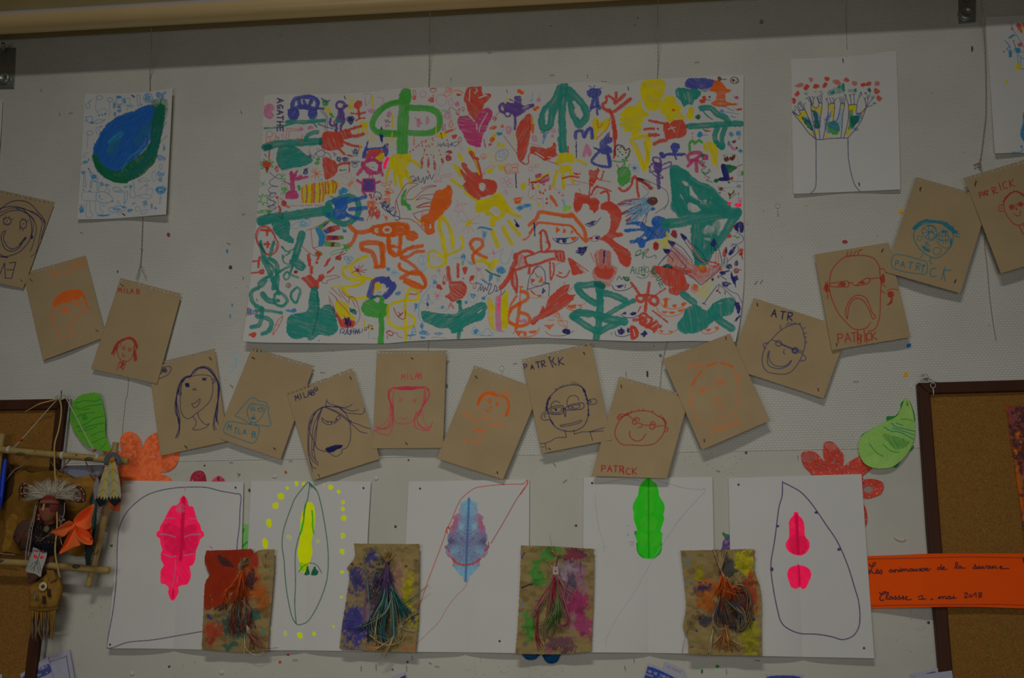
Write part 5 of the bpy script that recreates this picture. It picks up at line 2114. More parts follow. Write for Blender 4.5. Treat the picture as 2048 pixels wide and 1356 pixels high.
portrait('patfrown', 'brown sheet with a bald frowning red face, PATRICK written below the chin',
         [(1629, 509), (1777, 485), (1821, 674), (1664, 701)], 7.5, '''
%1460 470 .25066
s rd 7 239,60 238,50 230,38 216,33 200,33 184,35 170,46 162,58 159,72 159,88 164,106 174,126 186,140 196,149 206,151 218,148 224,140|239,60 241,76 240,100 239,128 234,146 228,152 220,154
l rd 7 188,26 186,35|194,26 191,35|202,25 197,32
s rd 7 211,23 206,25 204,32|158,78 174,75 188,74 189,82 176,83 158,82
s rd 6 172,80 178,76 184,77 180,81 176,77 174,82
z rd 6 895,392,28,16
s rd 7 189,77 195,76 200,81 214,71 222,69 221,77 202,81
z rd 6 1055,378,30,14
s rd 7 222,70 232,69 240,68
z rd 8 770,420,22,40
l rd 7 149,86 154,80 158,90|155,74 156,102
l rd 6 152,75 158,90
z rd 8 1215,350,20,46
s rd 6 240,54 245,54 249,60
l rd 6 241,78 249,83|240,88 248,93
s rd 7 187,134 184,124 187,112 194,101 205,96 216,100 222,110 226,122 232,130 228,134 222,120 214,106 204,101 196,104 190,114 187,134
f rd 252,92 258,90 262,94 259,100 253,99|257,99 260,100 258,110 252,112 248,111 255,108
s rd 6 250,89 260,86 268,88
l rd 7 204,151 204,174|214,150 215,170
t rd 8 865,860,70,-5,0 P
t rd 8 915,855,70,-4,58 AT
t rd 8 1020,850,56,-4,0 R
l rd 8 208,174 210,160|217,158 218,172
t rd 8 1088,845,60,-8,46 CK
s bk 7 244,23 242,27
s bk 6 170,173 171,177
''', 0, seed=27, curl=.009)
portrait('patblue', 'brown sheet with a round spiky haired blue face, PATRICK partly boxed in blue',
         [(1832, 354), (1980, 396), (1921, 587), (1771, 544)], 8.5, '''
%1750 310 .21393
f bt 70,138 76,130 86,123 96,120 112,122 128,124 140,130 150,140 155,144 148,148 140,142 128,132 114,127 98,126 86,130 77,139
l bt 8 70,139 75,132|144,140 156,143|146,146 159,148|148,150 158,154|140,138 148,134|128,130 136,126
S bt 8 96,128 116,127 132,132 144,144 146,158 140,172 128,186 112,193 96,186 84,176 75,162 72,148 79,136
S bt 7 88,140 96,133 108,134 115,142 114,152 106,160 96,156 89,148
s bt 6 91,138 112,148|94,154 108,138|100,133 100,156|89,146 114,142|98,148 106,144 112,150 106,158 100,154
s bt 8 98,131 108,132 115,138
S bt 7 114,154 120,146 130,146 138,152 136,159 122,159
s bt 6 115,152 138,151|126,146 127,166|120,147 121,160|131,147 132,166|122,158 121,163|136,158 136,164
f bt 120,143 128,140 138,144 136,146 124,144
s bt 6 114,160 122,169 132,174 142,172 144,164
z bt 7 710,810,10,40
o bt 6 417,778,22,22 580,897,40,34
l bt 7 93,163 100,164 94,167 103,170
f bt 88,170 94,173 102,177 102,181 94,178
s bt 7 88,170 96,172 103,177 101,181 92,177 88,170|89,184 88,189 84,193|105,192 102,197 104,201 108,204
S bt 7 38,186 60,189 84,196 96,200 98,208 95,222 80,222 54,218 36,212 30,204 33,192
t bt 8 185,1035,50,12,0 P
t bt 8 235,1045,55,10,0 A
t bt 8 310,1060,62,10,72 TR
d bt 28 91,207
l bt 8 89,209 88,220
s bt 8 114,212 106,213 103,222 106,227 115,227
l bt 8 131,210 124,233|128,216 143,215|128,218 131,236
s bk 9 86,61 84,63 85,67|150,234 149,239
''', 12, hole=(.06, .92), seed=29, curl=.008)
portrait('pathigh', 'rightmost brown sheet, a small fuzzy haired red face under the word PATRICK',
         [(1928, 356), (2062, 316), (2140, 506), (2002, 547)], 9.5, '''
%1750 310 .21393
t rd 9 985,400,52,-12,0 P
t rd 9 1015,385,44,-12,28 AT
t rd 9 1110,370,64,-22,0 R
l rd 9 232,53 236,66
s rd 9 245,49 239,54 241,62 248,62
t rd 9 1265,300,66,-10,0 K
S rd 8 241,90 248,78 258,69 268,70 280,80 286,100 284,118 274,130 262,130 250,118 243,106
b rd 12 240,88 245,79 254,72 262,68 270,70 280,76
l rd 6 238,86 241,88|241,80 244,82|245,76 248,78|253,69 254,72|260,66 260,69|268,67 267,70|276,73 273,75
s rd 7 241,94 234,93 231,99 233,105 240,105
s rd 6 238,96 235,99 238,102
o rd 8 1278,487,22,22 1360,460,22,18
z rd 6 1278,487,18,18 1360,460,16,14
l rd 7 260,96 268,92
s rd 8 263,99 264,102 266,102 266,98|260,110 266,114 271,113 272,104
l rd 8 269,132 277,148 284,148|277,130 280,136
s bk 9 189,49 187,58
''', 16, seed=31, curl=.01)
# ------------------------------------------------------------------ geometry helpers
def catmull(pts, step):
    p = np.asarray(pts, float)
    if len(p) < 3:
        m = max(2, int(np.linalg.norm(p[1] - p[0]) / step) + 1)
        t = np.linspace(0, 1, m)[:, None]
        return p[0] * (1 - t) + p[1] * t
    out = []
    for i in range(len(p) - 1):
        p0 = p[i - 1] if i > 0 else 2 * p[0] - p[1]
        p1, p2 = p[i], p[i + 1]
        p3 = p[i + 2] if i + 2 < len(p) else 2 * p[-1] - p[-2]
        m = max(1, int(np.linalg.norm(p2 - p1) / step)); t = (np.arange(m) / m)[:, None]
        out.append(0.5 * ((2 * p1) + (-p0 + p2) * t + (2 * p0 - 5 * p1 + 4 * p2 - p3) * t * t + (-p0 + 3 * p1 - 3 * p2 + p3) * t ** 3))
    out.append(p[-1:])
    return np.concatenate(out)


class Geo:
    """collects tubes, boxes and prisms with a pigment per vertex into ONE mesh"""
    def __init__(s): s.v = []; s.f = []; s.c = []

    def add(s, v, f, c):
        b = len(s.v)
        s.v += [tuple(float(k) for k in q) for q in v]; s.f += [tuple(b + i for i in q) for q in f]
        s.c += [tuple(float(k) for k in q) for q in c] if np.ndim(c) == 2 else [tuple(float(k) for k in c)] * len(v)

    def tube(s, pts, r, col, n=6, step=0.004, flat=1.0, cap=True, sm=True):
        """pts world; r float or list; col one colour or a list spread along the tube"""
        p = catmull(pts, step) if sm else np.asarray(pts, float)
        m = len(p)
        rr = np.interp(np.linspace(0, 1, m), np.linspace(0, 1, len(r)), r) if np.ndim(r) else np.full(m, r)
        if np.ndim(col) == 2:
            cc = np.asarray(col); tt = np.linspace(0, 1, m)
            cc = np.stack([np.interp(tt, np.linspace(0, 1, len(cc)), cc[:, k]) for k in range(3)], -1)
        else: cc = np.tile(np.asarray(col, float), (m, 1))
        tg = np.gradient(p, axis=0); tg /= np.linalg.norm(tg, axis=1)[:, None] + 1e-12
        up = np.array([0, -1.0, 0]) if abs(tg[0][1]) < .9 else np.array([0, 0, 1.0])
        V_ = []; Cx = []
        for i in range(m):
            a = np.cross(tg[i], up); l = np.linalg.norm(a)
            a = a / l if l > 1e-5 else np.array([1.0, 0, 0])
            b = np.cross(a, tg[i])
            for k in range(n):
                th = 2 * math.pi * k / n
                V_.append(p[i] + rr[i] * (a * math.cos(th) + b * math.sin(th) * flat)); Cx.append(cc[i])
        F_ = []
        for i in range(m - 1):
            for k in range(n):
                k2 = (k + 1) % n
                F_.append((i * n + k, i * n + k2, (i + 1) * n + k2, (i + 1) * n + k))
        if cap:
            F_.append(tuple(range(n))[::-1]); F_.append(tuple((m - 1) * n + k for k in range(n)))
        s.add(V_, F_, np.array(Cx))

    def prism(s, outline, d0, d1, col, bevel=0.0):
        """outline in picture units, from d0 (wall side) to d1 (front)"""
        o = np.asarray(outline, float); n = len(o)
        c = o.mean(0)
        area = 0.5 * sum(o[i][0] * o[(i + 1) % n][1] - o[(i + 1) % n][0] * o[i][1] for i in range(n))
        if area > 0: o = o[::-1]
        bk = P(o[:, 0], o[:, 1], d0); fr = P(o[:, 0], o[:, 1], d1)
        bk[:, 0] = fr[:, 0]; bk[:, 2] = fr[:, 2]
        F_ = [tuple(range(n)), tuple(range(2 * n - 1, n - 1, -1))]
        V_ = np.concatenate([fr, bk])
        for i in range(n):
            j = (i + 1) % n
            F_.append((j, i, n + i, n + j))
        s.add(V_, F_, col)

    def ball(s, c, r, col, sx=1, sy=1, sz=1, n=10):
        V_ = []; F_ = []
        for i in range(n + 1):
            th = math.pi * i / n
            for k in range(2 * n):
                ph = math.pi * k / n
                V_.append((c[0] + r * sx * math.sin(th) * math.cos(ph), c[1] + r * sy * math.sin(th) * math.sin(ph), c[2] + r * sz * math.cos(th)))
        m = 2 * n
        for i in range(n):
            for k in range(m):
                F_.append((i * m + k, (i + 1) * m + k, (i + 1) * m + (k + 1) % m, i * m + (k + 1) % m))
        s.add(V_, F_, col)

    def build(s, name, mat, parent=None, smooth_=True, bevel=0.0):
        me = mesh(name, s.v, s.f, mat, smooth_)
        at = me.color_attributes.new('pigment', 'FLOAT_COLOR', 'POINT')
        at.data.foreach_set('color', np.c_[np.array(s.c), np.ones(len(s.c))].astype(np.float32).ravel())
        o = link(name, me, parent)
        if bevel:
            b = o.modifiers.new('bevel', 'BEVEL'); b.width = bevel; b.segments = 3; b.limit_method = 'ANGLE'
        return o


M_SOFT = mk('soft_pigment', attr='pigment', rough=.85, spec=.15, noise=(260, .10))
M_GLOSS = mk('gloss_pigment', attr='pigment', rough=.35, spec=.4, noise=(200, .06))
M_WOODF = mk('dark_wood', (38, 20, 12), rough=.5, spec=.15, noise=(30, .16, (1, 1, .08)))
M_CORK = mk('cork', (88, 62, 28), rough=.95, spec=.05)
M_METAL = mk('zinc', (86, 88, 84), rough=.35, metal=.7, noise=(60, .12))
M_BAMBOO = mk('bamboo', attr='pigment', rough=.45, spec=.4, noise=(40, .10))


def cork_nodes(m):
    nt = m.node_tree; N = nt.nodes
    tc = N.new('ShaderNodeTexCoord')
    a = N.new('ShaderNodeTexNoise'); a.inputs['Scale'].default_value = 420; a.inputs['Detail'].default_value = 6; a.inputs['Roughness'].default_value = .8
    b = N.new('ShaderNodeTexVoronoi'); b.inputs['Scale'].default_value = 300
    nt.links.new(tc.outputs['Object'], a.inputs['Vector']); nt.links.new(tc.outputs['Object'], b.inputs['Vector'])
    r = N.new('ShaderNodeValToRGB')
    r.color_ramp.elements[0].position = .32; r.color_ramp.elements[0].color = (*[float(v) for v in C3((62, 42, 20))], 1)
    r.color_ramp.elements[1].position = .68; r.color_ramp.elements[1].color = (*[float(v) for v in C3((104, 72, 30))], 1)
    nt.links.new(a.outputs['Fac'], r.inputs['Fac'])
    mx = N.new('ShaderNodeMix'); mx.data_type = 'RGBA'; mx.blend_type = 'MULTIPLY'; mx.inputs['Factor'].default_value = .25
    nt.links.new(r.outputs[0], mx.inputs['A']); nt.links.new(b.outputs['Color'], mx.inputs['B'])
    nt.links.new(mx.outputs['Result'], N['Principled BSDF'].inputs['Base Color'])
    bp = N.new('ShaderNodeBump'); bp.inputs['Strength'].default_value = .5; bp.inputs['Distance'].default_value = .0008
    nt.links.new(a.outputs['Fac'], bp.inputs['Height']); nt.links.new(bp.outputs[0], N['Principled BSDF'].inputs['Normal'])


cork_nodes(M_CORK)


def wall_mat(name, woven):
    m = bpy.data.materials.new(name); m.use_nodes = True
    nt = m.node_tree; N = nt.nodes; L = nt.links; pb = N['Principled BSDF']
    pb.inputs['Roughness'].default_value = .7; pb.inputs['Specular IOR Level'].default_value = .25
    tc = N.new('ShaderNodeTexCoord')
    base = C3((120, 118, 110)) if woven else C3((115, 112, 103))
    mp = N.new('ShaderNodeMapping'); mp.inputs['Rotation'].default_value = (math.radians(90), 0, 0)
    L.new(tc.outputs['Object'], mp.inputs['Vector'])
    n1 = N.new('ShaderNodeTexNoise'); n1.inputs['Scale'].default_value = 5; n1.inputs['Detail'].default_value = 5
    L.new(tc.outputs['Object'], n1.inputs['Vector'])
    cr = N.new('ShaderNodeValToRGB')
    cr.color_ramp.elements[0].position = .3; cr.color_ramp.elements[0].color = (*[float(v) * .93 for v in base], 1)
    cr.color_ramp.elements[1].position = .7; cr.color_ramp.elements[1].color = (*[float(v) * 1.05 for v in base], 1)
    L.new(n1.outputs['Fac'], cr.inputs['Fac'])
    col = cr.outputs[0]
    # specks of dirt, gathered in patches
    v = N.new('ShaderNodeTexVoronoi'); v.inputs['Scale'].default_value = 150 if not woven else 26
    L.new(tc.outputs['Object'], v.inputs['Vector'])
    lt = N.new('ShaderNodeMath'); lt.operation = 'LESS_THAN'; lt.inputs[1].default_value = .17 if not woven else .045
    L.new(v.outputs['Distance'], lt.inputs[0])
    n2 = N.new('ShaderNodeTexNoise'); n2.inputs['Scale'].default_value = 6; n2.inputs['Detail'].default_value = 3
    L.new(tc.outputs['Object'], n2.inputs['Vector'])
    gt = N.new('ShaderNodeMath'); gt.operation = 'GREATER_THAN'; gt.inputs[1].default_value = .56 if not woven else .52
    L.new(n2.outputs['Fac'], gt.inputs[0])
    sep = N.new('ShaderNodeSeparateColor'); L.new(v.outputs['Color'], sep.inputs[0])
    g2 = N.new('ShaderNodeMath'); g2.operation = 'GREATER_THAN'; g2.inputs[1].default_value = .45
    L.new(sep.outputs[0], g2.inputs[0])
    a = N.new('ShaderNodeMath'); a.operation = 'MULTIPLY'; L.new(lt.outputs[0], a.inputs[0]); L.new(gt.outputs[0], a.inputs[1])
    b = N.new('ShaderNodeMath'); b.operation = 'MULTIPLY'; L.new(a.outputs[0], b.inputs[0]); L.new(g2.outputs[0], b.inputs[1])
    b2 = N.new('ShaderNodeMath'); b2.operation = 'MULTIPLY'; b2.inputs[1].default_value = .55; L.new(b.outputs[0], b2.inputs[0])
    mx = N.new('ShaderNodeMix'); mx.data_type = 'RGBA'
    L.new(b2.outputs[0], mx.inputs['Factor']); L.new(col, mx.inputs['A']); mx.inputs['B'].default_value = (.12, .11, .10, 1)
    L.new(mx.outputs['Result'], pb.inputs['Base Color'])
    bp = N.new('ShaderNodeBump')
    if woven:
        br = N.new('ShaderNodeTexBrick')
        br.inputs['Scale'].default_value = 1.0
        br.inputs['Brick Width'].default_value = .0085; br.inputs['Row Height'].default_value = .0056
        br.inputs['Mortar Size'].default_value = .0011; br.inputs['Mortar Smooth'].default_value = 1.0
        nz = N.new('ShaderNodeTexNoise'); nz.inputs['Scale'].default_value = 60; nz.inputs['Detail'].default_value = 3
        L.new(tc.outputs['Object'], nz.inputs['Vector'])
        sc_ = N.new('ShaderNodeVectorMath'); sc_.operation = 'SCALE'; sc_.inputs['Scale'].default_value = .003
        L.new(nz.outputs['Color'], sc_.inputs[0])
        ad = N.new('ShaderNodeVectorMath'); ad.operation = 'ADD'
        L.new(mp.outputs[0], ad.inputs[0]); L.new(sc_.outputs[0], ad.inputs[1]); L.new(ad.outputs[0], br.inputs['Vector'])
        inv = N.new('ShaderNodeMath'); inv.operation = 'SUBTRACT'; inv.inputs[0].default_value = 1.0
        L.new(br.outputs['Fac'], inv.inputs[1]); L.new(inv.outputs[0], bp.inputs['Height'])
        bp.inputs['Strength'].default_value = .6; bp.inputs['Distance'].default_value = .0015
    else:
        nz = N.new('ShaderNodeTexNoise'); nz.inputs['Scale'].default_value = 45; nz.inputs['Detail'].default_value = 6
        L.new(tc.outputs['Object'], nz.inputs['Vector']); L.new(nz.outputs['Fac'], bp.inputs['Height'])
        bp.inputs['Strength'].default_value = .35; bp.inputs['Distance'].default_value = .0025
    L.new(bp.outputs[0], pb.inputs['Normal'])
    return m


# ------------------------------------------------------------------ the wall, the floor
ZS = float(P(1000, 911)[2])


def slab(name, x0, x1, y0, y1, z0, z1, mat):
    v = [(x, y, z) for x in (x0, x1) for y in (y0, y1) for z in (z0, z1)]
    f = [(0, 1, 3, 2), (4, 6, 7, 5), (0, 4, 5, 1), (2, 3, 7, 6), (0, 2, 6, 4), (1, 5, 7, 3)]
    o = link(name, mesh(name, v, f, mat), None, ((x0 + x1) / 2, (y0 + y1) / 2, (z0 + z1) / 2))
    return tag(o, None, None, None, 'structure')


w1 = slab('wall_back', -3.2, 3.2, -0.0015, 0.20, ZS, 3.9, wall_mat('woven_white_wall', True))
w1['label'] = 'white painted wall covered in a fine woven texture'
w2 = slab('wall_lower', -3.2, 3.2, 0.0, 0.20, 0.0, ZS, wall_mat('plain_white_wall', False))
w2['label'] = 'smooth speckled white lower part of the wall'
M_FLOOR = mk('floor_vinyl', (100, 96, 88), rough=.5, noise=(8, .1))
fl = slab('floor', -3.2, 3.2, -5.0, 0.20, -0.1, 0.0, M_FLOOR)

# ------------------------------------------------------------------ rail tube over the drawings, and its wall brackets
b_ = 0.118
pa, pb_ = P(0, 46, b_), P(1250, -25, b_)
x0, x1 = -2.7, 2.7
M_CREAM = mk('cream_enamel', attr='pigment', rough=.3, spec=.5, noise=(6, .04))
M_CREAM2 = mk('cream_board', (88, 76, 48), rough=.7, spec=.2, noise=(6, .05))
g = Geo()
sl_ = (pb_[2] - pa[2]) / (pb_[0] - pa[0]); zof = lambda x: float(pa[2] + (x - pa[0]) * sl_)
zc_ = zof(0)
ang = [2 * math.pi * k / 56 for k in range(56)]
# bluish reflected highlight painted into the upper side, plain cream colour below
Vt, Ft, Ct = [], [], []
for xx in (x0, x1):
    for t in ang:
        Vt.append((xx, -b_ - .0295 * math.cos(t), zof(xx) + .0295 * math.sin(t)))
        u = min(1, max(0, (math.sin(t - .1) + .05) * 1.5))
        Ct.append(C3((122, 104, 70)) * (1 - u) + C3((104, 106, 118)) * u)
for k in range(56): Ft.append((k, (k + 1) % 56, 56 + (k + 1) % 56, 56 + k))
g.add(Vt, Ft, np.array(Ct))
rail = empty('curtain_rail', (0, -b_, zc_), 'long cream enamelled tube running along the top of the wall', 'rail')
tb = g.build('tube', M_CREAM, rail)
g = Geo()
g.ball((x0, -b_, zof(x0)), .034, C3('grey'), .3); g.build('end_cap', M_METAL, rail)
g = Geo()
g.ball((x1, -b_, zof(x1)), .034, C3('grey'), .3); g.build('end_cap', M_METAL, rail)
vv = []
for xx in (-3.2, 3.2):
    zz = zof(xx)
    vv += [(xx, -0.005, zz + .024), (xx, -.105, zz + .024), (xx, -.105, zz + .30), (xx, -0.005, zz + .30)]
bx = link('trim_1', mesh('trim_1', vv, [(3, 2, 1, 0), (4, 5, 6, 7), (0, 1, 5, 4), (1, 2, 6, 5), (2, 3, 7, 6), (3, 0, 4, 7)], M_CREAM2))
tag(bx, 'dull cream board above the rail', None, None, 'structure')


def bracket(outline, cx, cy, r, lab):
    c = V(cx, cy, 0)
    e = empty('rail_bracket', c, lab, 'bracket', 'wall brackets of the rail')
    g = Geo(); g.prism(outline, 0.0, 0.006, C3('grey')); g.build('plate', M_METAL, e, False, .001)
    g = Geo(); q = P(cx, cy, 0.006)
    rr = r * 1.15 * MM
    th = [2 * math.pi * k / 28 for k in range(28)]
    prof = [(1.0, 0), (1.0, .004), (.85, .008), (.55, .009), (.45, .006), (0.0, .006)]
    v = []; f = []
    for a, b in prof:
        for t in th: v.append((q[0] + rr * a * math.cos(t), -.006 - b, q[2] + rr * a * math.sin(t)))
    for i in range(len(prof) - 1):
        for k in range(28): f.append((i * 28 + k, i * 28 + (k + 1) % 28, (i + 1) * 28 + (k + 1) % 28, (i + 1) * 28 + k))
    g.add(v, f, C3('grey')); g.build('screw', M_METAL, e)
    g = Geo(); top = np.array(outline, float)
    x = top[:, 0].mean(); y = top[:, 1].min()
    g.tube([P(x, y + 8, .006), P(x, y + 2, .03), P(x, y - 8, .045)], .005, C3('grey'), n=8)
    g.build('arm', M_METAL, e)


bracket([(-14, 95), (31, 95), (27, 176), (-18, 177)], 10, 158, 12.5, 'square zinc bracket with a round screw at the left end of the wall')
bracket([(1917, -6), (1952, -6), (1952, 43), (1918, 46)], 1932, 28, 14, 'square zinc bracket with a round screw near the upper right corner')

# ------------------------------------------------------------------ inkblot sheets along the bottom
def fold_lift(m, amp, ph=0.0):
    def f(S, T):
        k = np.abs(np.sin((S - .5) * math.pi)) ** .8
        return 0.002 + amp * k * (1 - k * .45) * (0.12 + .88 * T ** 2.2) + .0007 * np.sin(S * 9 + ph)
    return f


def blot_texture(cv, cx0, cy0, cx1, cy1, sel, dark, n, amp=.4):
    """mirror symmetric veins of pressed paint about the fold, only where the paint is"""
    X, Y = cv.X, cv.Y
    fx = cx0 + (cx1 - cx0) * (Y - cy0) / (cy1 - cy0)
    u = np.abs(X - fx)
    n1 = vn(u * .35 + 30, Y * .55 + u * .25); n2 = vn(u * .12 + 5, Y * .2 + 9)
    vein = np.clip(1 - np.abs(n1 - .5) * 6, 0, 1)
    k = sel(cv)
    a = k * np.clip(vein * amp + np.clip(n2 - .45, 0, 1) * amp, 0, 1)
    cv.img = cv.img * (1 - a[..., None]) + C3(dark) * a[..., None]
    lt = k * np.clip(1 - u / 1.6, 0, 1) * .5
    cv.img = cv.img * (1 - lt[..., None]) + C3(n) * lt[..., None]


def sel_sat(cv):
    mx = cv.img.max(-1); mn = cv.img.min(-1)
    return np.clip((mx - mn) / (mx + 1e-6) * 2 - .8, 0, 1)


P1 = '''
@200 940 .2802
s pen 6 45,1270 60,1180 90,1020 110,860 120,700 125,500 145,390 200,290 300,200 400,155 520,130 650,122 760,125 860,150 960,168 1005,184 998,300 995,400 980,520 978,600|45,1270 90,1268 200,1230 380,1212 560,1182 730,1152
F hot 0 598,180 610,195 625,215 630,245 640,260 665,262 685,330 700,370 720,400 722,430 740,445 742,475 720,490 705,530 685,580 680,640 660,680 640,690 650,740 640,790 620,820 600,820 560,835 562,870 545,905 530,932 510,932 495,905 485,870 490,840 460,815 435,810 430,760 435,710 455,680 435,640 435,590 445,570 430,520 428,490 405,475 403,445 425,430 430,400 450,370 480,310 510,260 545,250 568,230 572,205
l hotd 22 598,200 590,400 575,640
l hotd 18 580,420 600,560
v hotd 0 460,390 560,420 560,600 470,560|600,420 690,400 690,560 610,600
s pink 8 430,458 480,462 535,478|605,478 650,462 720,458
s pink 6 470,345 530,345|640,345 695,350
s pink 7 455,600 510,620 540,615|600,610 650,600 675,600
s pink 6 540,640 535,740 520,830
s hotd 12 525,860 520,910
s pink 5 555,760 550,800
v pink 0 600,240 560,250 540,290 600,300
d black 10 968,124 71,1246
s pink 5 608,120 606,150
l pink 8 785,545 800,560
'''
sheet('inkblot_sheet', 'p1', 'white sheet with a large neon pink folded inkblot inside a thin blue outline', 'drawing', 'white sheets with inkblots along the bottom',
      [(245, 961), (487, 964)], [(487, 964), (483, 1130), (480, 1302)], [(213, 1297), (335, 1298), (480, 1302)], [(245, 961), (231, 1120), (213, 1297)],
      0.004, P1, 'white', fold_lift(0, .022), seed=41, post=lambda cv: blot_texture(cv, 368, 990, 344, 1200, sel_sat, 'hotd', 'hotd', .25))
P2 = '''
@390 940 .28016
F nyel 0 815,228 845,245 857,300 855,380 850,430 838,480 830,520 838,580 825,640 810,690 795,730 765,730 745,715 740,690 745,660 732,600 740,540 750,470 752,400 758,330 775,280 795,240
s neond 9 792,240 780,300 775,360 765,410 752,455
s neon 12 770,380 760,430 750,455
s neon 10 835,290 840,340 840,400 848,455
v neon 0 745,660 790,670 800,700 770,730 745,710
s dgreen 6 815,88 870,150 900,250 925,380 945,520 952,640 945,760 920,860 870,980 810,1075 760,1102 725,1100 690,1040 660,900 645,780 635,640 622,540 630,440 660,340 690,260 710,210 760,140 815,88 805,200 785,260 775,330|750,455 730,520 715,620 718,800 712,960 722,1095
l dgreen 5 815,88 835,130 825,105 870,150
s dgreen 5 740,728 770,690 820,664 870,680 905,735
F dgreen 0 805,675 812,710 820,745 780,750 790,720|855,685 870,715 882,720 870,750 828,750 840,710
F nyel 0 712,85 735,78 735,110 720,118|760,100 780,80 785,105 765,110
d nyel 28 660,130
F nyel 0 590,175 615,163 635,180 630,208 600,208
f nyel 0 550,245 590,230 595,270 565,278
F nyel 0 510,355 540,350 546,395 530,415 512,390|480,500 500,486 520,510 515,555 490,555
d nyel 40 968,122
d nyel 30 1026,155 1056,230
d nyel 34 1056,278
d nyel 42 1062,342
f nyel 0 1042,455 1068,450 1070,485 1045,490|1032,568 1062,565 1068,600 1040,600
d nyel 30 1051,728
d nyel 24 1046,908
f nyel 0 730,1160 765,1165 765,1200 735,1195
d nyel 34 850,1170
v nyel 0 632,1150 655,1150 652,1185 635,1185|655,465 685,465 685,495 658,495|862,490 890,490 888,518 865,518
d nyel 18 990,1118
v nyel 0 530,1120 552,1120 550,1145 532,1145|912,100 928,100 925,122
d black 10 1200,127 290,122
'''
sheet('inkblot_sheet', 'p2', 'white sheet with a narrow yellow green inkblot ringed by yellow fingertip dots', 'drawing', 'white sheets with inkblots along the bottom',
      [(502, 962), (742, 963)], [(742, 963), (735, 1090), (728, 1303)], [(487, 1301), (600, 1301), (728, 1303)], [(502, 962), (495, 1100), (487, 1301)],
      0.0045, P2, 'white', fold_lift(0, .018, 1), seed=43)


def blue_blot(cv):
    X, Y = cv.X, cv.Y
    t = (Y - 995) / (1165 - 995.)
    fx = 938 - 7 * t
    prof = np.interp(t, [0, .03, .06, .18, .21, .30, .33, .40, .44, .54, .58, .66, .70, .72, .80, .86, .92, .99, 1.0],
                     [2, 5, 17, 20, 29, 30, 35, 37, 41, 40, 44, 42, 38, 28, 27, 19, 9, 3, 0])
    u = np.abs(X - fx)
    edge = prof + 3.4 * (vn(Y * .2, u * 0 + 2) - .5) + 2 * (vn(Y * .6, u * 0 + 7) - .5)
    a = np.clip((edge - u) * .8, 0, 1) * ((t > 0) & (t < 1)) * .93
    n1 = fbm(u * .07 + 3, Y * .07); n3 = vn(u * .33 + Y * .22 + 40, Y * .30 - u * .28); n4 = vn(u * .6 + 9, Y * .7)
    base = C3((82, 118, 132))[None, None] * (.8 + .4 * n1[..., None])
    mid = np.exp(-((t - .52) / .27) ** 4)
    pu = np.clip(mid * (.45 + 1.1 * (fbm(u * .05 + 8, Y * .06 + 3) - .3)), 0, .95)
    base = base * (1 - pu[..., None]) + C3((80, 76, 100)) * pu[..., None]
    rim = np.exp(-((u - prof * .82) / 7.0) ** 2) * np.exp(-((t - .3) / .12) ** 2) + .9 * np.exp(-((u - prof * .9) / 4.0) ** 2) * np.exp(-((t - .72) / .06) ** 2)
    pk = np.clip(rim * 1.1 + np.clip(n4 - .62, 0, 1) * mid * 1.5, 0, .9)
    base = base * (1 - pk[..., None]) + C3((132, 56, 78)) * pk[..., None]
    vein = np.clip(1 - np.abs(n3 - .5) * 7, 0, 1) * (.35 + .5 * mid)
    base = base * (1 - vein[..., None]) + C3((36, 50, 92)) * vein[..., None]
    dk = np.exp(-((u - 32) / 8.) ** 2 - ((Y - 1083) / 8.) ** 2) * .7
    base = base * (1 - dk[..., None]) + C3((34, 34, 60)) * dk[..., None]
    lt = np.exp(-((u - 13) / 6.0) ** 2 - ((Y - 1053) / 8.) ** 2) * .85 + np.exp(-((u - 28) / 8.) ** 2 - ((Y - 1103) / 9.) ** 2) * .5
    lt = np.clip(lt, 0, .9)
    base = base * (1 - lt[..., None]) + C3((94, 126, 138)) * lt[..., None]
    ax = np.clip(1.8 - u * .6, 0, 1) * .8
    base = base * (1 - ax[..., None]) + C3((20, 62, 110)) * ax[..., None]
    cv.img = cv.img * (1 - a[..., None]) + base * a[..., None]


P3 = '''
@670 940 .28756
s red 5 585,955 640,790 700,630 760,470 770,425 800,370 860,230 900,180 970,128 1050,112 1180,100 1310,97 1320,90 1335,68 1342,85 1330,115
s red 6 1342,75 1330,110 1290,170
s bred 5 1320,120 1250,225 1180,350 1085,510
s red 8 780,440 776,410 790,393 798,410 785,400
b red 10 1068,505 1065,540 1040,560
b red 12 1010,620 960,650 900,660 850,650 810,610
b red 9 770,535 800,570
s bor 3 930,750 900,820 840,880 780,960 720,1060 660,1120 560,1215
d black 10 591,128 1144,1190
s pen 2 880,300 880,301
'''
P3 = P3.replace('s bor 3', 's bred 3')
sheet('inkblot_sheet', 'p3', 'white sheet with a blue and purple veined inkblot inside a thin red leaf outline', 'drawing', 'white sheets with inkblots along the bottom',
      [(817, 963), (940, 961), (1059, 958)], [(1059, 958), (1058, 1090), (1054, 1307)], [(806, 1304), (930, 1305), (1054, 1307)], [(817, 963), (811, 1090), (806, 1304)],
      0.004, P3, 'white', fold_lift(0, .02, 2), seed=45, fn=blue_blot)
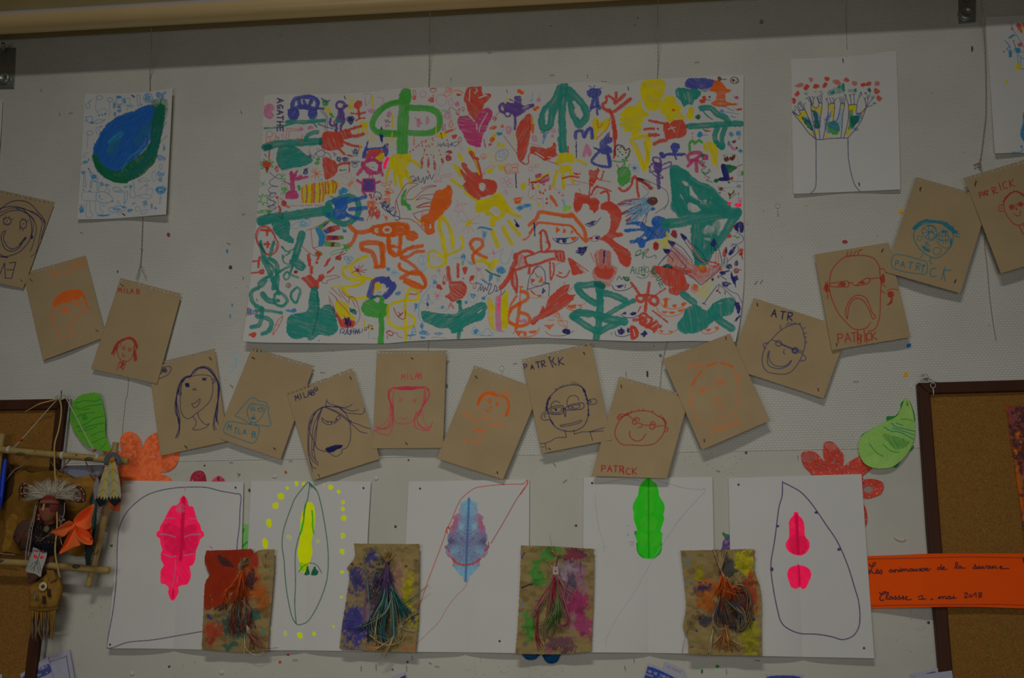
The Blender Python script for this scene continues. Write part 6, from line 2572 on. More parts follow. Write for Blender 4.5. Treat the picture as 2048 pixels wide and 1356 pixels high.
P4 = '''
@1020 940 .29488
F neon 0 922,58 940,48 955,52 965,75 990,90 1005,130 1015,180 1045,230 1048,280 1040,300 1046,330 1035,370 1020,415 1035,430 1030,470 1028,530 1010,570 975,598 940,603 905,595 875,565 862,520 858,470 845,440 862,415 850,370 838,330 840,295 832,255 845,210 868,170 875,120 900,80
v #388020 0 925,90 970,90 985,180 960,290 925,290 905,180|885,340 930,310 960,310 1000,345 980,400 900,400|870,440 935,440 925,520 890,510|950,440 1020,440 1000,510 955,520
l neond 9 940,60 940,300|940,300 942,590
s neond 10 905,595 870,560 860,500|1028,500 1018,560 975,598
s #68646c 4 580,95 650,85 720,70 790,62 880,72|990,70 1100,100 1153,115
s #68646c 3 575,160 600,380 640,525 630,560|1153,330 1060,470 960,620 850,820 740,980 660,1130 650,1200
s #68646c 4 795,380 802,376 808,384
s #68646c 5 795,430 805,440 797,432 800,445
S pen 5 845,420 855,415 855,432 846,434
s #68646c 5 815,495 820,485 828,495 838,485 840,500 828,515 815,505
d black 12 558,88
d pen 6 640,526
@1350 940 .28752
s #68646c 4 0,110 60,125 190,137 205,125 208,150 160,200 80,290 0,385
'''
sheet('inkblot_sheet', 'p4', 'white sheet with a bright green inkblot rising to its top edge', 'drawing', 'white sheets with inkblots along the bottom',
      [(1167, 955), (1425, 954)], [(1425, 954), (1428, 1100), (1432, 1309)], [(1164, 1305), (1300, 1306), (1432, 1309)], [(1167, 955), (1166, 1096), (1164, 1305)],
      0.0045, P4, 'white', fold_lift(0, .024, 3), seed=47,
      post=lambda cv: blot_texture(cv, 1297, 955, 1297, 1118, sel_sat, (22, 140, 10), 'neond', .45))
P5 = '''
@1350 940 .28752
s navy 7 748,85 800,110 870,150 930,210 990,290 1050,380 1130,500 1200,660 1250,820 1280,930 1285,1060 1260,1130 1220,1165 1160,1180 1090,1160 990,1143 870,1137 780,1100 735,1050 710,960 690,860 672,740 668,640 685,540 700,440 712,340 725,250 745,180 748,80
z navy 6 982,295,12,10 716,390,10,8 1142,553,12,12 674,692,12,14
F hot 0 828,294 855,294 860,315 885,340 900,380 905,460 930,490 937,530 920,570 885,592 845,594 800,575 775,545 770,510 790,475 795,420 792,370 805,335 825,315|858,662 900,668 935,690 948,730 935,770 910,820 885,828 868,815 840,828 810,815 790,770 780,730 790,690 820,668
l hotd 20 845,320 858,580
l hotd 10 862,680 868,800
v hotd 0 800,480 850,450 855,580 800,560|865,460 920,490 910,570 865,580
s hotd 6 856,655 862,680
d black 11 441,102 1314,1236
'''
sheet('inkblot_sheet', 'p5', 'rightmost white sheet, with a two part neon pink inkblot inside a blue drop outline', 'drawing', 'white sheets with inkblots along the bottom',
      [(1457, 956), (1590, 952), (1723, 948)], [(1723, 948), (1735, 1120), (1749, 1317)], [(1463, 1311), (1600, 1314), (1749, 1317)], [(1457, 956), (1460, 1098), (1463, 1311)],
      0.005, P5, 'white', fold_lift(0, .022, 4), seed=49,
      post=lambda cv: blot_texture(cv, 1590, 1020, 1598, 1175, sel_sat, 'hotd', 'hotd', .3))
# ------------------------------------------------------------------ painted kraft cards with raffia tufts
RAF = C3((128, 108, 78)); RED_ = C3((112, 40, 24)); ORG_ = C3((150, 66, 20)); TEA_ = C3((28, 74, 72)); PUR_ = C3((58, 34, 70)); PNK_ = C3((130, 44, 58))
GRN_ = C3((60, 84, 40)); NVY_ = C3((30, 36, 52)); PAL_ = C3((138, 122, 92)); DRD = C3((90, 44, 30)); MAU_ = C3((120, 84, 84))


def strands(g, rnd, paths, n, cols, r=(.0006, .0013), d0=.02, spread=6, end_spread=14, step=.006, flat=.45):
    """paths: list of (x, y, depth) control lines in picture units; n strands drawn about each"""
    for path in paths:
        for i in range(int(n * 1.7)):
            a = rnd.gauss(0, .7); b = rnd.uniform(-1, 1); m = len(path); ph = rnd.uniform(0, 6); wob = rnd.uniform(0, 3.5)
            pts = []
            for k, q in enumerate(path):
                u = k / (m - 1.0)
                sp = spread * u + end_spread * max(0, u - .6) * 1.6
                dd = max(q[2] + b * .007 * u + rnd.uniform(-.002, .002), d0)
                pts.append(P(q[0] + a * sp * 1.3 + wob * u * math.sin(ph + 3 * u) + rnd.uniform(-1.2, 1.2), q[1] + rnd.uniform(-6, 6) * u, dd))
            c0 = cols[rnd.randrange(len(cols))]
            k = rnd.uniform(.4, 1.05)
            g.tube(pts, [rnd.uniform(*r) * .8, rnd.uniform(*r) * .8, rnd.uniform(*r) * .5], np.array(c0) * k, n=4, step=step, flat=flat, cap=False)


def card(key, label, edges, art, d0, lift, seed, extra=None):
    e = empty('raffia_collage', V(*edges[0][0], d0), label, 'collage', 'painted kraft cards with raffia tufts')
    sheet('card', key, None, None, None, *edges, d0, art, 'kraft2', lift, holes=None, parent=e, mat=M_KRAFT, seed=seed, rough_edge=1.2)
    return e


COL['kraft2'] = (92, 78, 48)


def mottle(cols, sc, thr, seed):
    def f(cv):
        X, Y = cv.X, cv.Y
        cv.img = cv.img * (.78 + .4 * fbm(X * .05 + seed, Y * .12))[..., None]
        for i, (c, x, y, rx, ry, t) in enumerate(cols):
            n = fbm(X * sc * 2.2 + seed + i * 7.7, Y * sc * 2.2 + i * 3.1); n2 = fbm(X * sc * .8 + i * 5, Y * sc * .8 + seed)
            st = vn((X + Y * .5) * .7 + i, (Y - X * .5) * .16 + seed)
            wx, wy = X + 26 * (n2 - .5), Y + 26 * (fbm(X * sc * .8 + 31, Y * sc * .8 + i) - .5)
            m = np.exp(-(((wx - x) / rx) ** 2 + ((wy - y) / ry) ** 2) ** 1.3)
            a = np.clip((m * 1.35 + (n - .5) * 1.5 + (st - .5) * .8 - .35) * 1.6, 0, .85) * np.clip(m * 3, 0, 1)
            cv.img = cv.img * (1 - a[..., None]) + C3(c) * (.38 + .5 * n[..., None]) * a[..., None]
        d = np.clip((fbm(X * .06 + seed, Y * .09) - .5) * 2.5, 0, .5)[..., None]
        cv.img = cv.img * (1 - d * .6)
    return f


def kcard(key, label, edges, d0, lift, cols, seed, art, tuftfn, sc=.07):
    e = empty('raffia_collage', V(*edges[0][0], d0), label, 'collage', 'painted kraft cards with raffia tufts')
    sheet('card', key, None, None, None, *edges, d0, art, 'kraft2', lift, parent=e, mat=M_KRAFT, seed=seed, rough_edge=.8, fn=mottle(cols, sc, 0, seed))
    tuftfn(e)
    return e


def crinkle(a, k):
    return lambda S, T: a * (0.5 + .5 * np.sin(T * k + 1.2 * np.sin(S * 3))) * .35 + .007 * T ** 2 * (.6 + .4 * np.cos(S * 6.3)) + .001 * np.sin(S * 19)


def tuft1(e):
    rnd = random.Random(1)
    g = Geo()
    strands(g, rnd, [[(478, 1146, .030), (482, 1130, .032), (491, 1119, .032)]], 16, [RAF, C3((104, 84, 56))], r=(.0012, .0016), spread=5, end_spread=2)
    g.build('raffia_stub', M_SOFT, e)
    g = Geo()
    strands(g, rnd, [[(484, 1140, .034), (479, 1165, .040), (472, 1190, .040), (466, 1210, .034)], [(483, 1142, .034), (484, 1170, .042), (480, 1200, .036)],
                     [(486, 1140, .034), (487, 1165, .038), (488, 1200, .032)]], 12, [ORG_, C3((140, 56, 18)), C3((120, 48, 22)), RED_], spread=6, end_spread=4)
    strands(g, rnd, [[(482, 1142, .034), (466, 1168, .040), (450, 1186, .040), (452, 1206, .034)]], 4, [ORG_], spread=2, end_spread=4)
    g.build('orange_raffia', M_SOFT, e)
    g = Geo()
    strands(g, rnd, [[(470, 1200, .034), (464, 1225, .040), (462, 1255, .036), (470, 1268, .030)], [(480, 1195, .036), (476, 1230, .042), (480, 1262, .034)],
                     [(488, 1195, .036), (494, 1225, .040), (494, 1255, .034)], [(484, 1200, .036), (498, 1220, .040), (490, 1250, .034), (472, 1264, .030)]], 11,
            [TEA_, DRD, RED_, C3((110, 70, 50)), MAU_, C3((60, 60, 56))], spread=6, end_spread=6)
    strands(g, rnd, [[(492, 1250, .036), (496, 1258, .038), (498, 1266, .036)]], 7, [PAL_], r=(.001, .0014), spread=2, end_spread=1)
    strands(g, rnd, [[(495, 1262, .036), (505, 1275, .040), (520, 1292, .036), (532, 1300, .030)], [(496, 1262, .036), (512, 1266, .040), (525, 1290, .034)],
                     [(494, 1262, .036), (500, 1280, .040), (506, 1298, .030)]], 7, [C3((120, 76, 60)), PAL_, C3((110, 60, 44))], r=(.0005, .0009), spread=7, end_spread=10)
    g.tube([P(489, 1276, .03), P(491, 1295, .03), P(505, 1308, .03), P(522, 1309, .028), P(531, 1298, .026)], .0007, PAL_, n=4)
    g.tube([P(489, 1270, .03), P(490, 1290, .03), P(488, 1309, .03)], .0006, PAL_, n=4)
    g.tube([P(500, 1250, .03), P(512, 1250, .034), P(524, 1254, .03)], .0005, C3((120, 76, 60)), n=4)
    g.build('dark_raffia', M_SOFT, e)


kcard('k1', 'torn kraft card painted red and teal carrying an orange and rust raffia tassel',
      [[(413, 1101), (460, 1100), (503, 1098), (507, 1106), (520, 1100), (549, 1098)], [(549, 1098), (548, 1140), (544, 1190), (539, 1250), (536, 1302)],
       [(403, 1299), (450, 1303), (490, 1305), (536, 1302)], [(413, 1101), (409, 1122), (414, 1140), (419, 1150), (410, 1168), (407, 1220), (403, 1299)]],
      .024, crinkle(.006, 5), [('bred', 455, 1135, 46, 48, .62), ('#82200e', 440, 1160, 42, 50, .7), ('#8c4016', 500, 1170, 26, 40, .8), ('#1c4842', 470, 1250, 38, 26, .85), ('#1c4842', 505, 1225, 20, 16, .95),
              ('#842a1c', 425, 1265, 26, 22, .95), ('#26242c', 500, 1160, 14, 14, 1.0), ('#84461c', 525, 1200, 12, 30, .95), ('#1c4842', 465, 1290, 20, 12, .9), ('#3a1a1c', 445, 1210, 14, 14, 1.0)], 3, '''
@400 1080 .16967
v #601c0e 75,120 600,110 610,180 690,150 680,330 560,330 500,300 300,420 330,700 60,800 60,520 105,410 60,230
f #601c0e 80,130 600,115 600,200 480,260 400,420 330,520 330,700 230,760 60,820 60,540 110,420 60,240
f #2c1c1c 0 200,180 260,190 340,240 400,320 300,310 250,290
f bred 0 610,180 660,150 690,260 660,320 600,260
f dpurple 0 80,870 120,890 150,930 120,940 85,915
l black 4 710,160 770,330|775,170 775,330
d black 12 705,325 785,175 830,360
d teal 14 120,650 140,700
z teal 5 745,1080,16,60
d rust 16 810,265
''', tuft1, .08)


def tuft2(e):
    rnd = random.Random(2)
    g = Geo()
    strands(g, rnd, [[(773, 1126, .032), (775, 1116, .034), (777, 1108, .034)]], 16, [RAF, C3((112, 84, 50))], r=(.001, .0014), spread=6, end_spread=4)
    g.tube([P(774, 1112, .034), P(771, 1102, .034), P(769, 1096, .032)], [.0014, .0006], RAF, n=5)
    g.build('raffia_stub', M_SOFT, e)
    g = Geo()
    strands(g, rnd, [[(773, 1124, .036), (770, 1145, .042), (766, 1160, .040), (763, 1180, .038)], [(774, 1124, .036), (778, 1145, .042), (780, 1165, .040), (782, 1182, .038)],
                     [(773, 1150, .040), (755, 1160, .042), (742, 1170, .038)], [(772, 1128, .036), (772, 1150, .043), (773, 1185, .040)]], 9, [PUR_, C3((50, 44, 84)), C3((84, 60, 88))], spread=5, end_spread=4)
    g.build('purple_raffia', M_SOFT, e)
    g = Geo()
    strands(g, rnd, [[(772, 1160, .040), (765, 1200, .044), (748, 1240, .038), (755, 1282, .030)], [(774, 1160, .040), (772, 1210, .044), (765, 1265, .036), (770, 1290, .03)],
                     [(776, 1160, .040), (790, 1200, .044), (802, 1240, .038)], [(778, 1165, .040), (784, 1210, .044), (788, 1262, .034), (786, 1290, .03)],
                     [(782, 1170, .040), (798, 1200, .042), (808, 1232, .036)], [(785, 1190, .042), (770, 1225, .044), (735, 1248, .034), (722, 1258, .03)]], 10,
            [TEA_, C3((34, 84, 78)), C3((60, 100, 92)), C3((110, 114, 96)), C3((90, 100, 84)), NVY_], spread=6, end_spread=8)
    strands(g, rnd, [[(768, 1146, .038), (752, 1142, .044), (745, 1165, .042), (752, 1188, .038), (762, 1175, .036)], [(752, 1098, .034), (736, 1102, .036), (728, 1120, .036), (734, 1160, .036), (730, 1240, .034), (745, 1275, .03)],
                     [(735, 1160, .036), (738, 1210, .04), (745, 1262, .036), (770, 1282, .03)]], 2, [C3((120, 112, 88)), C3((70, 100, 92))], r=(.0005, .0009), spread=2, end_spread=3)
    strands(g, rnd, [[(740, 1270, .034), (765, 1288, .040), (795, 1284, .040), (805, 1262, .036)], [(785, 1275, .038), (765, 1292, .040), (748, 1301, .034)], [(788, 1270, .036), (780, 1290, .040), (766, 1314, .034)],
                     [(758, 1220, .040), (750, 1262, .044), (752, 1288, .034)]], 4, [PAL_, C3((130, 112, 70))], r=(.0007, .0016), spread=2, end_spread=3)
    g.tube([P(803, 1212, .034), P(828, 1194, .034), P(857, 1170, .032)], [.0012, .0008], [TEA_, TEA_, C3((110, 84, 60))], n=4)
    g.tube([P(760, 1262, .034), P(735, 1266, .034)], .0006, TEA_, n=4)
    g.tube([P(800, 1256, .034), P(830, 1262, .034)], [.0012, .0008], [TEA_, PAL_], n=4)
    g.tube([P(805, 1250, .034), P(822, 1236, .034), P(838, 1226, .032)], [.001, .001], NVY_, n=4)
    g.build('teal_raffia', M_SOFT, e)


kcard('k2', 'kraft card painted blue, pink and yellow carrying a purple and teal raffia tassel',
      [[(708, 1087), (760, 1088), (839, 1088)], [(839, 1088), (838, 1160), (837, 1230), (831, 1305)], [(679, 1298), (740, 1302), (831, 1305)],
       [(708, 1087), (709, 1115), (694, 1136), (699, 1148), (693, 1195), (683, 1260), (679, 1298)]],
      .025, crinkle(.006, 5), [('#24265a', 718, 1160, 22, 26, .85), ('#22266a', 710, 1250, 40, 42, .78), ('#7a5460', 745, 1205, 18, 60, .95), ('#7c5c50', 795, 1165, 18, 40, .9), ('#847a0c', 817, 1180, 13, 42, .88),
              ('#22262e', 760, 1180, 26, 60, .95), ('#1e2850', 822, 1235, 14, 18, 1.0), ('#80740c', 828, 1245, 9, 20, .95), ('#222a5c', 745, 1115, 16, 14, 1.1), ('#2a2420', 765, 1260, 30, 30, .95), ('#804628', 752, 1293, 20, 8, 1.0)], 5, '''
@670 940 .28756
d brown 26 120,655
d dpurple 16 180,655
d brown 20 495,670
d black 9 565,632
z azure 4 290,568,10,10
s red 6 475,1245 510,1248 480,1240 500,1230|540,1240 545,1255 560,1240 558,1222
''', tuft2, .08)


def tuft3(e):
    rnd = random.Random(3)
    g = Geo()
    strands(g, rnd, [[(1108, 1134, .030), (1107, 1120, .032), (1101, 1124, .032)], [(1110, 1134, .030), (1113, 1112, .034), (1122, 1108, .034)], [(1110, 1134, .030), (1112, 1108, .034), (1105, 1100, .034)]], 6, [C3((128, 104, 54)), RAF], spread=2, end_spread=5)
    g.tube([P(1108, 1110, .034), P(1103, 1090, .034), P(1100, 1069, .034)], [.0008, .0005], C3((120, 100, 50)), n=4)
    g.build('straw_sprig', M_SOFT, e)
    g = Geo()
    g.prism([(1105, 1133), (1117, 1133), (1118, 1150), (1105, 1150)], .030, .040, C3((112, 96, 88)))
    g.ball(P(1111, 1142, .041), .0016, C3('black'))
    g.build('paper_collar', M_SOFT, e, False, .002)
    g = Geo()
    strands(g, rnd, [[(1110, 1148, .036), (1098, 1175, .042), (1083, 1202, .042), (1066, 1230, .036)], [(1112, 1148, .036), (1120, 1180, .042), (1132, 1210, .042), (1136, 1245, .038), (1122, 1254, .034)],
                     [(1110, 1150, .036), (1108, 1180, .040), (1110, 1205, .038)], [(1108, 1150, .036), (1103, 1200, .042), (1104, 1228, .036)]], 7, [PNK_, C3((120, 36, 44)), MAU_, C3((110, 70, 76))], r=(.0008, .0016), spread=3, end_spread=4)
    strands(g, rnd, [[(1075, 1222, .036), (1073, 1250, .038), (1074, 1275, .036), (1081, 1298, .030)]], 9, [C3((120, 30, 40)), MAU_, DRD], r=(.0008, .0012), spread=3, end_spread=2)
    strands(g, rnd, [[(1115, 1150, .036), (1128, 1172, .040), (1140, 1196, .034)]], 3, [PNK_, MAU_], spread=3)
    g.build('red_raffia', M_SOFT, e)
    g = Geo()
    strands(g, rnd, [[(1112, 1185, .036), (1114, 1215, .044), (1108, 1245, .036)], [(1115, 1190, .036), (1118, 1215, .044), (1118, 1240, .036)], [(1112, 1195, .036), (1104, 1235, .042), (1096, 1265, .034)]], 12,
            [GRN_, C3((44, 80, 40)), C3((84, 96, 60)), C3((96, 90, 56))], spread=7, end_spread=5)
    strands(g, rnd, [[(1066, 1232, .034), (1068, 1250, .038), (1085, 1252, .038), (1100, 1236, .036)], [(1108, 1235, .036), (1118, 1252, .042), (1130, 1256, .036)], [(1105, 1240, .036), (1090, 1262, .040), (1100, 1275, .034), (1112, 1250, .034)],
                     [(1080, 1245, .034), (1088, 1275, .036), (1093, 1290, .03)]], 4, [C3((104, 80, 60)), MAU_, C3((96, 92, 60))], r=(.0004, .0008), spread=4, end_spread=5)
    g.build('green_raffia', M_SOFT, e)


kcard('k3', 'kraft card with green and pink paint and a red and green raffia tassel',
      [[(1042, 1091), (1110, 1093), (1188, 1098)], [(1188, 1098), (1187, 1200), (1182, 1303)], [(1031, 1308), (1100, 1309), (1140, 1307), (1182, 1303)],
       [(1042, 1091), (1040, 1160), (1036, 1240), (1031, 1308)]],
      .024, crinkle(.008, 8), [('#2c6a28', 1075, 1150, 16, 28, .85), ('#2c6a28', 1100, 1108, 26, 16, .9), ('#2c6a28', 1060, 1255, 13, 30, .85), ('#785062', 1145, 1180, 26, 70, .82), ('#782044', 1158, 1205, 22, 26, 1.0),
              ('#7c2450', 1170, 1255, 22, 24, 1.0), ('#7c6a74', 1130, 1140, 22, 22, 1.0), ('#503040', 1120, 1290, 36, 20, 1.0), ('#5e2030', 1150, 1110, 26, 14, 1.05), ('#3c3a44', 1140, 1160, 12, 20, 1.1)], 7, '''
@1020 940 .29488
b dpurple 10 80,600 90,575 100,560
b black 10 80,800 110,785 150,775
b dpurple 8 470,540 490,570 525,578
b dpurple 7 480,620 475,700
b dpurple 8 175,890 200,885
s azure 5 80,895 90,905 82,915 92,930
l azure 5 70,965 82,968
d blue 12 52,1243 100,1190
s magenta 6 255,1225 280,1215 265,1250
''', tuft3, .07)


def tuft4(e):
    rnd = random.Random(4)
    g = Geo()
    strands(g, rnd, [[(1442, 1140, .034), (1440, 1122, .036), (1438, 1104, .036)]], 20, [RAF, C3((124, 104, 74))], r=(.0012, .0016), spread=6, end_spread=1)
    strands(g, rnd, [[(1442, 1140, .036), (1445, 1152, .038), (1448, 1160, .038)]], 10, [RAF, RED_], r=(.001, .0014), spread=3, end_spread=1)
    g.build('raffia_stub', M_SOFT, e)
    g = Geo()
    strands(g, rnd, [[(1444, 1145, .036), (1442, 1168, .044), (1437, 1192, .040)], [(1446, 1145, .036), (1452, 1168, .044), (1455, 1198, .040)], [(1446, 1150, .036), (1456, 1172, .044), (1462, 1200, .036)]], 13, [ORG_, C3((124, 50, 20)), RED_, C3((136, 76, 30))], spread=7, end_spread=4)
    strands(g, rnd, [[(1440, 1178, .042), (1455, 1184, .046), (1480, 1188, .042)], [(1460, 1180, .042), (1472, 1172, .044), (1484, 1184, .038)]], 4, [ORG_, C3((124, 50, 20))], spread=3)
    g.build('orange_raffia', M_SOFT, e)
    g = Geo()
    strands(g, rnd, [[(1440, 1195, .042), (1434, 1225, .048), (1438, 1250, .042)], [(1445, 1195, .042), (1450, 1225, .050), (1455, 1252, .044)], [(1448, 1198, .042), (1462, 1210, .048), (1478, 1225, .044), (1480, 1255, .036)]], 10,
            [NVY_, C3((36, 40, 50)), C3((60, 66, 70)), C3((90, 84, 70)), C3((104, 52, 34))], spread=7, end_spread=6)
    strands(g, rnd, [[(1455, 1175, .040), (1482, 1168, .048), (1498, 1190, .046), (1502, 1230, .042), (1490, 1258, .036)], [(1450, 1200, .042), (1480, 1212, .050), (1490, 1240, .044), (1478, 1262, .036), (1468, 1240, .036)],
                     [(1450, 1202, .042), (1470, 1216, .048), (1484, 1226, .044), (1488, 1250, .036)]], 9, [C3((112, 94, 62)), C3((60, 66, 70)), C3((126, 106, 70)), NVY_, C3((90, 70, 44))], r=(.0005, .001), spread=4, end_spread=5)
    strands(g, rnd, [[(1432, 1215, .040), (1426, 1240, .044), (1436, 1258, .044), (1456, 1254, .042)]], 4, [PAL_], r=(.0008, .0012), spread=2, end_spread=2)
    g.build('dark_raffia', M_SOFT, e)
    g = Geo()
    strands(g, rnd, [[(1448, 1250, .040), (1444, 1275, .042), (1438, 1300, .030)], [(1450, 1250, .040), (1458, 1278, .044), (1466, 1300, .030)], [(1446, 1250, .040), (1450, 1280, .042), (1456, 1304, .030)]], 11,
            [C3((124, 66, 40)), C3((140, 96, 40)), C3((116, 80, 50)), PAL_], spread=6, end_spread=9)
    strands(g, rnd, [[(1426, 1258, .038), (1422, 1285, .040), (1417, 1309, .032)]], 5, [PAL_], r=(.0008, .0012), spread=1.5, end_spread=1)
    g.tube([P(1424, 1218, .034), P(1405, 1228, .036), P(1380, 1252, .036), P(1368, 1285, .03), P(1364, 1308, .03)], .0005, C3((96, 60, 40)), n=4)
    g.tube([P(1466, 1280, .034), P(1478, 1290, .034), P(1487, 1300, .03)], .0006, PAL_, n=4)
    g.build('pale_raffia', M_SOFT, e)


kcard('k4', 'creased olive kraft card with yellow smudges and a tousled orange and navy raffia tassel',
      [[(1361, 1101), (1430, 1100), (1505, 1098), (1510, 1101)], [(1510, 1101), (1509, 1140), (1522, 1182), (1523, 1240), (1524, 1312)],
       [(1377, 1309), (1450, 1312), (1524, 1315)], [(1361, 1101), (1369, 1170), (1372, 1215), (1366, 1256), (1375, 1270), (1377, 1309)]],
      .026, crinkle(.012, 13), [('#8a820c', 1488, 1128, 24, 24, .78), ('#86481a', 1418, 1180, 30, 26, .85), ('#2a3034', 1455, 1140, 16, 30, .85), ('#84400f', 1420, 1210, 32, 16, .95), ('#7c2a1c', 1500, 1190, 18, 44, .9),
              ('#2a2444', 1405, 1178, 22, 8, .95), ('#222638', 1410, 1240, 24, 12, .95), ('#787214', 1500, 1270, 22, 44, 1.0), ('#7c7010', 1400, 1145, 8, 12, 1.0), ('#301c20', 1475, 1215, 26, 50, .95)], 9, '''
@1350 940 .28752
s azure 5 75,620 95,615 80,630 98,640 78,650 98,665
b azure 10 80,778 115,776
d red 16 480,580
b bred 8 555,570 550,630
d red 18 115,1025
d dpurple 20 150,1120
d dpurple 24 550,1040
s dpurple 6 105,1235 130,1228
s black 4 120,1110 110,1112
''', tuft4, .07)

# ------------------------------------------------------------------ the orange banner
ban = '''
@1700 1060 .21832
l black 5 162,266 400,262 800,253 1100,246 1300,250 1594,255|195,695 400,690 700,686 1000,684 1400,682 1594,690
l black 10 1585,256 1594,300
s black 9 190,335 175,310 185,325 215,335 235,300 215,300 200,350 180,400 170,370 190,372 215,398 240,396|240,392 262,375 250,360 238,385 250,398 268,392|268,392 285,365 296,390 280,400 268,396 290,400|395,370 370,362 358,380 375,388 395,368 395,385 408,384|408,384 412,360 415,384 428,362 440,366 440,382 452,380|452,380 460,356 462,378 474,376|474,378 478,356 482,378 492,357 502,360 502,378 512,357 524,360 526,378 536,374|570,358 548,356 540,374 556,380 572,358 572,376 584,374|584,374 588,356 590,374 606,374 610,354 612,374 624,370|624,372 640,352 648,372 640,380 660,352 640,376|668,352 652,358 655,374 676,376 690,356 670,352 685,358 700,350 715,352 700,372 690,360 715,374 738,356
s black 6 462,342 462,343
d black 8 462,343
s black 9 830,345 806,342 800,360 818,364 832,350 836,315 832,360 845,360|845,360 865,345 855,335 845,352 858,364 890,358|955,352 980,330 985,298 970,300 970,345 985,352|1020,335 1000,330 994,348 1010,352 1022,335 1024,350 1058,346|1125,352 1145,330 1152,322 1140,318 1158,345 1140,356 1130,350|1158,352 1170,354|1192,335 1175,332 1168,348 1182,354 1194,335 1196,352 1210,348|1210,348 1215,330 1222,352 1240,348 1244,328 1256,330|1285,334 1268,330 1260,348 1274,354 1288,334 1290,352 1302,348|1302,350 1310,330 1314,352 1326,332 1336,334 1338,352 1350,350|1370,350 1392,340 1382,330 1370,346 1384,356 1456,352
s black 10 270,572 285,590 315,585 330,568 310,566 290,590 272,630 285,648 310,640
s black 9 325,628 345,605 352,570 338,575 335,630 352,638|385,612 365,610 358,630 374,636 388,612 390,632 402,628|402,632 418,605 424,628 412,638 436,628|436,630 452,603 458,628 446,640 470,628|475,628 495,615 485,605 474,622 488,636 510,628|505,632 525,612 515,608 508,630 525,640 565,636|622,615 662,600 662,630
l black 10 630,634 695,632|740,635 758,635
s black 9 806,630 820,608 822,632 838,608 848,612 850,630 862,608 876,612 878,632 892,626|920,610 898,608 892,626 908,632 922,610 924,630 938,626|938,628 950,606 952,628 975,622
d black 9 952,588
s black 9 1048,590 1060,572 1075,580 1068,600 1048,620 1080,616
o black 9 1105,604,14,12
s black 9 1130,600 1152,575 1155,618|1195,575 1178,580 1185,595 1205,605 1200,618 1180,616 1185,600 1205,590 1205,576 1190,574
'''
COL['banner'] = (150, 50, 8)
sheet('paper_banner', 'banner', 'orange paper banner with handwritten black lines about savanna animals, pinned across the cork board frame', 'banner', None,
      [(1735, 1112), (1800, 1110), (1875, 1107), (1960, 1107), (2048, 1107), (2120, 1107)], [(2120, 1107), (2124, 1218)],
      [(1742, 1217), (1800, 1216), (1875, 1214), (1950, 1214), (2048, 1217), (2124, 1218)], [(1735, 1112), (1742, 1217)], .010, ban, 'banner',
      lambda S, T: .018 * np.clip(S / .28, 0, 1) ** 1.3 + .004 * T * np.sin(np.clip(S * 1.6, 0, 1) * 3.14) ** 2, mat=M_PAPER, seed=51, cell=.8)


# ------------------------------------------------------------------ cork boards
def board(nm, lab, outer, inner, cork, frame_d, parts):
    e = empty(nm, V(outer[0][0][0], outer[0][0][1], 0), lab, 'board')
    g = Geo(); g.prism(cork, 0.004, 0.012, C3('gold')); g.build('cork_panel', M_CORK, e, False)
    for q in parts:
        g = Geo(); g.prism(q, 0.002, frame_d, C3('brown')); g.build('frame_rail', M_WOODF, e, False, .0035)
    return e


# right one: outer corner (1836,765), left stile running down and away to the right
eR = board('cork_board', 'cork board with a dark brown frame at the right of the wall', [[(1836, 765)]], None,
           [(1850, 778), (2200, 768), (2300, 1500), (1915, 1500)], .024,
           [[(1836, 765), (2250, 753), (2256, 776), (1860, 787)], [(1836, 765), (1861, 787), (1882, 1060), (1906, 1341), (1920, 1500), (1893, 1500), (1880, 1341), (1856, 1060)]])
eL = board('cork_board', 'cork board with a brown frame at the lower left, behind the bamboo ornament', [[(133, 797)]], None,
           [(-200, 812), (118, 812), (60, 1500), (-260, 1500)], .024,
           [[(133, 797), (-220, 803), (-220, 824), (110, 818)], [(133, 797), (110, 818), (86, 1040), (54, 1300), (30, 1500), (53, 1500), (76, 1300), (108, 1010)]])
g = Geo(); g.prism([(141, 797), (134, 797), (108, 1010), (76, 1300), (53, 1500), (66, 1500), (88, 1300), (117, 1010)], 0.0, .012, C3((96, 96, 92)))
g.build('white_batten', M_SOFT, eL, False, .001)
RUST = '''
@1580 740 .26546
f rust 0 1625,272 1763,272 1800,1400 1790,1400 1763,1180 1730,960 1700,820 1680,680 1650,480
v #40201c 0 1640,290 1763,290 1763,600 1700,660 1680,600 1660,480
v #503038 0 1650,300 1740,290 1740,420 1680,430
v black 0 1680,440 1763,440 1763,650 1690,660
v #5c4028 0 1720,800 1763,780 1763,900 1730,900
f #7c3c0c 0 1690,700 1720,720 1740,860 1763,1100 1763,1180 1730,960
d #8a5a10 10 1700,620 1690,540 1720,500 1745,430 1700,480
z #8a4a10 5 1700,620,22,24 1720,520,36,60
'''


def rustfn(cv):
    n = fbm(cv.X * .12, cv.Y * .12); a = np.clip((n - .45) * 5, 0, .9)
    cv.img = cv.img * (1 - a[..., None]) + C3('#2c1c20') * a[..., None]
    n = fbm(cv.X * .3 + 9, cv.Y * .3); a = np.clip((n - .62) * 7, 0, .8)
    cv.img = cv.img * (1 - a[..., None]) + C3('#6e3a14') * a[..., None]


sheet('painting', 'rust', 'rust and dark purple painting pinned on the right cork board', 'painting', None,
      [(2011, 812), (2120, 811)], [(2120, 811), (2170, 1180)], [(2060, 1190), (2170, 1180)], [(2011, 812), (2040, 1010), (2060, 1190)], .014, RUST, 'rust',
      lambda S, T: .004 * T, mat=M_PAPER, seed=53, post=rustfn)


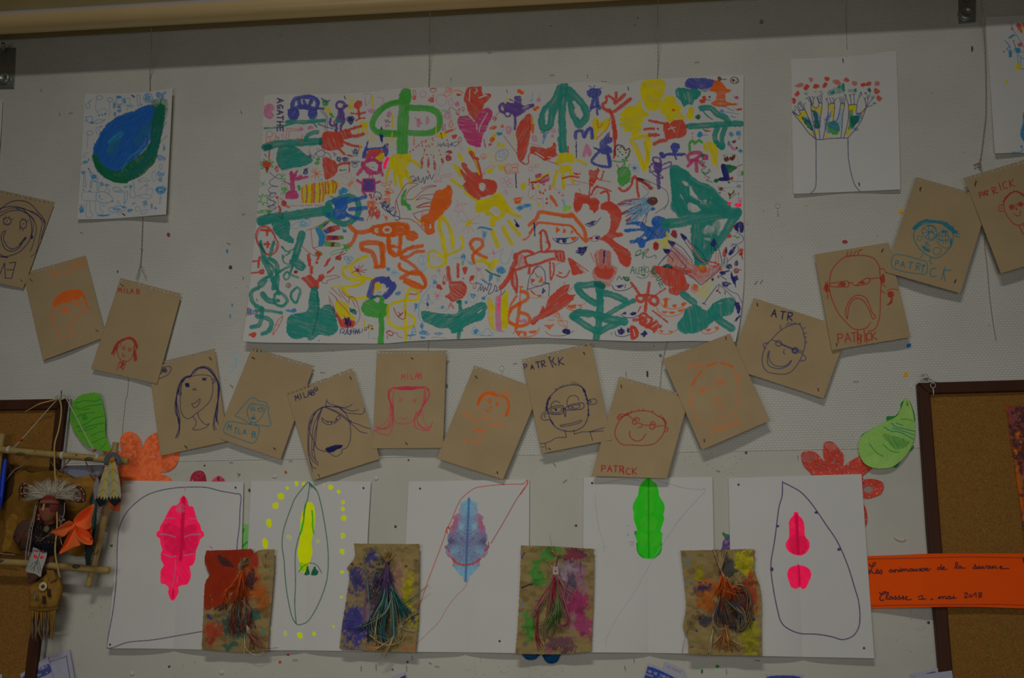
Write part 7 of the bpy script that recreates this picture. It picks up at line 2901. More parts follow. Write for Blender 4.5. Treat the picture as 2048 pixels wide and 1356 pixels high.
# ------------------------------------------------------------------ paper leaves and flowers
def cutout(nm, key, label, cat, group, outlines, d0, base, art='', lift=None, fn=None, parent=None, cell=.7, seed=1, post=None):
    pts = np.concatenate([smooth(np.array(o, float), True, 2) for o in outlines])
    x0, y0 = pts.min(0) - 1; x1, y1 = pts.max(0) + 1
    return sheet(nm, key, label, cat, group, [(x0, y0), (x1, y0)], [(x1, y0), (x1, y1)], [(x0, y1), (x1, y1)], [(x0, y0), (x0, y1)], d0, art, base, lift, cell=cell,
                 mask=[smooth(np.array(o, float), True, 2) for o in outlines], fn=fn, parent=parent, seed=seed, post=post)


def T(ox, oy, k, s):
    return [(ox + k * float(a), oy + k * float(b)) for a, b in (q.split(',') for q in s.split())]


leafR = T(1580, 740, .26546, '870,208 905,250 930,340 943,480 915,580 860,660 780,725 700,742 620,735 550,690 515,590 540,500 610,450 700,400 800,350 845,270')
cutout('leaf_backing', 'leafRb', 'dark green paper slivers showing behind the light green leaf at the right', 'leaf', None,
       [T(1580, 740, .26546, '835,250 870,225 905,240 940,340 935,400 880,420 800,400 735,385 730,350 790,345 830,300'), T(1580, 740, .26546, '540,490 600,455 680,415 690,440 600,500 545,530'),
        T(1580, 740, .26546, '770,700 860,640 930,570 925,595 860,650 800,735')], .003, 'leafd', cell=.8)


def leaffn(a, b):
    def f(cv):
        n = fbm(cv.X * .04, cv.Y * .04); k = np.clip((n - .35) * 1.6, 0, 1)[..., None]
        cv.img = cv.img * (1 - k) + C3(b) * k
        s = vn(cv.X * .7, cv.Y * .7)[..., None]; cv.img = cv.img * (.9 + .2 * s)
    return f


cutout('paper_leaf', 'leafR', 'light green paper leaf with a pointed tip, left of the right cork board', 'leaf', 'green paper leaves', [leafR], .006, '#5c7a3a', '''
@1580 740 .26546
s teal 7 765,400 800,430 870,445 940,462|710,430 760,460 830,470 930,522
s teal 6 770,438 850,460 935,490
s green 6 835,372 880,372 925,382
s teal 6 800,400 850,418
v leafd 0 700,480 900,540 800,600
s green 8 700,560 760,610 820,620|600,560 650,620 700,650
s brown 5 880,235 890,270 875,255
''', lambda S, T: .010 * T * (1 - S) + .004 * np.sin(S * 3.1), fn=leaffn('leaf', '#668040'))
leafL = T(0, 780, .2361, '612,110 650,70 680,45 760,24 820,24 848,45 870,120 890,240 893,360 905,420 935,490 925,522 850,512 760,482 700,445 650,380 600,290 594,190')
cutout('paper_leaf', 'leafL', 'bright green paper leaf with dark veins above the bamboo frame', 'leaf', 'green paper leaves', [leafL], .012, '#3e6c1e', '''
@0 780 .2361
s leafd 7 640,110 720,90 800,95 860,75|700,150 780,130 880,120|640,150 700,165 760,160|640,230 720,200 800,190|640,320 720,290 800,240 880,220|700,330 780,300 880,280
s leafd 6 660,350 740,340 820,310|770,390 830,360 885,345|780,450 840,420 890,400|850,500 900,450
z leafd 4 720,230,30,26
''', lambda S, T: .004 * np.sin(S * 3.1) + .004 * (1 - T), fn=leaffn('leaf', '#386c20'), seed=4)
cutout('paper_leaf', 'leafM', 'pale green strip of paper leaf peeking out between the two leftmost inkblot sheets', 'leaf', 'green paper leaves',
       [[(470, 1120), (474, 1075), (482, 1050), (494, 1049), (505, 1060), (505, 1120)]], .001, 'lgreen', '''
@200 940 .2802
s leafd 8 995,500 1030,420
s leafd 10 1000,560 1050,515
''', cell=.9)


def glitter(cols, thr=.74, patch=(0, 0, 1)):
    def f(cv):
        n0 = fbm(cv.X * .06, cv.Y * .06)[..., None]
        cv.img = cv.img * (.75 + .5 * n0)
        rs = np.random.RandomState(5)
        for c, th, sc in cols:
            n = vn(cv.X * sc + rs.rand() * 99, cv.Y * sc + rs.rand() * 99)
            a = np.clip((n - th) * 9, 0, .95)[..., None]
            cv.img = cv.img * (1 - a) + C3(c) * a
    return f


fl = [(205, 903), (222, 898), (236, 902), (244, 905), (240, 888), (242, 873), (250, 866), (259, 863), (272, 868), (281, 882), (285, 897), (290, 882), (303, 869), (318, 865), (340, 872),
      (356, 895), (359, 908), (352, 930), (338, 942), (320, 946), (336, 953), (344, 966), (330, 992), (290, 1000), (240, 1022), (214, 1012), (214, 985), (226, 960), (222, 930)]
cutout('paper_flower', 'flowerL', 'orange glitter covered paper flower behind the bamboo frame and the leftmost inkblot sheet', 'flower', 'glitter paper flowers', [fl], .0018, '#964020', '',
       lambda S, T: .012 * np.clip(1 - T / .56, 0, 1) * np.sin(S * 9) ** 2, fn=glitter([('#7c6a60', .80, .45), ('#8c7220', .84, .8), ('#50403c', .86, .3), ('#a04c2c', .6, .2)]), seed=3)
fr = [T(1580, 740, .26546, '85,640 120,612 180,615 215,640 262,692 253,640 252,590 265,545 310,538 345,565 375,605 402,640 405,722 450,690 520,652 600,650 638,700 610,750 550,800 560,822 620,820 690,840 707,880 680,935 600,968 550,960 500,900 400,880 250,900 150,860 160,790 105,720'),
      [(1722, 1010), (1730, 1013), (1735, 1035), (1732, 1052), (1722, 1055)]]
cutout('paper_flower', 'flowerR', 'red glitter covered paper flower above and right of the rightmost inkblot sheet', 'flower', 'glitter paper flowers', fr, .0018, '#822c24', '''
@1580 740 .26546
f grey 0 560,890 600,875 630,905 600,925 565,920
f #783c34 0 90,640 180,620 200,660 130,700
f #80443a 0 262,550 330,555 345,600 280,590
d grey 14 360,745 325,695 180,770
''', lambda S, T: .014 * np.clip(1 - T / .34, 0, 1) + .02 * np.clip(S - .88, 0, 1), fn=glitter([('#8a7a74', .84, .5), ('#b09020', .9, .6), ('#4a2a28', .82, .3)]), seed=6)
for key, out, lab, base in (
        ('berry1', [(380, 960), (383, 950), (390, 943), (400, 941), (408, 945), (412, 956), (411, 975), (380, 975)], 'dark red painted paper petal with white flecks, above the leftmost inkblot sheet', '#6e1c28'),
        ('berry2', [(424, 962), (430, 955), (438, 952), (446, 955), (450, 963), (448, 975), (424, 975)], 'small pink red painted paper petal above the right part of the leftmost inkblot sheet', '#8a3038')):
    cutout('paper_petal', key, lab, 'petal', 'painted paper petals', [out], .001, base, '', fn=glitter([('#807478', .84, .5), ('#46202c', .7, .3)]), cell=.6)
cutout('paper_petal', 'bluep', 'left one of two dark blue paper petals below the kraft card', 'petal', 'painted paper petals',
       [[(1044, 1300), (1080, 1300), (1078, 1312), (1066, 1320), (1052, 1318), (1045, 1310)]], .006, '#0c2c48', '', fn=glitter([('#50809a', .88, .5), ('#0c2038', .6, .3)]), cell=.6)
cutout('paper_petal', 'bluep2', 'right one of two dark blue paper petals below the kraft card', 'petal', 'painted paper petals',
       [[(1085, 1300), (1122, 1300), (1120, 1312), (1112, 1325), (1098, 1327), (1088, 1318)]], .006, '#0c2c48', '', fn=glitter([('#50809a', .88, .5), ('#0c2038', .6, .3)]), cell=.6)
cutout('paper_fruit', 'fig', 'purple painted paper fruit with green sprigs between the two rightmost inkblot sheets', 'fruit', None,
       [[(1442, 1110), (1444, 1092), (1448, 1078), (1456, 1071), (1470, 1070), (1470, 1110)], [(1444, 1066), (1448, 1065), (1453, 1072), (1449, 1074)], [(1450, 1068), (1458, 1069), (1455, 1072)]], .0012, '#40304e', '''
@1350 940 .28752
f leafd 0 325,435 350,440 365,470 350,468|345,445 385,450 370,460
''', fn=glitter([('#5a4a66', .7, .3)]), cell=.6)

# ------------------------------------------------------------------ strings, pins and staples
M_STR = mk('twine', (88, 82, 70), rough=.9, noise=(900, .25))


def twine(label, pts, r=.0011, knots=(), group='strings the drawings hang from', col=(92, 86, 74)):
    g = Geo()
    rs = random.Random(int(pts[0][0]))
    w = [P(x + rs.uniform(-.4, .4), y, d) for x, y, d in pts]
    p = catmull(w, .004)
    for s_ in (0, math.pi):
        q = []
        for i, c in enumerate(p):
            a = i * 1.1 + s_
            q.append(c + np.array([math.cos(a) * r * .55, math.sin(a) * r * .55, 0]))
        g.tube(q, r * .62, C3(col), n=5, sm=False)
    for kx, ky, kd in knots:
        g.ball(P(kx, ky, kd), r * 2.2, C3(col))
    return tag(g.build('string', M_SOFT), label, 'string', group)


twine('thin string hanging from the rail to the teardrop drawing', [(303, 50, .085), (302, 100, .05), (300, 150, .01), (299, 186, .006), (292, 300, .0035), (286, 430, .0035), (285, 445, .006), (283, 500, .006), (281, 530, .006)], knots=[(283, 498, .007), (281, 530, .007)])
twine('loose knotted loop of string above the brown sheet with a tiny red face', [(281, 530, .007), (276, 545, .010), (272, 558, .012), (276, 545, .013), (282, 533, .012), (287, 545, .012), (292, 556, .010)], r=.0008)
twine('thin string running down behind the brown sheets to the orange flower', [(258, 700, .003), (256, 780, .003), (251, 800, .003), (246, 850, .003), (245, 870, .004)], r=.0007)
twine('grey string from the rail to the middle of the big drawing', [(860, 18, .085), (859, 90, .03), (858, 172, .006), (858, 182, .003)])
twine('short bit of string under the bottom edge of the big drawing, above the pink portrait', [(858, 676, .003), (857, 700, .003), (857, 703, .003)], r=.0006)
twine('thin string hanging from the rail to the right part of the big drawing', [(1316, -14, .085), (1316, 60, .04), (1316, 120, .012), (1315, 158, .003)], r=.0009)
twine('pale string hanging beneath the big drawing beside the squarish orange face', [(1337, 676, .003), (1330, 700, .006), (1324, 730, .006), (1321, 760, .006), (1320, 783, .010)], r=.0008, col=(104, 98, 84))
twine('short string above the white sheet with the tree of forearms', [(1693, -30, .085), (1693, 40, .01), (1694, 98, .003)], r=.0006)
twine('beaded grey brown string beside the upper right drawing', [(1961, -40, .08), (1963, 0, .05), (1968, 60, .02), (1972, 130, .008), (1972, 220, .006), (1969, 260, .006), (1962, 315, .006), (1958, 330, .010)], r=.0013, knots=[(1955, 328, .010), (1950, 330, .010), (1960, 333, .009)])
twine('frayed string end on the corner of the rightmost brown sheet', [(1960, 318, .012), (1963, 335, .016), (1966, 350, .020), (1962, 333, .016), (1957, 325, .012)], r=.0009)
twine('loose end of twine hanging below the two rightmost brown sheets', [(1971, 460, .004), (1970, 490, .004), (1975, 540, .004), (1979, 590, .004), (1985, 640, .004), (1992, 680, .004)], r=.0009)


def staple(x, y, ang, ln, d, label, group, w=.9):
    a = math.radians(ang); dx, dy = math.cos(a) * ln / 2, math.sin(a) * ln / 2
    g = Geo()
    g.tube([P(x - dx, y - dy, d - .002), P(x - dx, y - dy, d + .0022), P(x + dx, y + dy, d + .0022), P(x + dx, y + dy, d - .002)], .00042 * w * 1.4, C3('grey'), n=5, sm=False)
    return tag(g.build('staple', M_STEEL), label, 'staple', group)


stp = [('mural', 690, 195, 60, 7, 'top left part of the big drawing'), ('mural', 1014, 182, 70, 7, 'top edge of the big drawing, between red and orange paint'), ('mural', 1257, 177, 80, 7, 'top of the big drawing above the red flower'),
       ('mural', 531, 310, 45, 7, 'left edge of the big drawing beside the teal leaf'), ('mural', 514, 600, 60, 6, 'lower left of the big drawing'), ('mural', 1450, 585, 85, 7, 'lower right of the big drawing'), ('mural', 775, 674, 75, 5, 'bottom edge of the big drawing near the red mouse'), ('mural', 1223, 667, 85, 5, 'bottom edge of the big drawing near the teal arrow')]
for k, x, y, a, l, lab in stp:
    staple(x, y, a, l, depth_at(k, x, y), 'dark wire staple at the ' + lab, 'staples in the drawings')
sheet_names = dict(drop='teardrop drawing', tree='forearm tree drawing', ev='EV portrait', emilie='orange crew cut portrait', milared='tiny red face portrait', milacircle='circled MILAB portrait', milateal='small teal face portrait',
                   milasmile='windblown hair portrait', milapink='pink portrait', ranm='orange person portrait', patnavy='navy PATRICK portrait', patred='red round glasses portrait', patorange='squarish orange portrait',
                   atr='ATR portrait', patfrown='frowning red portrait', patblue='round blue portrait', pathigh='rightmost red portrait')
for k, x, y, a, l, wh in [('drop', 265, 192, 45, 8, 'top'), ('drop', 247, 429, 42, 7, 'bottom'), ('tree', 1686, 121, 85, 7, 'top'), ('tree', 1718, 368, 80, 6, 'bottom'),
                          ('ev', 43, 561, 45, 6, 'lower corner'), ('emilie', 62, 560, 45, 7, 'upper corner'), ('emilie', 194, 661, 38, 7, 'lower right corner'), ('milared', 244, 570, 40, 8, 'top'),
                          ('milacircle', 421, 717, 50, 7, 'upper right corner'), ('milacircle', 372, 894, 45, 8, 'bottom'), ('milateal', 506, 716, 30, 7, 'upper left corner'), ('milateal', 549, 897, 35, 6, 'lower right corner'),
                          ('milasmile', 701, 756, 60, 7, 'upper right corner'), ('milasmile', 638, 951, 60, 6, 'bottom corner'), ('milapink', 824, 717, 35, 5, 'top'), ('milapink', 813, 887, 45, 6, 'bottom'),
                          ('ranm', 952, 754, 45, 7, 'upper left corner'), ('ranm', 995, 945, 65, 6, 'bottom'), ('patnavy', 1168, 707, 60, 6, 'upper right corner'), ('patnavy', 1099, 898, 45, 6, 'bottom'),
                          ('patred', 1243, 773, 80, 7, 'upper left corner'), ('patorange', 1452, 676, 85, 6, 'top'), ('patorange', 1408, 881, 85, 6, 'bottom corner'), ('atr', 1515, 609, 70, 6, 'upper left corner'),
                          ('atr', 1636, 779, 85, 6, 'lower right corner'), ('patfrown', 1765, 500, 125, 7, 'upper right corner'), ('patfrown', 1673, 689, 100, 6, 'lower left corner'), ('patblue', 1841, 377, 115, 7, 'upper left corner'),
                          ('patblue', 1911, 562, 110, 7, 'lower right corner'), ('pathigh', 1951, 366, 105, 10, 'upper left corner')]:
    staple(x, y, a, l, depth_at(k, x, y), 'dark wire staple at the %s of the %s' % (wh, sheet_names[k]), 'staples in the drawings')

rs = random.Random(12)
wall_st = [(141, 226, -15, 7), (119, 228, 80, 5), (82, 180, 80, 4), (163, 465, 0, 4), (482, 224, 80, 6), (487, 428, -20, 6), (457, 487, 20, 8), (486, 556, 85, 6), (561, 70, 10, 3), (902, 158, 70, 4), (979, 105, -5, 8), (1104, 150, -5, 8),
           (1175, 152, 85, 6), (1208, 163, 5, 9), (1394, 124, -5, 8), (1270, 50, 60, 4), (1252, 175, 80, 5), (645, 745, 5, 9), (463, 772, 40, 8), (462, 925, 5, 6), (581, 922, 5, 6), (896, 724, -40, 7), (1030, 727, -15, 8),
           (1252, 748, 85, 9), (1083, 920, 5, 7), (1109, 929, 50, 7), (1130, 962, -35, 9), (1436, 942, 15, 7), (1512, 565, -50, 8), (1523, 563, -55, 8), (1712, 763, 3, 10), (1957, 820, 0, 9), (590, 1320, -5, 9), (722, 1337, 88, 9), (752, 1335, 88, 10),
           (813, 1337, 88, 10), (824, 1316, 85, 8), (874, 1333, 5, 8), (1250, 1336, 75, 8), (1268, 1321, 80, 7), (1453, 1343, 86, 9), (1515, 1321, 10, 10), (478, 950, -50, 7), (1300, 920, 20, 6), (860, 1326, 20, 6), (1596, 915, 85, 7), (477, 948, 30, 6)]
LAND = [(257, 310, 'teardrop drawing'), (590, 215, 'AGATHE lettering'), (858, 100, 'middle string'), (1128, 165, 'teal umbrella plant'), (1316, 100, 'right string over the big drawing'), (272, 660, 'tiny red face portrait'),
        (375, 800, 'circled MILAB portrait'), (500, 600, 'lower left part of the big drawing'), (505, 450, 'left edge of the big drawing'), (530, 800, 'small teal face portrait'), (665, 850, 'windblown hair portrait'), (820, 800, 'pink portrait'),
        (975, 845, 'orange person portrait'), (1130, 800, 'navy PATRICK portrait'), (1280, 860, 'round glasses portrait'), (1430, 780, 'squarish orange portrait'), (1570, 690, 'ATR portrait'), (1725, 590, 'frowning red portrait'),
        (1940, 765, 'right cork board corner'), (620, 1130, 'yellow green inkblot'), (760, 1200, 'blue painted card'), (938, 1130, 'blue inkblot'), (1110, 1200, 'card with the red and green tassel'), (1297, 1040, 'green inkblot'),
        (1445, 1210, 'olive kraft card'), (1600, 1130, 'two part pink inkblot'), (365, 1090, 'large pink inkblot')]
seen = {}
for x, y, a, l in wall_st:
    nx, ny = min(LAND, key=lambda q: math.hypot(q[0] - x, q[1] - y))[:2]; nm = [q[2] for q in LAND if q[:2] == (nx, ny)][0]
    wv = ('above' if y < ny - 25 else 'below' if y > ny + 25 else 'level with'); wh = ('left of' if x < nx - 20 else 'right of' if x > nx + 20 else 'in line with')
    lb = 'stray staple %s and %s the %s' % (wv, wh, nm); seen[lb] = seen.get(lb, 0) + 1
    if seen[lb] > 1: lb = ['', 'another', 'a third', 'a fourth', 'a fifth'][seen[lb] - 1] + ' ' + lb + ', ' + ('upright' if abs(a) > 50 else 'lying flat')
    staple(x, y, a, l, .0012 if y > 911 else .0026, lb, 'stray staples left in the wall')


def pin(x, y, d, label):
    g = Geo(); g.ball(P(x, y, d + .0012), .0024, C3((30, 28, 30)), 1, .7, 1, 6)
    g.tube([P(x, y, d), P(x, y, d - .003)], .0006, C3('grey'), n=4, sm=False)
    return tag(g.build('tack', M_STEEL), label, 'tack', 'black tacks')


for k, x, y, lab in [('p1', 471, 975, 'upper right corner of the pink inkblot sheet'), ('p1', 220, 1289, 'lower left corner of the pink inkblot sheet'), ('p2', 727, 976, 'upper right corner of the yellow green inkblot sheet'),
                     ('p3', 840, 977, 'upper left corner of the blue inkblot sheet'), ('p3', 999, 1282, 'lower right of the blue inkblot sheet'), ('p4', 1184, 966, 'upper left corner of the green inkblot sheet'),
                     ('p5', 1477, 969, 'upper left corner of the drop outline sheet'), ('p5', 1728, 1296, 'lower right corner of the drop outline sheet')]:
    pin(x, y, depth_at(k, x, y), 'black tack head in the ' + lab)
for x, y, r, lab in [(409, 931, 1.9, 'black nail hole in the wall below the circled MILAB portrait'), (817, 920, 1.9, 'black nail hole in the wall below the pink portrait'), (1492, 905, 2.4, 'black nail hole in the wall right of the green inkblot sheet'), (1857, 1245, 2.6, 'dark nail hole in the wall beside the right cork board'),
                     (1152, 1051, 2.4, 'brown nail hole in the wall left of the green inkblot sheet'), (791, 1053, 2.6, 'dark blue lump in the wall left of the blue inkblot sheet'), (785, 1339, 1.8, 'black nail hole in the wall at the bottom, below the blue card'),
                     (815, 1324, 2.2, 'black lump on the wall under the blue painted card'), (1101, 52, 1.4, 'tiny black speck in the shadow of the rail'), (1276, 36, 1.6, 'tiny black speck high on the wall beside a string')]:
    g = Geo(); g.ball(P(x, y, .001 if y > 911 else .002), r * MM, C3((30, 26, 24)), 1, .4, 1, 6)
    tag(g.build('nail', M_STEEL), lab, 'nail', 'dark nail heads in the wall')

# a stained plug, hooks and small torn scraps
M_CLEAR = mk('clear_plastic', (120, 118, 112), rough=.15, spec=.6)
for x, y, nm, lab in [(1003, 740, 'hook', 'small clear adhesive hook above the orange person portrait'), (1866, 775, 'hook', 'clear plastic hook on the corner of the right cork board frame'),
                      (1555, 415, 'hook', 'yellowed clear hook on the wall right of the big drawing')]:
    dd = .026 if x > 1800 else .0015
    e = empty('wall_hook', V(x, y, dd), lab, 'hook', 'clear wall hooks')
    g = Geo()
    th = [2 * math.pi * k / 16 for k in range(17)]
    g.tube([P(x + 5 * math.cos(t), y - 4 + 5 * math.sin(t), dd + .002) for t in th], .0007, C3((112, 110, 104)), n=6, sm=False); g.build('ring', M_CLEAR, e)
    g = Geo(); g.tube([P(x, y + 2, dd + .003), P(x + 1, y + 8, dd + .006), P(x + 1, y + 15, dd + .004)], .0012, C3((128, 126, 120)), n=6); g.build('shank', M_CLEAR, e)
scr = [(1690, 483, 6, 4, '#6c2830', 'dark red paper scrap on the wall above the frowning portrait'), (1818, 691, 6, 4, '#164a7c', 'blue foil scrap on the wall right of the frowning portrait'), (1811, 749, 4.5, 7.5, '#8c6410', 'gold foil scrap on the wall above the right leaf'),
       (1802, 423, 5, 5, '#8c6c0c', 'yellow paper scrap left of the round blue portrait'), (1822, 771, 3, 5, '#78786e', 'silver scrap on the wall beside the right cork board'), (337, 470, 4, 5, '#5c2c20', 'rust coloured scrap below the teardrop drawing'),
       (235, 543, 1.5, 3, '#2c3454', 'tiny blue scrap left of the tiny red face portrait'), (571, 945, 3, 4, '#7c3420', 'orange scrap on the wall above the yellow green inkblot sheet'), (560, 1324, 3, 3.5, '#80301c', 'orange paper scrap at the bottom of the wall'),
       (576, 1309, 4, 2.2, '#6c2024', 'red paper scrap under the yellow green inkblot sheet'), (338, 1333, 3.5, 3, '#1c3c34', 'dark green scrap on the wall under the pink inkblot sheet'), (1404, 1342, 2.5, 5, '#1c4c18', 'green paper scrap under the olive kraft card, left one'),
       (1435, 1333, 4, 3.5, '#1e5418', 'green paper scrap under the olive kraft card, right one'), (499, 981, 3, 4, '#1c3c24', 'dark green scrap between the two leftmost inkblot sheets'), (223, 1091, 3.5, 3, '#2c3c24', 'dark green scrap between bamboo frame and pink inkblot sheet'),
       (1295, 747, 2.6, 9, '#2a2622', 'dark slit like scrap above the red round glasses portrait'), (454, 502, 3, 4, '#34507c', 'small blue smear left of the big drawing, upper'), (461, 535, 4, 4.5, '#2c2834', 'dark smear left of the big drawing'),
       (464, 610, 2, 3, '#34546c', 'small blue smear left of the big drawing, middle'), (460, 632, 2, 4, '#34607c', 'small blue smear left of the big drawing, lower'), (1321, 711, 3.5, 3.5, '#3c4450', 'grey blue blot on the wall beside the pale string'),
       (1944, 97, 2.6, 6, '#34342e', 'grey smear on the wall left of the upper right drawing'), (1523, 43, 5, 6, '#54504a', 'faint brownish lump on the wall near the upper right'), (894, 772, 3, 5, '#3c4858', 'blue ink mark beside the pink portrait')]
for x, y, rx, ry, c, lab in scr:
    r_ = random.Random(int(x * 7 + y))
    out = [(x + rx * math.cos(t * .9) * r_.uniform(.6, 1.15), y + ry * math.sin(t * .9) * r_.uniform(.6, 1.15)) for t in range(7)]
    base_d = 0.0 if y > 911 else .0015
    g = Geo(); g.prism(out, base_d, base_d + .0012, C3(c))
    tag(g.build('scrap', M_SOFT, None, False), lab, 'scrap', 'small scraps stuck on the wall')
# blue chalk drips
for i, (pts, w) in enumerate([([(458, 672), (459, 700), (461, 714)], 1.2), ([(470, 705), (473, 725), (470, 735)], 2.6), ([(466, 728), (464, 745)], 2.0), ([(458, 645), (462, 660)], .8)]):
    g = Geo()
    g.tube([P(x, y, .0013) for x, y in pts], [w * MM * .5, w * MM, w * MM * .4], C3('#5a7884'), n=6, flat=.3)
    tag(g.build('chalk_drip', M_SOFT), ['faint long blue drip on the wall above the circled MILAB portrait', 'broader blue drip between two MILAB portraits', 'lower blue drip between two MILAB portraits', 'topmost thin blue drip left of the big drawing'][i], 'drip', 'blue drips on the wall')
g = Geo()
q = [(1788, 1073), (1797, 1078), (1806, 1081), (1812, 1079)]
g.tube([P(x, y, .003) for x, y in q], [.002, .004, .003, .001], C3((124, 116, 104)), n=8, flat=.4)
tag(g.build('plaster_flake', M_SOFT), 'lifted flake of pale plaster above the orange banner', 'flake')
g = Geo()
for a in range(9):
    r_ = random.Random(a); x, y = 1848 + r_.uniform(-6, 8), 757 + r_.uniform(-5, 5)
    g.tube([P(x, y, .02), P(x + r_.uniform(-8, 14), y + r_.uniform(-7, 6), .026), P(x + r_.uniform(-6, 24), y + r_.uniform(-3, 6), .024)], .00045, C3((40, 38, 38)), n=4)
tag(g.build('wire_tangle', M_STEEL), 'small tangle of dark wire on the corner of the right cork board', 'wire')
for x, y, lab in [(264, 1347, 'white round lump of plaster at the bottom left'), (443, 1345, 'white round lump of plaster under the red painted card'), (549, 953, 'pale lump of glue above the yellow green inkblot sheet'), (752, 957, 'pale lump of glue left of the blue inkblot sheet, near the windblown portrait')]:
    g = Geo(); g.ball(P(x, y, .001), 5 * MM, C3((122, 119, 112)), 1, .5, .8, 8); tag(g.build('plaster_lump', M_SOFT), lab, 'lump', 'lumps of plaster on the wall')


# ------------------------------------------------------------------ leaflets standing at the bottom edge
def leaflet(key, label, q, art, d, base='white'):
    sheet('leaflet', key, label, 'leaflet', 'leaflets along the bottom edge', [q[0], q[1]], [q[1], q[2]], [q[3], q[2]], [q[0], q[3]], d, art, base, lambda S, T: .004 * T, seed=7, cell=.8)


COL['lflt'] = (104, 102, 112)
leaflet('l2', 'white leaflet with a dotted black border at the bottom left', [(85, 1323), (139, 1298), (160, 1420), (105, 1430)], '''
@0 1040 .23295
l black 4 430,1212 440,1216 455,1206 470,1208 490,1198 510,1196 530,1186 550,1180 570,1166
t black 5 432,1214,9,-17,16 .........
l black 5 572,1168 575,1200 582,1240 590,1290 600,1356
v lflt 0 440,1220 530,1200 560,1356 470,1356
''', .010, 'lflt')
leaflet('l1', 'white leaflet with a navy text box at the bottom left under the fringed pouch', [(40, 1349), (95, 1313), (118, 1400), (60, 1440)], '''
@0 1040 .23295
F #2c3058 0 195,1345 300,1290 400,1238 425,1245 435,1310 300,1370 190,1400
t lflt 5 215,1352,20,-25,17 TION DE TARIF
t lflt 4 300,1350,12,-22,10 ANNULE
d lflt 12 320,1330 402,1310
''', .014, 'lflt')
leaflet('l3', 'white leaflet leaning against the dark blue one at the bottom, below the green inkblot sheet', [(1330, 1323), (1365, 1338), (1400, 1420), (1310, 1430)], '''
@1240 1280 .1953
t grey 5 478,280,20,22,18 SEPTEMBRE
l bred 5 660,350 730,385
''', .010, 'lflt')
leaflet('l4', 'leaflet with a dark blue printed band at the bottom, below the green inkblot sheet', [(1297, 1327), (1352, 1352), (1345, 1430), (1270, 1420)], '''
@1240 1280 .1953
F #202c60 0 265,270 560,385 600,450 200,440
t lflt 5 265,320,24,20,21 ION DE TARIF 2018
t lflt 4 255,350,12,20,10 REGLEMENT
d lflt 14 248,335 250,362 396,385
''', .014, 'lflt')
leaflet('l5', 'pale leaflet edge with a navy band at the bottom, below the drop outline sheet', [(1534, 1349), (1605, 1349), (1608, 1420), (1534, 1420)], '''
@0 0 1
F #262c58 0 1534,1354 1600,1354 1602,1380 1534,1380
''', .010, 'lflt')
leaflet('l6', 'grey white leaflet with a navy strip at the bottom beside the right cork board', [(1822, 1348), (1877, 1336), (1890, 1420), (1830, 1430)], '''
@1700 1060 .21832
F #2a2c50 0 690,1318 780,1295 785,1305 720,1320
''', .010, 'lflt')
leaflet('l7', 'grey leaflet edge in front of the foot of the right cork board frame', [(1830, 1351), (1904, 1341), (1915, 1420), (1840, 1430)], '', .028, 'lflt')
leaflet('l8', 'white leaflet corner with a navy box at the bottom, below the blue painted card', [(786, 1352), (808, 1344), (830, 1400), (780, 1400)], '''
@200 1280 .3418
F #242c58 0 1755,222 1790,205 1805,225 1770,240
''', .010, 'lflt')
leaflet('l9', 'sliver of pale leaflet at the left bottom corner on the cork', [(-20, 1345), (4, 1349), (8, 1420), (-20, 1420)], '', .016, 'lflt')
# ------------------------------------------------------------------ bamboo framed ornament hanging at the left
LEA = C3((84, 60, 22)); LEAD = C3((50, 32, 14)); BAM = C3((96, 80, 44)); DK = C3((26, 18, 14)); BRN = C3((60, 38, 24)); SKN = C3((84, 50, 34)); FUR = C3((120, 112, 96))
orn = empty('bamboo_ornament', V(123, 797, .03), 'bamboo framed wall ornament with leather hide, feathers and a figure in a fur headdress', 'ornament')


def pole(pts, r, marks=(), ends=True):
    g = Geo()
    w = [P(*q) for q in pts]
    g.tube(w, r, BAM, n=16, step=.004)
    o = g.build('bamboo_pole', M_BAMBOO, orn)
    for x, y, d, rx, ry in marks:
        g = Geo(); g.ball(P(x, y, d), 1.0, C3((44, 40, 24)), rx * MM, .0035, ry * MM, 8)
        g.build('node_scar', M_BAMBOO, o)
    return o


pole([(-40, 895, .062), (60, 905, .060), (160, 914, .058), (256, 923, .056)], .0082, [(40, 908, .0675, 10, 3.5), (178, 918, .0645, 10, 4)])
pole([(232, 885, .050), (218, 975, .046), (208, 1040, .044), (190, 1120, .042), (176, 1174, .040)], .0075, [(186, 1095, .0495, 4.5, 9)])
pole([(-40, 1122, .062), (60, 1127, .060), (140, 1135, .058), (218, 1141, .056)], .0080, [(152, 1133, .0660, 8, 4), (2, 1122, .068, 6, 3)])
pole([(6, 868, .050), (0, 900, .050), (-12, 1010, .048), (-24, 1150, .046)], .0085)
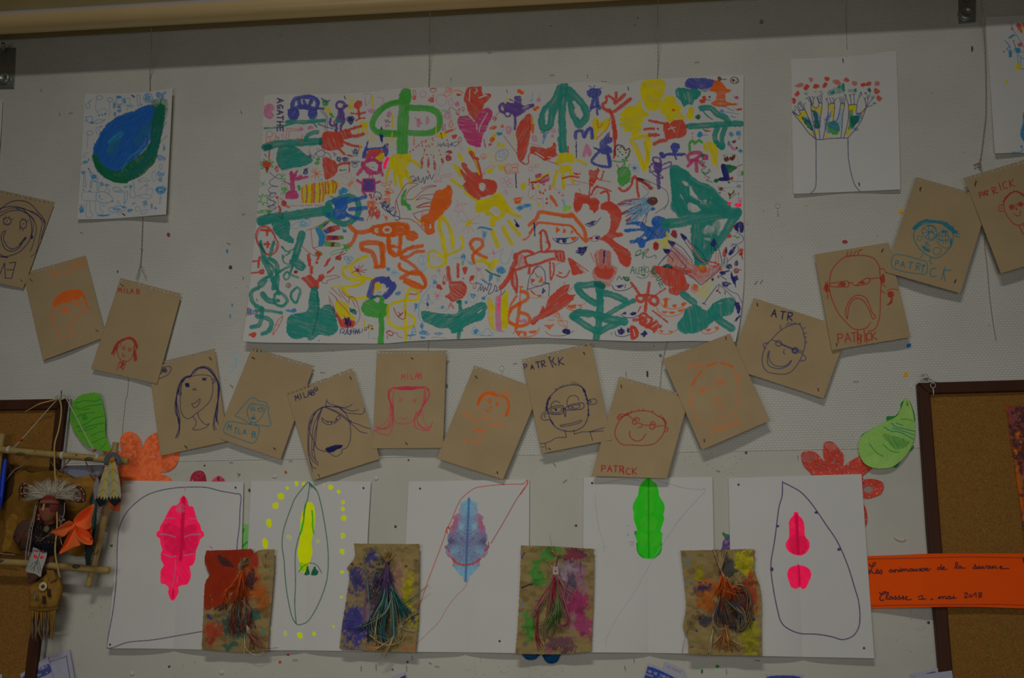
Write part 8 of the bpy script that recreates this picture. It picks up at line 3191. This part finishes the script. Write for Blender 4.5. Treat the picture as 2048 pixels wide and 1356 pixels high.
# nail and hanging cords
g = Geo(); g.tube([P(123, 793, .020), P(123, 793, .045)], .0016, C3('black'), n=8, sm=False); g.ball(P(123, 785, .04), .002, C3('black'))
g.tube([P(122, 799, .040), P(123, 781, .044)], .0013, C3('black'), n=6, sm=False)
tag(g.build('nail', M_STEEL), 'black nail the bamboo ornament hangs from', 'nail')
for pts in ([(118, 796, .042), (104, 810, .045), (60, 860, .055), (42, 880, .060), (26, 897, .068)], [(132, 796, .042), (150, 830, .048), (175, 878, .056), (188, 900, .062), (196, 915, .066)]):
    g = Geo(); g.tube([P(*q) for q in pts], .0010, C3((120, 114, 104)), n=6, step=.008); g.build('hanging_cord', M_SOFT, orn)
g = Geo(); g.tube([P(112, 794, .042), P(123, 799, .046), (P(130, 795, .044))], .0014, C3((104, 98, 88)), n=6)
for q in [(109, 794), (114, 790), (128, 790)]: g.tube([P(q[0], q[1], .042), P(q[0] + 8, q[1] + 5, .046), P(q[0] + 14, q[1], .044)], .0009, C3((104, 98, 88)), n=5)
g.build('cord_knot', M_SOFT, orn)
for x, y, d, r in [(42, 880, .061, .0045), (189, 901, .063, .0042)]:
    g = Geo(); g.ball(P(x, y, d), r, C3((104, 34, 14)), 1, 1, .85); g.build('bead', M_GLOSS, orn)
for x, y, d in [(17, 900, .060), (124, 911, .058), (195, 916, .056), (202, 1019, .045)]:
    g = Geo()
    for k in range(4):
        th = [2 * math.pi * i / 14 for i in range(15)]
        c = P(x + k * 1.3, y, d)
        if y < 1000: g.tube([c + np.array([0, .0092 * math.cos(t), .0092 * math.sin(t)]) for t in th], .0007, C3((124, 122, 120)), n=4, sm=False)
        else:
            c = P(x, y + k * 1.5, d); g.tube([c + np.array([.0088 * math.cos(t), .0088 * math.sin(t), 0]) for t in th], .0007, C3((104, 100, 92)), n=4, sm=False)
    g.build('lashing', M_SOFT, orn)
# raffia ribbon from the nail
g = Geo()
g.tube([P(*q) for q in [(118, 797, .046), (122, 810, .056), (122, 830, .066), (117, 860, .074), (109, 890, .080), (109, 930, .082), (112, 990, .088), (114, 1050, .092), (110, 1100, .094), (116, 1140, .090), (120, 1156, .086)]], .0022, C3((106, 88, 48)), n=6, step=.006, flat=.3)
g.tube([P(*q) for q in [(117, 797, .046), (100, 802, .050), (78, 808, .052), (60, 818, .050), (49, 823, .048)]], [.0016, .0016, .0008], C3((116, 92, 48)), n=6, flat=.4)
g.build('raffia_ribbon', M_SOFT, orn)

# leather hide
hide = [(28, 948), (44, 940), (62, 945), (85, 943), (104, 941), (116, 944), (135, 950), (150, 957), (170, 953), (186, 951), (194, 955), (190, 966), (187, 985), (180, 1000), (178, 1030), (176, 1060), (172, 1085),
        (178, 1104), (166, 1112), (148, 1112), (130, 1106), (100, 1110), (60, 1112), (34, 1108), (10, 1104), (-20, 1108), (-30, 1060), (-10, 1015), (8, 1005), (22, 990), (27, 970)]
o = cutout('hide', 'hide', None, None, None, [hide], .040, '#46300f', '''
@0 780 .2361
v #3c2810 0 0,1000 110,850 100,1100 60,1300 0,1356
v #6c4c1c 0 480,700 780,740 760,900 700,1000 560,1000
v #62451a 0 60,1100 140,1060 120,1250 60,1356 20,1356
s #2c1c0c 6 30,1100 45,1200 20,1300
''', lambda S, T: .006 * np.sin(S * 7) * np.sin(T * 5), parent=orn, cell=1.3, seed=8, fn=lambda cv: setattr(cv, 'img', cv.img * (.75 + .5 * fbm(cv.X * .05, cv.Y * .05))[..., None]))
dkh = cutout('hide_flap', 'hflap', None, None, None, [[(-20, 905), (8, 905), (20, 930), (27, 945), (28, 970), (20, 990), (6, 1008), (-20, 1018)]], .045, '#241810', '', parent=orn, cell=1.5)
# lacing
for pts in ([(-6, 975), (10, 962), (29, 940), (46, 930), (62, 912), (70, 902)], [(96, 918), (106, 930), (116, 943), (130, 930), (146, 914), (153, 909)], [(171, 922), (178, 938), (189, 956), (200, 948), (214, 930)],
            [(30, 1110), (10, 1108), (-6, 1106)], [(166, 1106), (182, 1106), (192, 1108), (196, 1098)]):
    g = Geo()
    w = []
    for i, (x, y) in enumerate(pts): w.append(P(x, y, .052 + (.018 if i in (0, len(pts) - 1) and y < 960 else .0)))
    g.tube(w, .0020, C3((78, 62, 44)), n=6, flat=.5); g.build('lacing', M_SOFT, orn)


def blob(name, outline, d0, bulge, col, mat=M_SOFT, parent=orn, noisef=None, geo=None, rr=.5):
    """soft pillow shape with the given outline"""
    o = smooth(np.array(outline, float), True, 4)
    c = o.mean(0)
    g = geo or Geo(); V_ = []; C_ = []; F_ = []
    m = len(o)
    R_ = 9
    for r in range(R_ + 1):
        u = r / R_
        for k in range(m):
            x = c[0] + (o[k][0] - c[0]) * u; y = c[1] + (o[k][1] - c[1]) * u
            h = bulge * max(0, 1 - u ** 2.5) ** rr
            V_.append(P(x, y, d0 + h)); C_.append(noisef(x, y) if noisef else col)
    for r in range(R_):
        for k in range(m):
            k2 = (k + 1) % m
            F_.append((r * m + k, r * m + k2, (r + 1) * m + k2, (r + 1) * m + k)[::-1])
    base = len(V_)
    for k in range(m): V_.append(P(o[k][0], o[k][1], d0 - .004)); C_.append(col)
    for k in range(m):
        k2 = (k + 1) % m
        F_.append((R_ * m + k, base + k, base + k2, R_ * m + k2))
    g.add(V_, F_, np.array(C_))
    return None if geo else g.build(name, mat, parent)


# the figure: body, arms and clothing in dark leather
def bodyc(x, y):
    n = float(fbm(x * .12, y * .12)); t = min(1, max(0, (y - 1060) / 40))
    return BRN * (.55 + .9 * n) * (1 - t) + C3((30, 22, 18)) * (.6 + .8 * n) * t


# body and head with modelled face, one mesh
g = Geo()
blob('torso', [(72, 1034), (90, 1040), (112, 1040), (124, 1052), (126, 1075), (118, 1100), (100, 1116), (74, 1116), (56, 1104), (40, 1100), (34, 1082), (27, 1078), (30, 1062), (44, 1044), (58, 1038)], .060, .018, BRN, noisef=bodyc, geo=g)
blob('shoulder_hide', [(26, 1076), (32, 1056), (44, 1042), (58, 1040), (64, 1054), (56, 1066), (46, 1078), (36, 1090)], .066, .012, C3((50, 32, 26)), geo=g)
HC = P(99, 1014, .088); hw, hh, hd = 20 * MM, 31 * MM, .022
V_, C_, F_ = [], [], []
NU, NV = 44, 44


def gs(x, y, cx, cy, sx, sy): return math.exp(-((x - cx) / sx) ** 2 - ((y - cy) / sy) ** 2)


for i in range(NV + 1):
    th = math.pi * i / NV
    for k in range(NU):
        ph = 2 * math.pi * k / NU
        x = math.sin(th) * math.sin(ph); z = math.cos(th); y = -math.sin(th) * math.cos(ph)
        w_ = 1 - .22 * max(0, -z) ** 1.5; fx, fz = x * w_, z
        fr = max(0, -y)
        out = 0
        if y < 0:
            out += .30 * gs(fx, fz, 0, -.10, .13, .22) + .16 * gs(fx, fz, 0, -.26, .20, .10)      # nose
            out += .10 * gs(fx, fz, -.38, .20, .28, .08) + .10 * gs(fx, fz, .38, .20, .28, .08)   # brows
            out -= .12 * gs(fx, fz, -.36, .04, .18, .10) + .12 * gs(fx, fz, .36, .04, .18, .10)   # sockets
            out += .06 * gs(fx, fz, -.36, .03, .11, .05) + .06 * gs(fx, fz, .36, .03, .11, .05)   # lids
            out += .10 * gs(fx, fz, -.55, -.18, .2, .16) + .10 * gs(fx, fz, .55, -.18, .2, .16)   # cheekbones
            out += .10 * gs(fx, fz, 0, -.48, .26, .05) + .10 * gs(fx, fz, 0, -.60, .22, .05) - .06 * gs(fx, fz, 0, -.54, .24, .025)  # lips
            out += .12 * gs(fx, fz, 0, -.84, .24, .14)                                              # chin
            out -= .05 * (gs(fx, fz, -.30, -.40, .08, .18) + gs(fx, fz, .30, -.40, .08, .18))
        V_.append((HC[0] + hw * fx, HC[1] + hd * (y - out), HC[2] + hh * fz))
        c = SKN * .9
        if fz > .38: c = C3((74, 24, 20)) if (int(fz * 14) % 2 == 0) else C3((58, 22, 20))
        if -.14 < fz < .16 and abs(fx) > .10: c = C3((26, 16, 16))
        if gs(fx, fz, 0, -.08, .10, .25) > .5: c = C3((128, 92, 60))
        if gs(fx, fz, 0, -.54, .22, .06) > .5: c = C3((66, 34, 26))
        if abs(fx) > .52 and -.4 < fz < .1: c = C3((70, 30, 24))
        for ex in (-.36, .36):
            if gs(fx, fz, ex, .03, .09, .035) > .5: c = C3((96, 90, 80))
            if gs(fx, fz, ex, .03, .035, .03) > .5: c = C3((14, 10, 10))
        C_.append(c)
for i in range(NV):
    for k in range(NU): F_.append((i * NU + k, (i + 1) * NU + k, (i + 1) * NU + (k + 1) % NU, i * NU + (k + 1) % NU))
g.add(V_, F_, np.array(C_))
g.tube([P(99, 1036, .082), P(100, 1048, .078)], [.012, .014], SKN * .7, n=14, sm=False)
fig = g.build('figure', M_SOFT, orn)
blob('skirt', [(40, 1092), (60, 1098), (100, 1088), (112, 1108), (104, 1136), (84, 1150), (70, 1162), (58, 1168), (54, 1148), (52, 1120)], .056, .012, C3((64, 44, 34)), parent=fig)
blob('hair', [(76, 1010), (78, 992), (88, 980), (104, 976), (120, 982), (128, 998), (133, 1020), (130, 1046), (122, 1060), (112, 1040), (88, 1040), (78, 1058), (70, 1056), (71, 1030)], .072, .020, DK, parent=fig)
# orange ear ornaments
for x, y in [(77, 1034), (118, 1036)]:
    g = Geo(); g.prism([(x - 3, y - 6), (x + 3, y - 6), (x + 1, y), (x + 3, y + 6), (x - 3, y + 6), (x - 1, y)], .086, .089, C3((120, 40, 20))); g.build('ear_ornament', M_SOFT, fig, False)
# fur headdress
rs = random.Random(21)
g = Geo()
for i in range(1000):
    a = rs.uniform(-1.62, 1.62); r0 = rs.uniform(.2, .95)
    bx, by = 104 + math.sin(a) * 26 * r0, 994 - math.cos(a) * 10 * r0 + rs.uniform(-3, 3)
    ln = rs.uniform(14, 34) * (1.25 if abs(a) > .9 else 1)
    ex, ey = bx + math.sin(a) * ln * 1.15 + rs.uniform(-4, 4), by - abs(math.cos(a)) * ln * .9 + rs.uniform(-4, 4) + (6 if abs(a) > 1.2 else 0)
    d = .092 + rs.uniform(-.008, .010)
    k = rs.uniform(.6, 1.05)
    tip = FUR * k if rs.random() < .85 else C3((50, 40, 34))
    g.tube([P(bx, by, d), P((bx + ex) / 2, (by + ey) / 2 - 2, d + .005), P(ex, ey, d - .004)], [.0010, .0008, .0002], [FUR * .6 * k, FUR * k, tip], n=3, step=.02, cap=False)
g.build('fur_headdress', M_SOFT, fig)
g = Geo()
for i in range(90):
    x = 128 + rs.uniform(0, 32); y = 988 + rs.uniform(-8, 14)
    g.tube([P(124, 990 + rs.uniform(-4, 8), .094), P(x, y, .098), P(x + rs.uniform(2, 10), y + rs.uniform(-2, 8), .09)], [.0012, .0002], [C3((44, 34, 30)), (C3((120, 110, 96)) if rs.random() < .4 else C3((36, 26, 22)))], n=3, step=.02, cap=False)
g.build('fur_headdress', M_SOFT, fig)
for pts in ([(58, 972), (48, 968), (42, 976), (42, 988), (50, 992), (56, 986), (53, 980)], [(152, 972), (162, 978), (168, 988), (166, 1000), (156, 1002), (148, 996)]):
    g = Geo(); g.tube([P(x, y, .096) for x, y in pts], [.0035, .005, .0045, .003], C3((46, 22, 14)), n=8); o = g.build('horn', M_GLOSS, fig)
    g = Geo()
    for i, (x, y) in enumerate(pts[:5]):
        g.ball(P(x + .5, y, .102), .0013, C3((130, 130, 128)))
    g.build('bead', M_GLOSS, fig)
g = Geo(); g.tube([P(40, 988, .094), P(38, 996, .092), P(40, 1001, .090)], [.002, .0008], C3((46, 22, 14)), n=6); g.build('horn_tip', M_GLOSS, fig)
# chest fur and silver ornament
g = Geo()
for i in range(420):
    x = rs.uniform(64, 110); y = rs.uniform(1044, 1098)
    dark = rs.random() < .72
    c = C3((28, 22, 22)) if dark else C3((56, 42, 32))
    if y > 1080: c = C3((18, 18, 26))
    g.tube([P(x, y, .078), P(x + rs.uniform(-5, 5), y + rs.uniform(4, 9), .088), P(x + rs.uniform(-8, 8), y + rs.uniform(9, 18), .080)], [.0012, .0003], c, n=3, step=.02, cap=False)
g.build('chest_fur', M_SOFT, fig)
g = Geo(); g.ball(P(93, 1058, .090), .007, C3((66, 54, 42)), 1, .4, 1.1, 12); g.build('chest_disc', M_SOFT, fig)
for k in range(3):
    g = Geo(); g.tube([P(66 + k * 4, 1070 + k * 4, .088), P(82, 1076 + k * 3, .093), P(104, 1070 - k * 4, .088)], .0006, C3((66, 60, 54)), n=5); g.build('necklace', M_SOFT, fig)
# beaded breast band
band = cutout('beaded_band', 'bband', None, None, None, [T(0, 1040, .23295, '285,235 315,245 355,262 400,270 402,300 385,360 360,430 350,488 330,480 300,462 262,455 220,440 232,390 255,320 275,270')], .082, '#64605c', '''
@0 1040 .23295
s #641c14 6 290,250 320,270 350,265 385,275|300,270 330,255 365,275
F #8c2018 0 288,300 300,295 308,305 322,308 322,330 300,330 288,318|340,318 355,305 370,308 375,330 350,335
s black 6 350,262 330,320 300,400 290,438
s #30402c 6 325,355 285,370 258,405|325,365 290,400 268,425|330,350 345,400 345,440|320,370 325,430 335,455
s #4a5c34 5 315,385 275,420
s #50483c 4 330,400 340,430
''', lambda S, T: .006 * np.sin(S * 3.1), parent=fig, cell=.7)
for pts, beads in (([(71, 1010), (66, 1036), (60, 1058), (56, 1080), (52, 1104), (51, 1126)], [(62, 1053), (60, 1061)]), ([(74, 1012), (68, 1040), (64, 1062), (60, 1090), (56, 1112)], []), ([(129, 1006), (128, 1028), (122, 1048), (118, 1062), (124, 1090)], [(125, 1034), (128, 1040), (122, 1044)])):
    g = Geo(); g.tube([P(x, y, .100) for x, y in pts], .0009, C3((98, 92, 88)), n=5); o = g.build('braid_cord', M_SOFT, fig)
    for x, y in beads:
        g = Geo(); g.ball(P(x, y, .101), .0032, C3((52, 66, 70))); g.build('bead', M_GLOSS, fig)

# fringed pouch
def pouchc(x, y):
    n = float(fbm(x * .1 + 4, y * .1)); return LEA * (.6 + .8 * n)


pch = blob('pouch', [(100, 1140), (108, 1146), (116, 1152), (124, 1164), (126, 1176), (124, 1192), (118, 1206), (114, 1217), (88, 1219), (60, 1217), (60, 1200), (57, 1180), (60, 1172), (70, 1166), (82, 1156), (92, 1146)], .060, .014, LEA, noisef=pouchc)
g = Geo(); g.prism([(92, 1140), (106, 1140), (112, 1158), (100, 1166), (96, 1158)], .072, .078, LEA * .9); g.build('pouch_flap', M_SOFT, pch, False, .002)
g = Geo(); g.ball(P(86, 1173, .079), 8.5 * MM, C3((120, 110, 70)), 1, .35, 1, 12); o = g.build('button', M_SOFT, pch)
g = Geo(); g.ball(P(86, 1173, .0815), 4 * MM, C3((40, 36, 50)), 1, .5, 1, 8); g.ball(P(83.5, 1172, .082), 1.8 * MM, C3((110, 30, 24)), 1, .6, 1, 6); g.build('button_center', M_SOFT, pch)
g = Geo(); g.tube([P(60, 1217, .068), P(88, 1221, .072), P(116, 1216, .068)], .0026, LEA * .7, n=8); g.build('hem', M_SOFT, pch)
for x, y in [(72, 1190), (98, 1186), (88, 1200)]:
    g = Geo()
    for k in range(14):
        g.tube([P(x + rs.uniform(-3, 3), y - 8, .073), P(x + rs.uniform(-4, 4), y + 8, .080)], [.0012, .0004], (C3((90, 84, 74)) if x < 80 and k % 2 else C3((36, 22, 14))), n=4)
    g.build('feather_tuft', M_SOFT, pch)
for i in range(17):
    x = 61 + i * 3.1; ex = x + rs.uniform(-6, 4) - (4 if i < 3 else 0)
    g = Geo(); l = rs.uniform(50, 68)
    g.tube([P(x, 1217, .068), P((x + ex) / 2 + rs.uniform(-2, 2), 1217 + l * .5, .074 + rs.uniform(-.004, .004)), P(ex, 1217 + l, .066)], [.0022, .0020, .0009], LEA * rs.uniform(.65, 1.15), n=5, flat=.35)
    g.build('fringe', M_SOFT, pch)
for i in range(5):
    x = 64 + i * 8
    g = Geo(); g.tube([P(x, 1235, .078), P(x + rs.uniform(-3, 3), 1262, .080), P(x + rs.uniform(-5, 5), 1280, .076)], [.0006, .0034, .0004], C3((66, 54, 46)), n=6, flat=.25); g.build('feather', M_SOFT, pch)


# two painted feathers on the right pole
def feather(pts, w, d):
    """outline along a spine, cream with yellow midrib and black tip"""
    c0, c1 = np.array(pts[0], float), np.array(pts[1], float)
    ax = c1 - c0; L_ = np.linalg.norm(ax); ax /= L_; nx = np.array([ax[1], -ax[0]])
    prof = [(0, .15), (.08, .35), (.3, .72), (.6, .98), (.8, 1.0), (.9, .8), (1.0, .05)]
    out = [c0 + ax * L_ * t + nx * w * h for t, h in prof] + [c0 + ax * L_ * t - nx * w * h for t, h in prof[::-1]]

    def fn(cv):
        t = ((cv.X - c0[0]) * ax[0] + (cv.Y - c0[1]) * ax[1]) / L_; s_ = (cv.X - c0[0]) * nx[0] + (cv.Y - c0[1]) * nx[1]
        cv.img = cv.img * (.85 + .3 * vn(s_ * .6, t * 30 + np.abs(s_)))[..., None]
        k = np.clip(1.4 - np.abs(s_ + 1) * .5, 0, 1)[..., None]; cv.img = cv.img * (1 - k) + C3((118, 96, 20)) * k
        ch = (np.abs(((t * L_ - np.abs(s_) * 1.0) % 21) - 3) < .8) & (t < .78) & (t > .12)
        cv.img[ch] = cv.img[ch] * .5
        b = np.clip((t - .80 + .03 * np.sin(s_)) * 30, 0, 1)[..., None]; cv.img = cv.img * (1 - b) + C3((16, 18, 20)) * b
    return cutout('feather', 'fth%d' % pts[1][0], None, None, None, [out], d, '#64604a', '', lambda S, T: .006 * np.sin(S * 3.14), fn=fn, parent=orn, cell=.7)


feather([(221, 914), (200, 1014)], 11, .072)
feather([(225, 914), (230, 1013)], 13, .076)
g = Geo(); th = [math.pi * (1.0 + k / 14.0) for k in range(15)]
for off in (0, 3, 6):
    g.tube([P(225 + (16 - off) * math.cos(t), 922 + (16 - off) * math.sin(t) + (8 if k in (0, 14) else 0), .080) for k, t in enumerate(th)], .0022, C3((52, 56, 62)), n=6, sm=False)
g.build('feather_binding', M_SOFT, orn)
g = Geo(); g.ball(P(224, 920, .082), .0075, C3((104, 64, 16)), 1, .5, .8); g.build('binding_knot', M_SOFT, orn)
cutout('feather', 'dkf', None, None, None, [[(182, 1000), (190, 972), (196, 980), (194, 1010), (192, 1050), (186, 1090), (180, 1130), (174, 1136), (170, 1110), (172, 1060), (176, 1020)]], .052, '#182422', '''
@0 780 .2361
s #283c34 14 800,900 790,1100 760,1300
''', lambda S, T: .004 * np.sin(S * 3), parent=orn, cell=1.0, seed=2)
cutout('feather', 'dkf2', None, None, None, [[(186, 975), (194, 955), (198, 965), (196, 985), (190, 1000)]], .060, '#50484a', '', parent=orn, cell=1.0, seed=2)
cutout('feather', 'blf', None, None, None, [[(6, 925), (11, 917), (13, 926), (10, 960), (5, 1000), (0, 1018), (-8, 1016), (-4, 980)]], .070, '#101c60', '''
@0 780 .2361
s #2c3c8c 7 45,590 30,700 10,900
''', parent=orn, cell=1.0, seed=2)

# the orange folded paper flower in front of the ornament
pf = empty('origami_flower', V(147, 1051, .11), 'bright orange folded paper flower of four petals in front of the bamboo ornament', 'paper flower')
OR = C3((136, 62, 28))


def petal(pts3, tip, dz, fold):
    """a folded cone petal: ring of outline points with depth, ruled to the centre line"""
    g = Geo()
    ctr = P(148, 1050, .105)
    out = [P(x, y, d) for x, y, d in pts3]
    out = catmull(out, .003)
    n = len(out); V_ = []; F_ = []
    R_ = 8
    for r in range(R_ + 1):
        u = r / R_
        for k in range(n):
            q = ctr * (1 - u) + out[k] * u
            s_ = math.sin(math.pi * k / (n - 1.0))
            q = q + np.array([0, fold * math.sin(math.pi * u) * s_, 0])
            V_.append(q)
    for r in range(R_):
        for k in range(n - 1): F_.append((r * n + k, (r + 1) * n + k, (r + 1) * n + k + 1, r * n + k + 1))
    g.add(V_, F_, OR)
    o = g.build('petal', M_ORI, pf)
    so = o.modifiers.new('thick', 'SOLIDIFY'); so.thickness = .0005
    return o


M_ORI = mk('orange_paper', attr='pigment', diffuse=True, noise=(300, .03))
petal([(148, 1046, .108), (141, 1042, .118), (134, 1043, .124), (118, 1054, .122), (101, 1065, .116), (112, 1070, .112), (126, 1074, .110), (136, 1066, .108), (147, 1054, .106)], 0, 0, -.004)
petal([(147, 1046, .106), (148, 1038, .112), (158, 1026, .118), (172, 1016, .116), (188, 1008, .110), (186, 1024, .120), (183, 1040, .130), (182, 1054, .134), (170, 1060, .122), (152, 1052, .110)], 0, 0, .014)
petal([(147, 1056, .108), (136, 1072, .112), (128, 1088, .112), (118, 1108, .108), (132, 1102, .114), (148, 1094, .120), (160, 1090, .122), (158, 1078, .118), (150, 1058, .108)], 0, 0, .006)
petal([(150, 1052, .108), (152, 1068, .122), (158, 1080, .132), (170, 1088, .138), (184, 1089, .136), (184, 1080, .126), (181, 1072, .120), (176, 1064, .126), (160, 1056, .112)], 0, 0, .030)
petal([(151, 1050, .104), (166, 1052, .104), (182, 1056, .108), (183, 1070, .108), (176, 1084, .112), (160, 1080, .110), (152, 1062, .104)], 0, 0, .012)
g = Geo(); g.ball(P(147, 1051, .113), .0016, C3((150, 110, 80))); g.build('pin_head', M_SOFT, pf)

# pale metal ledge end under the top pole
led = Geo()
led.prism([(125, 931), (204, 929), (205, 948), (196, 952), (150, 957), (136, 950), (128, 944)], .0, .035, C3((74, 74, 82)))
tag(led.build('grey_ledge', M_SOFT, None, False, .004), 'pale grey ledge end behind the bamboo pole, right of the left cork board', 'ledge')
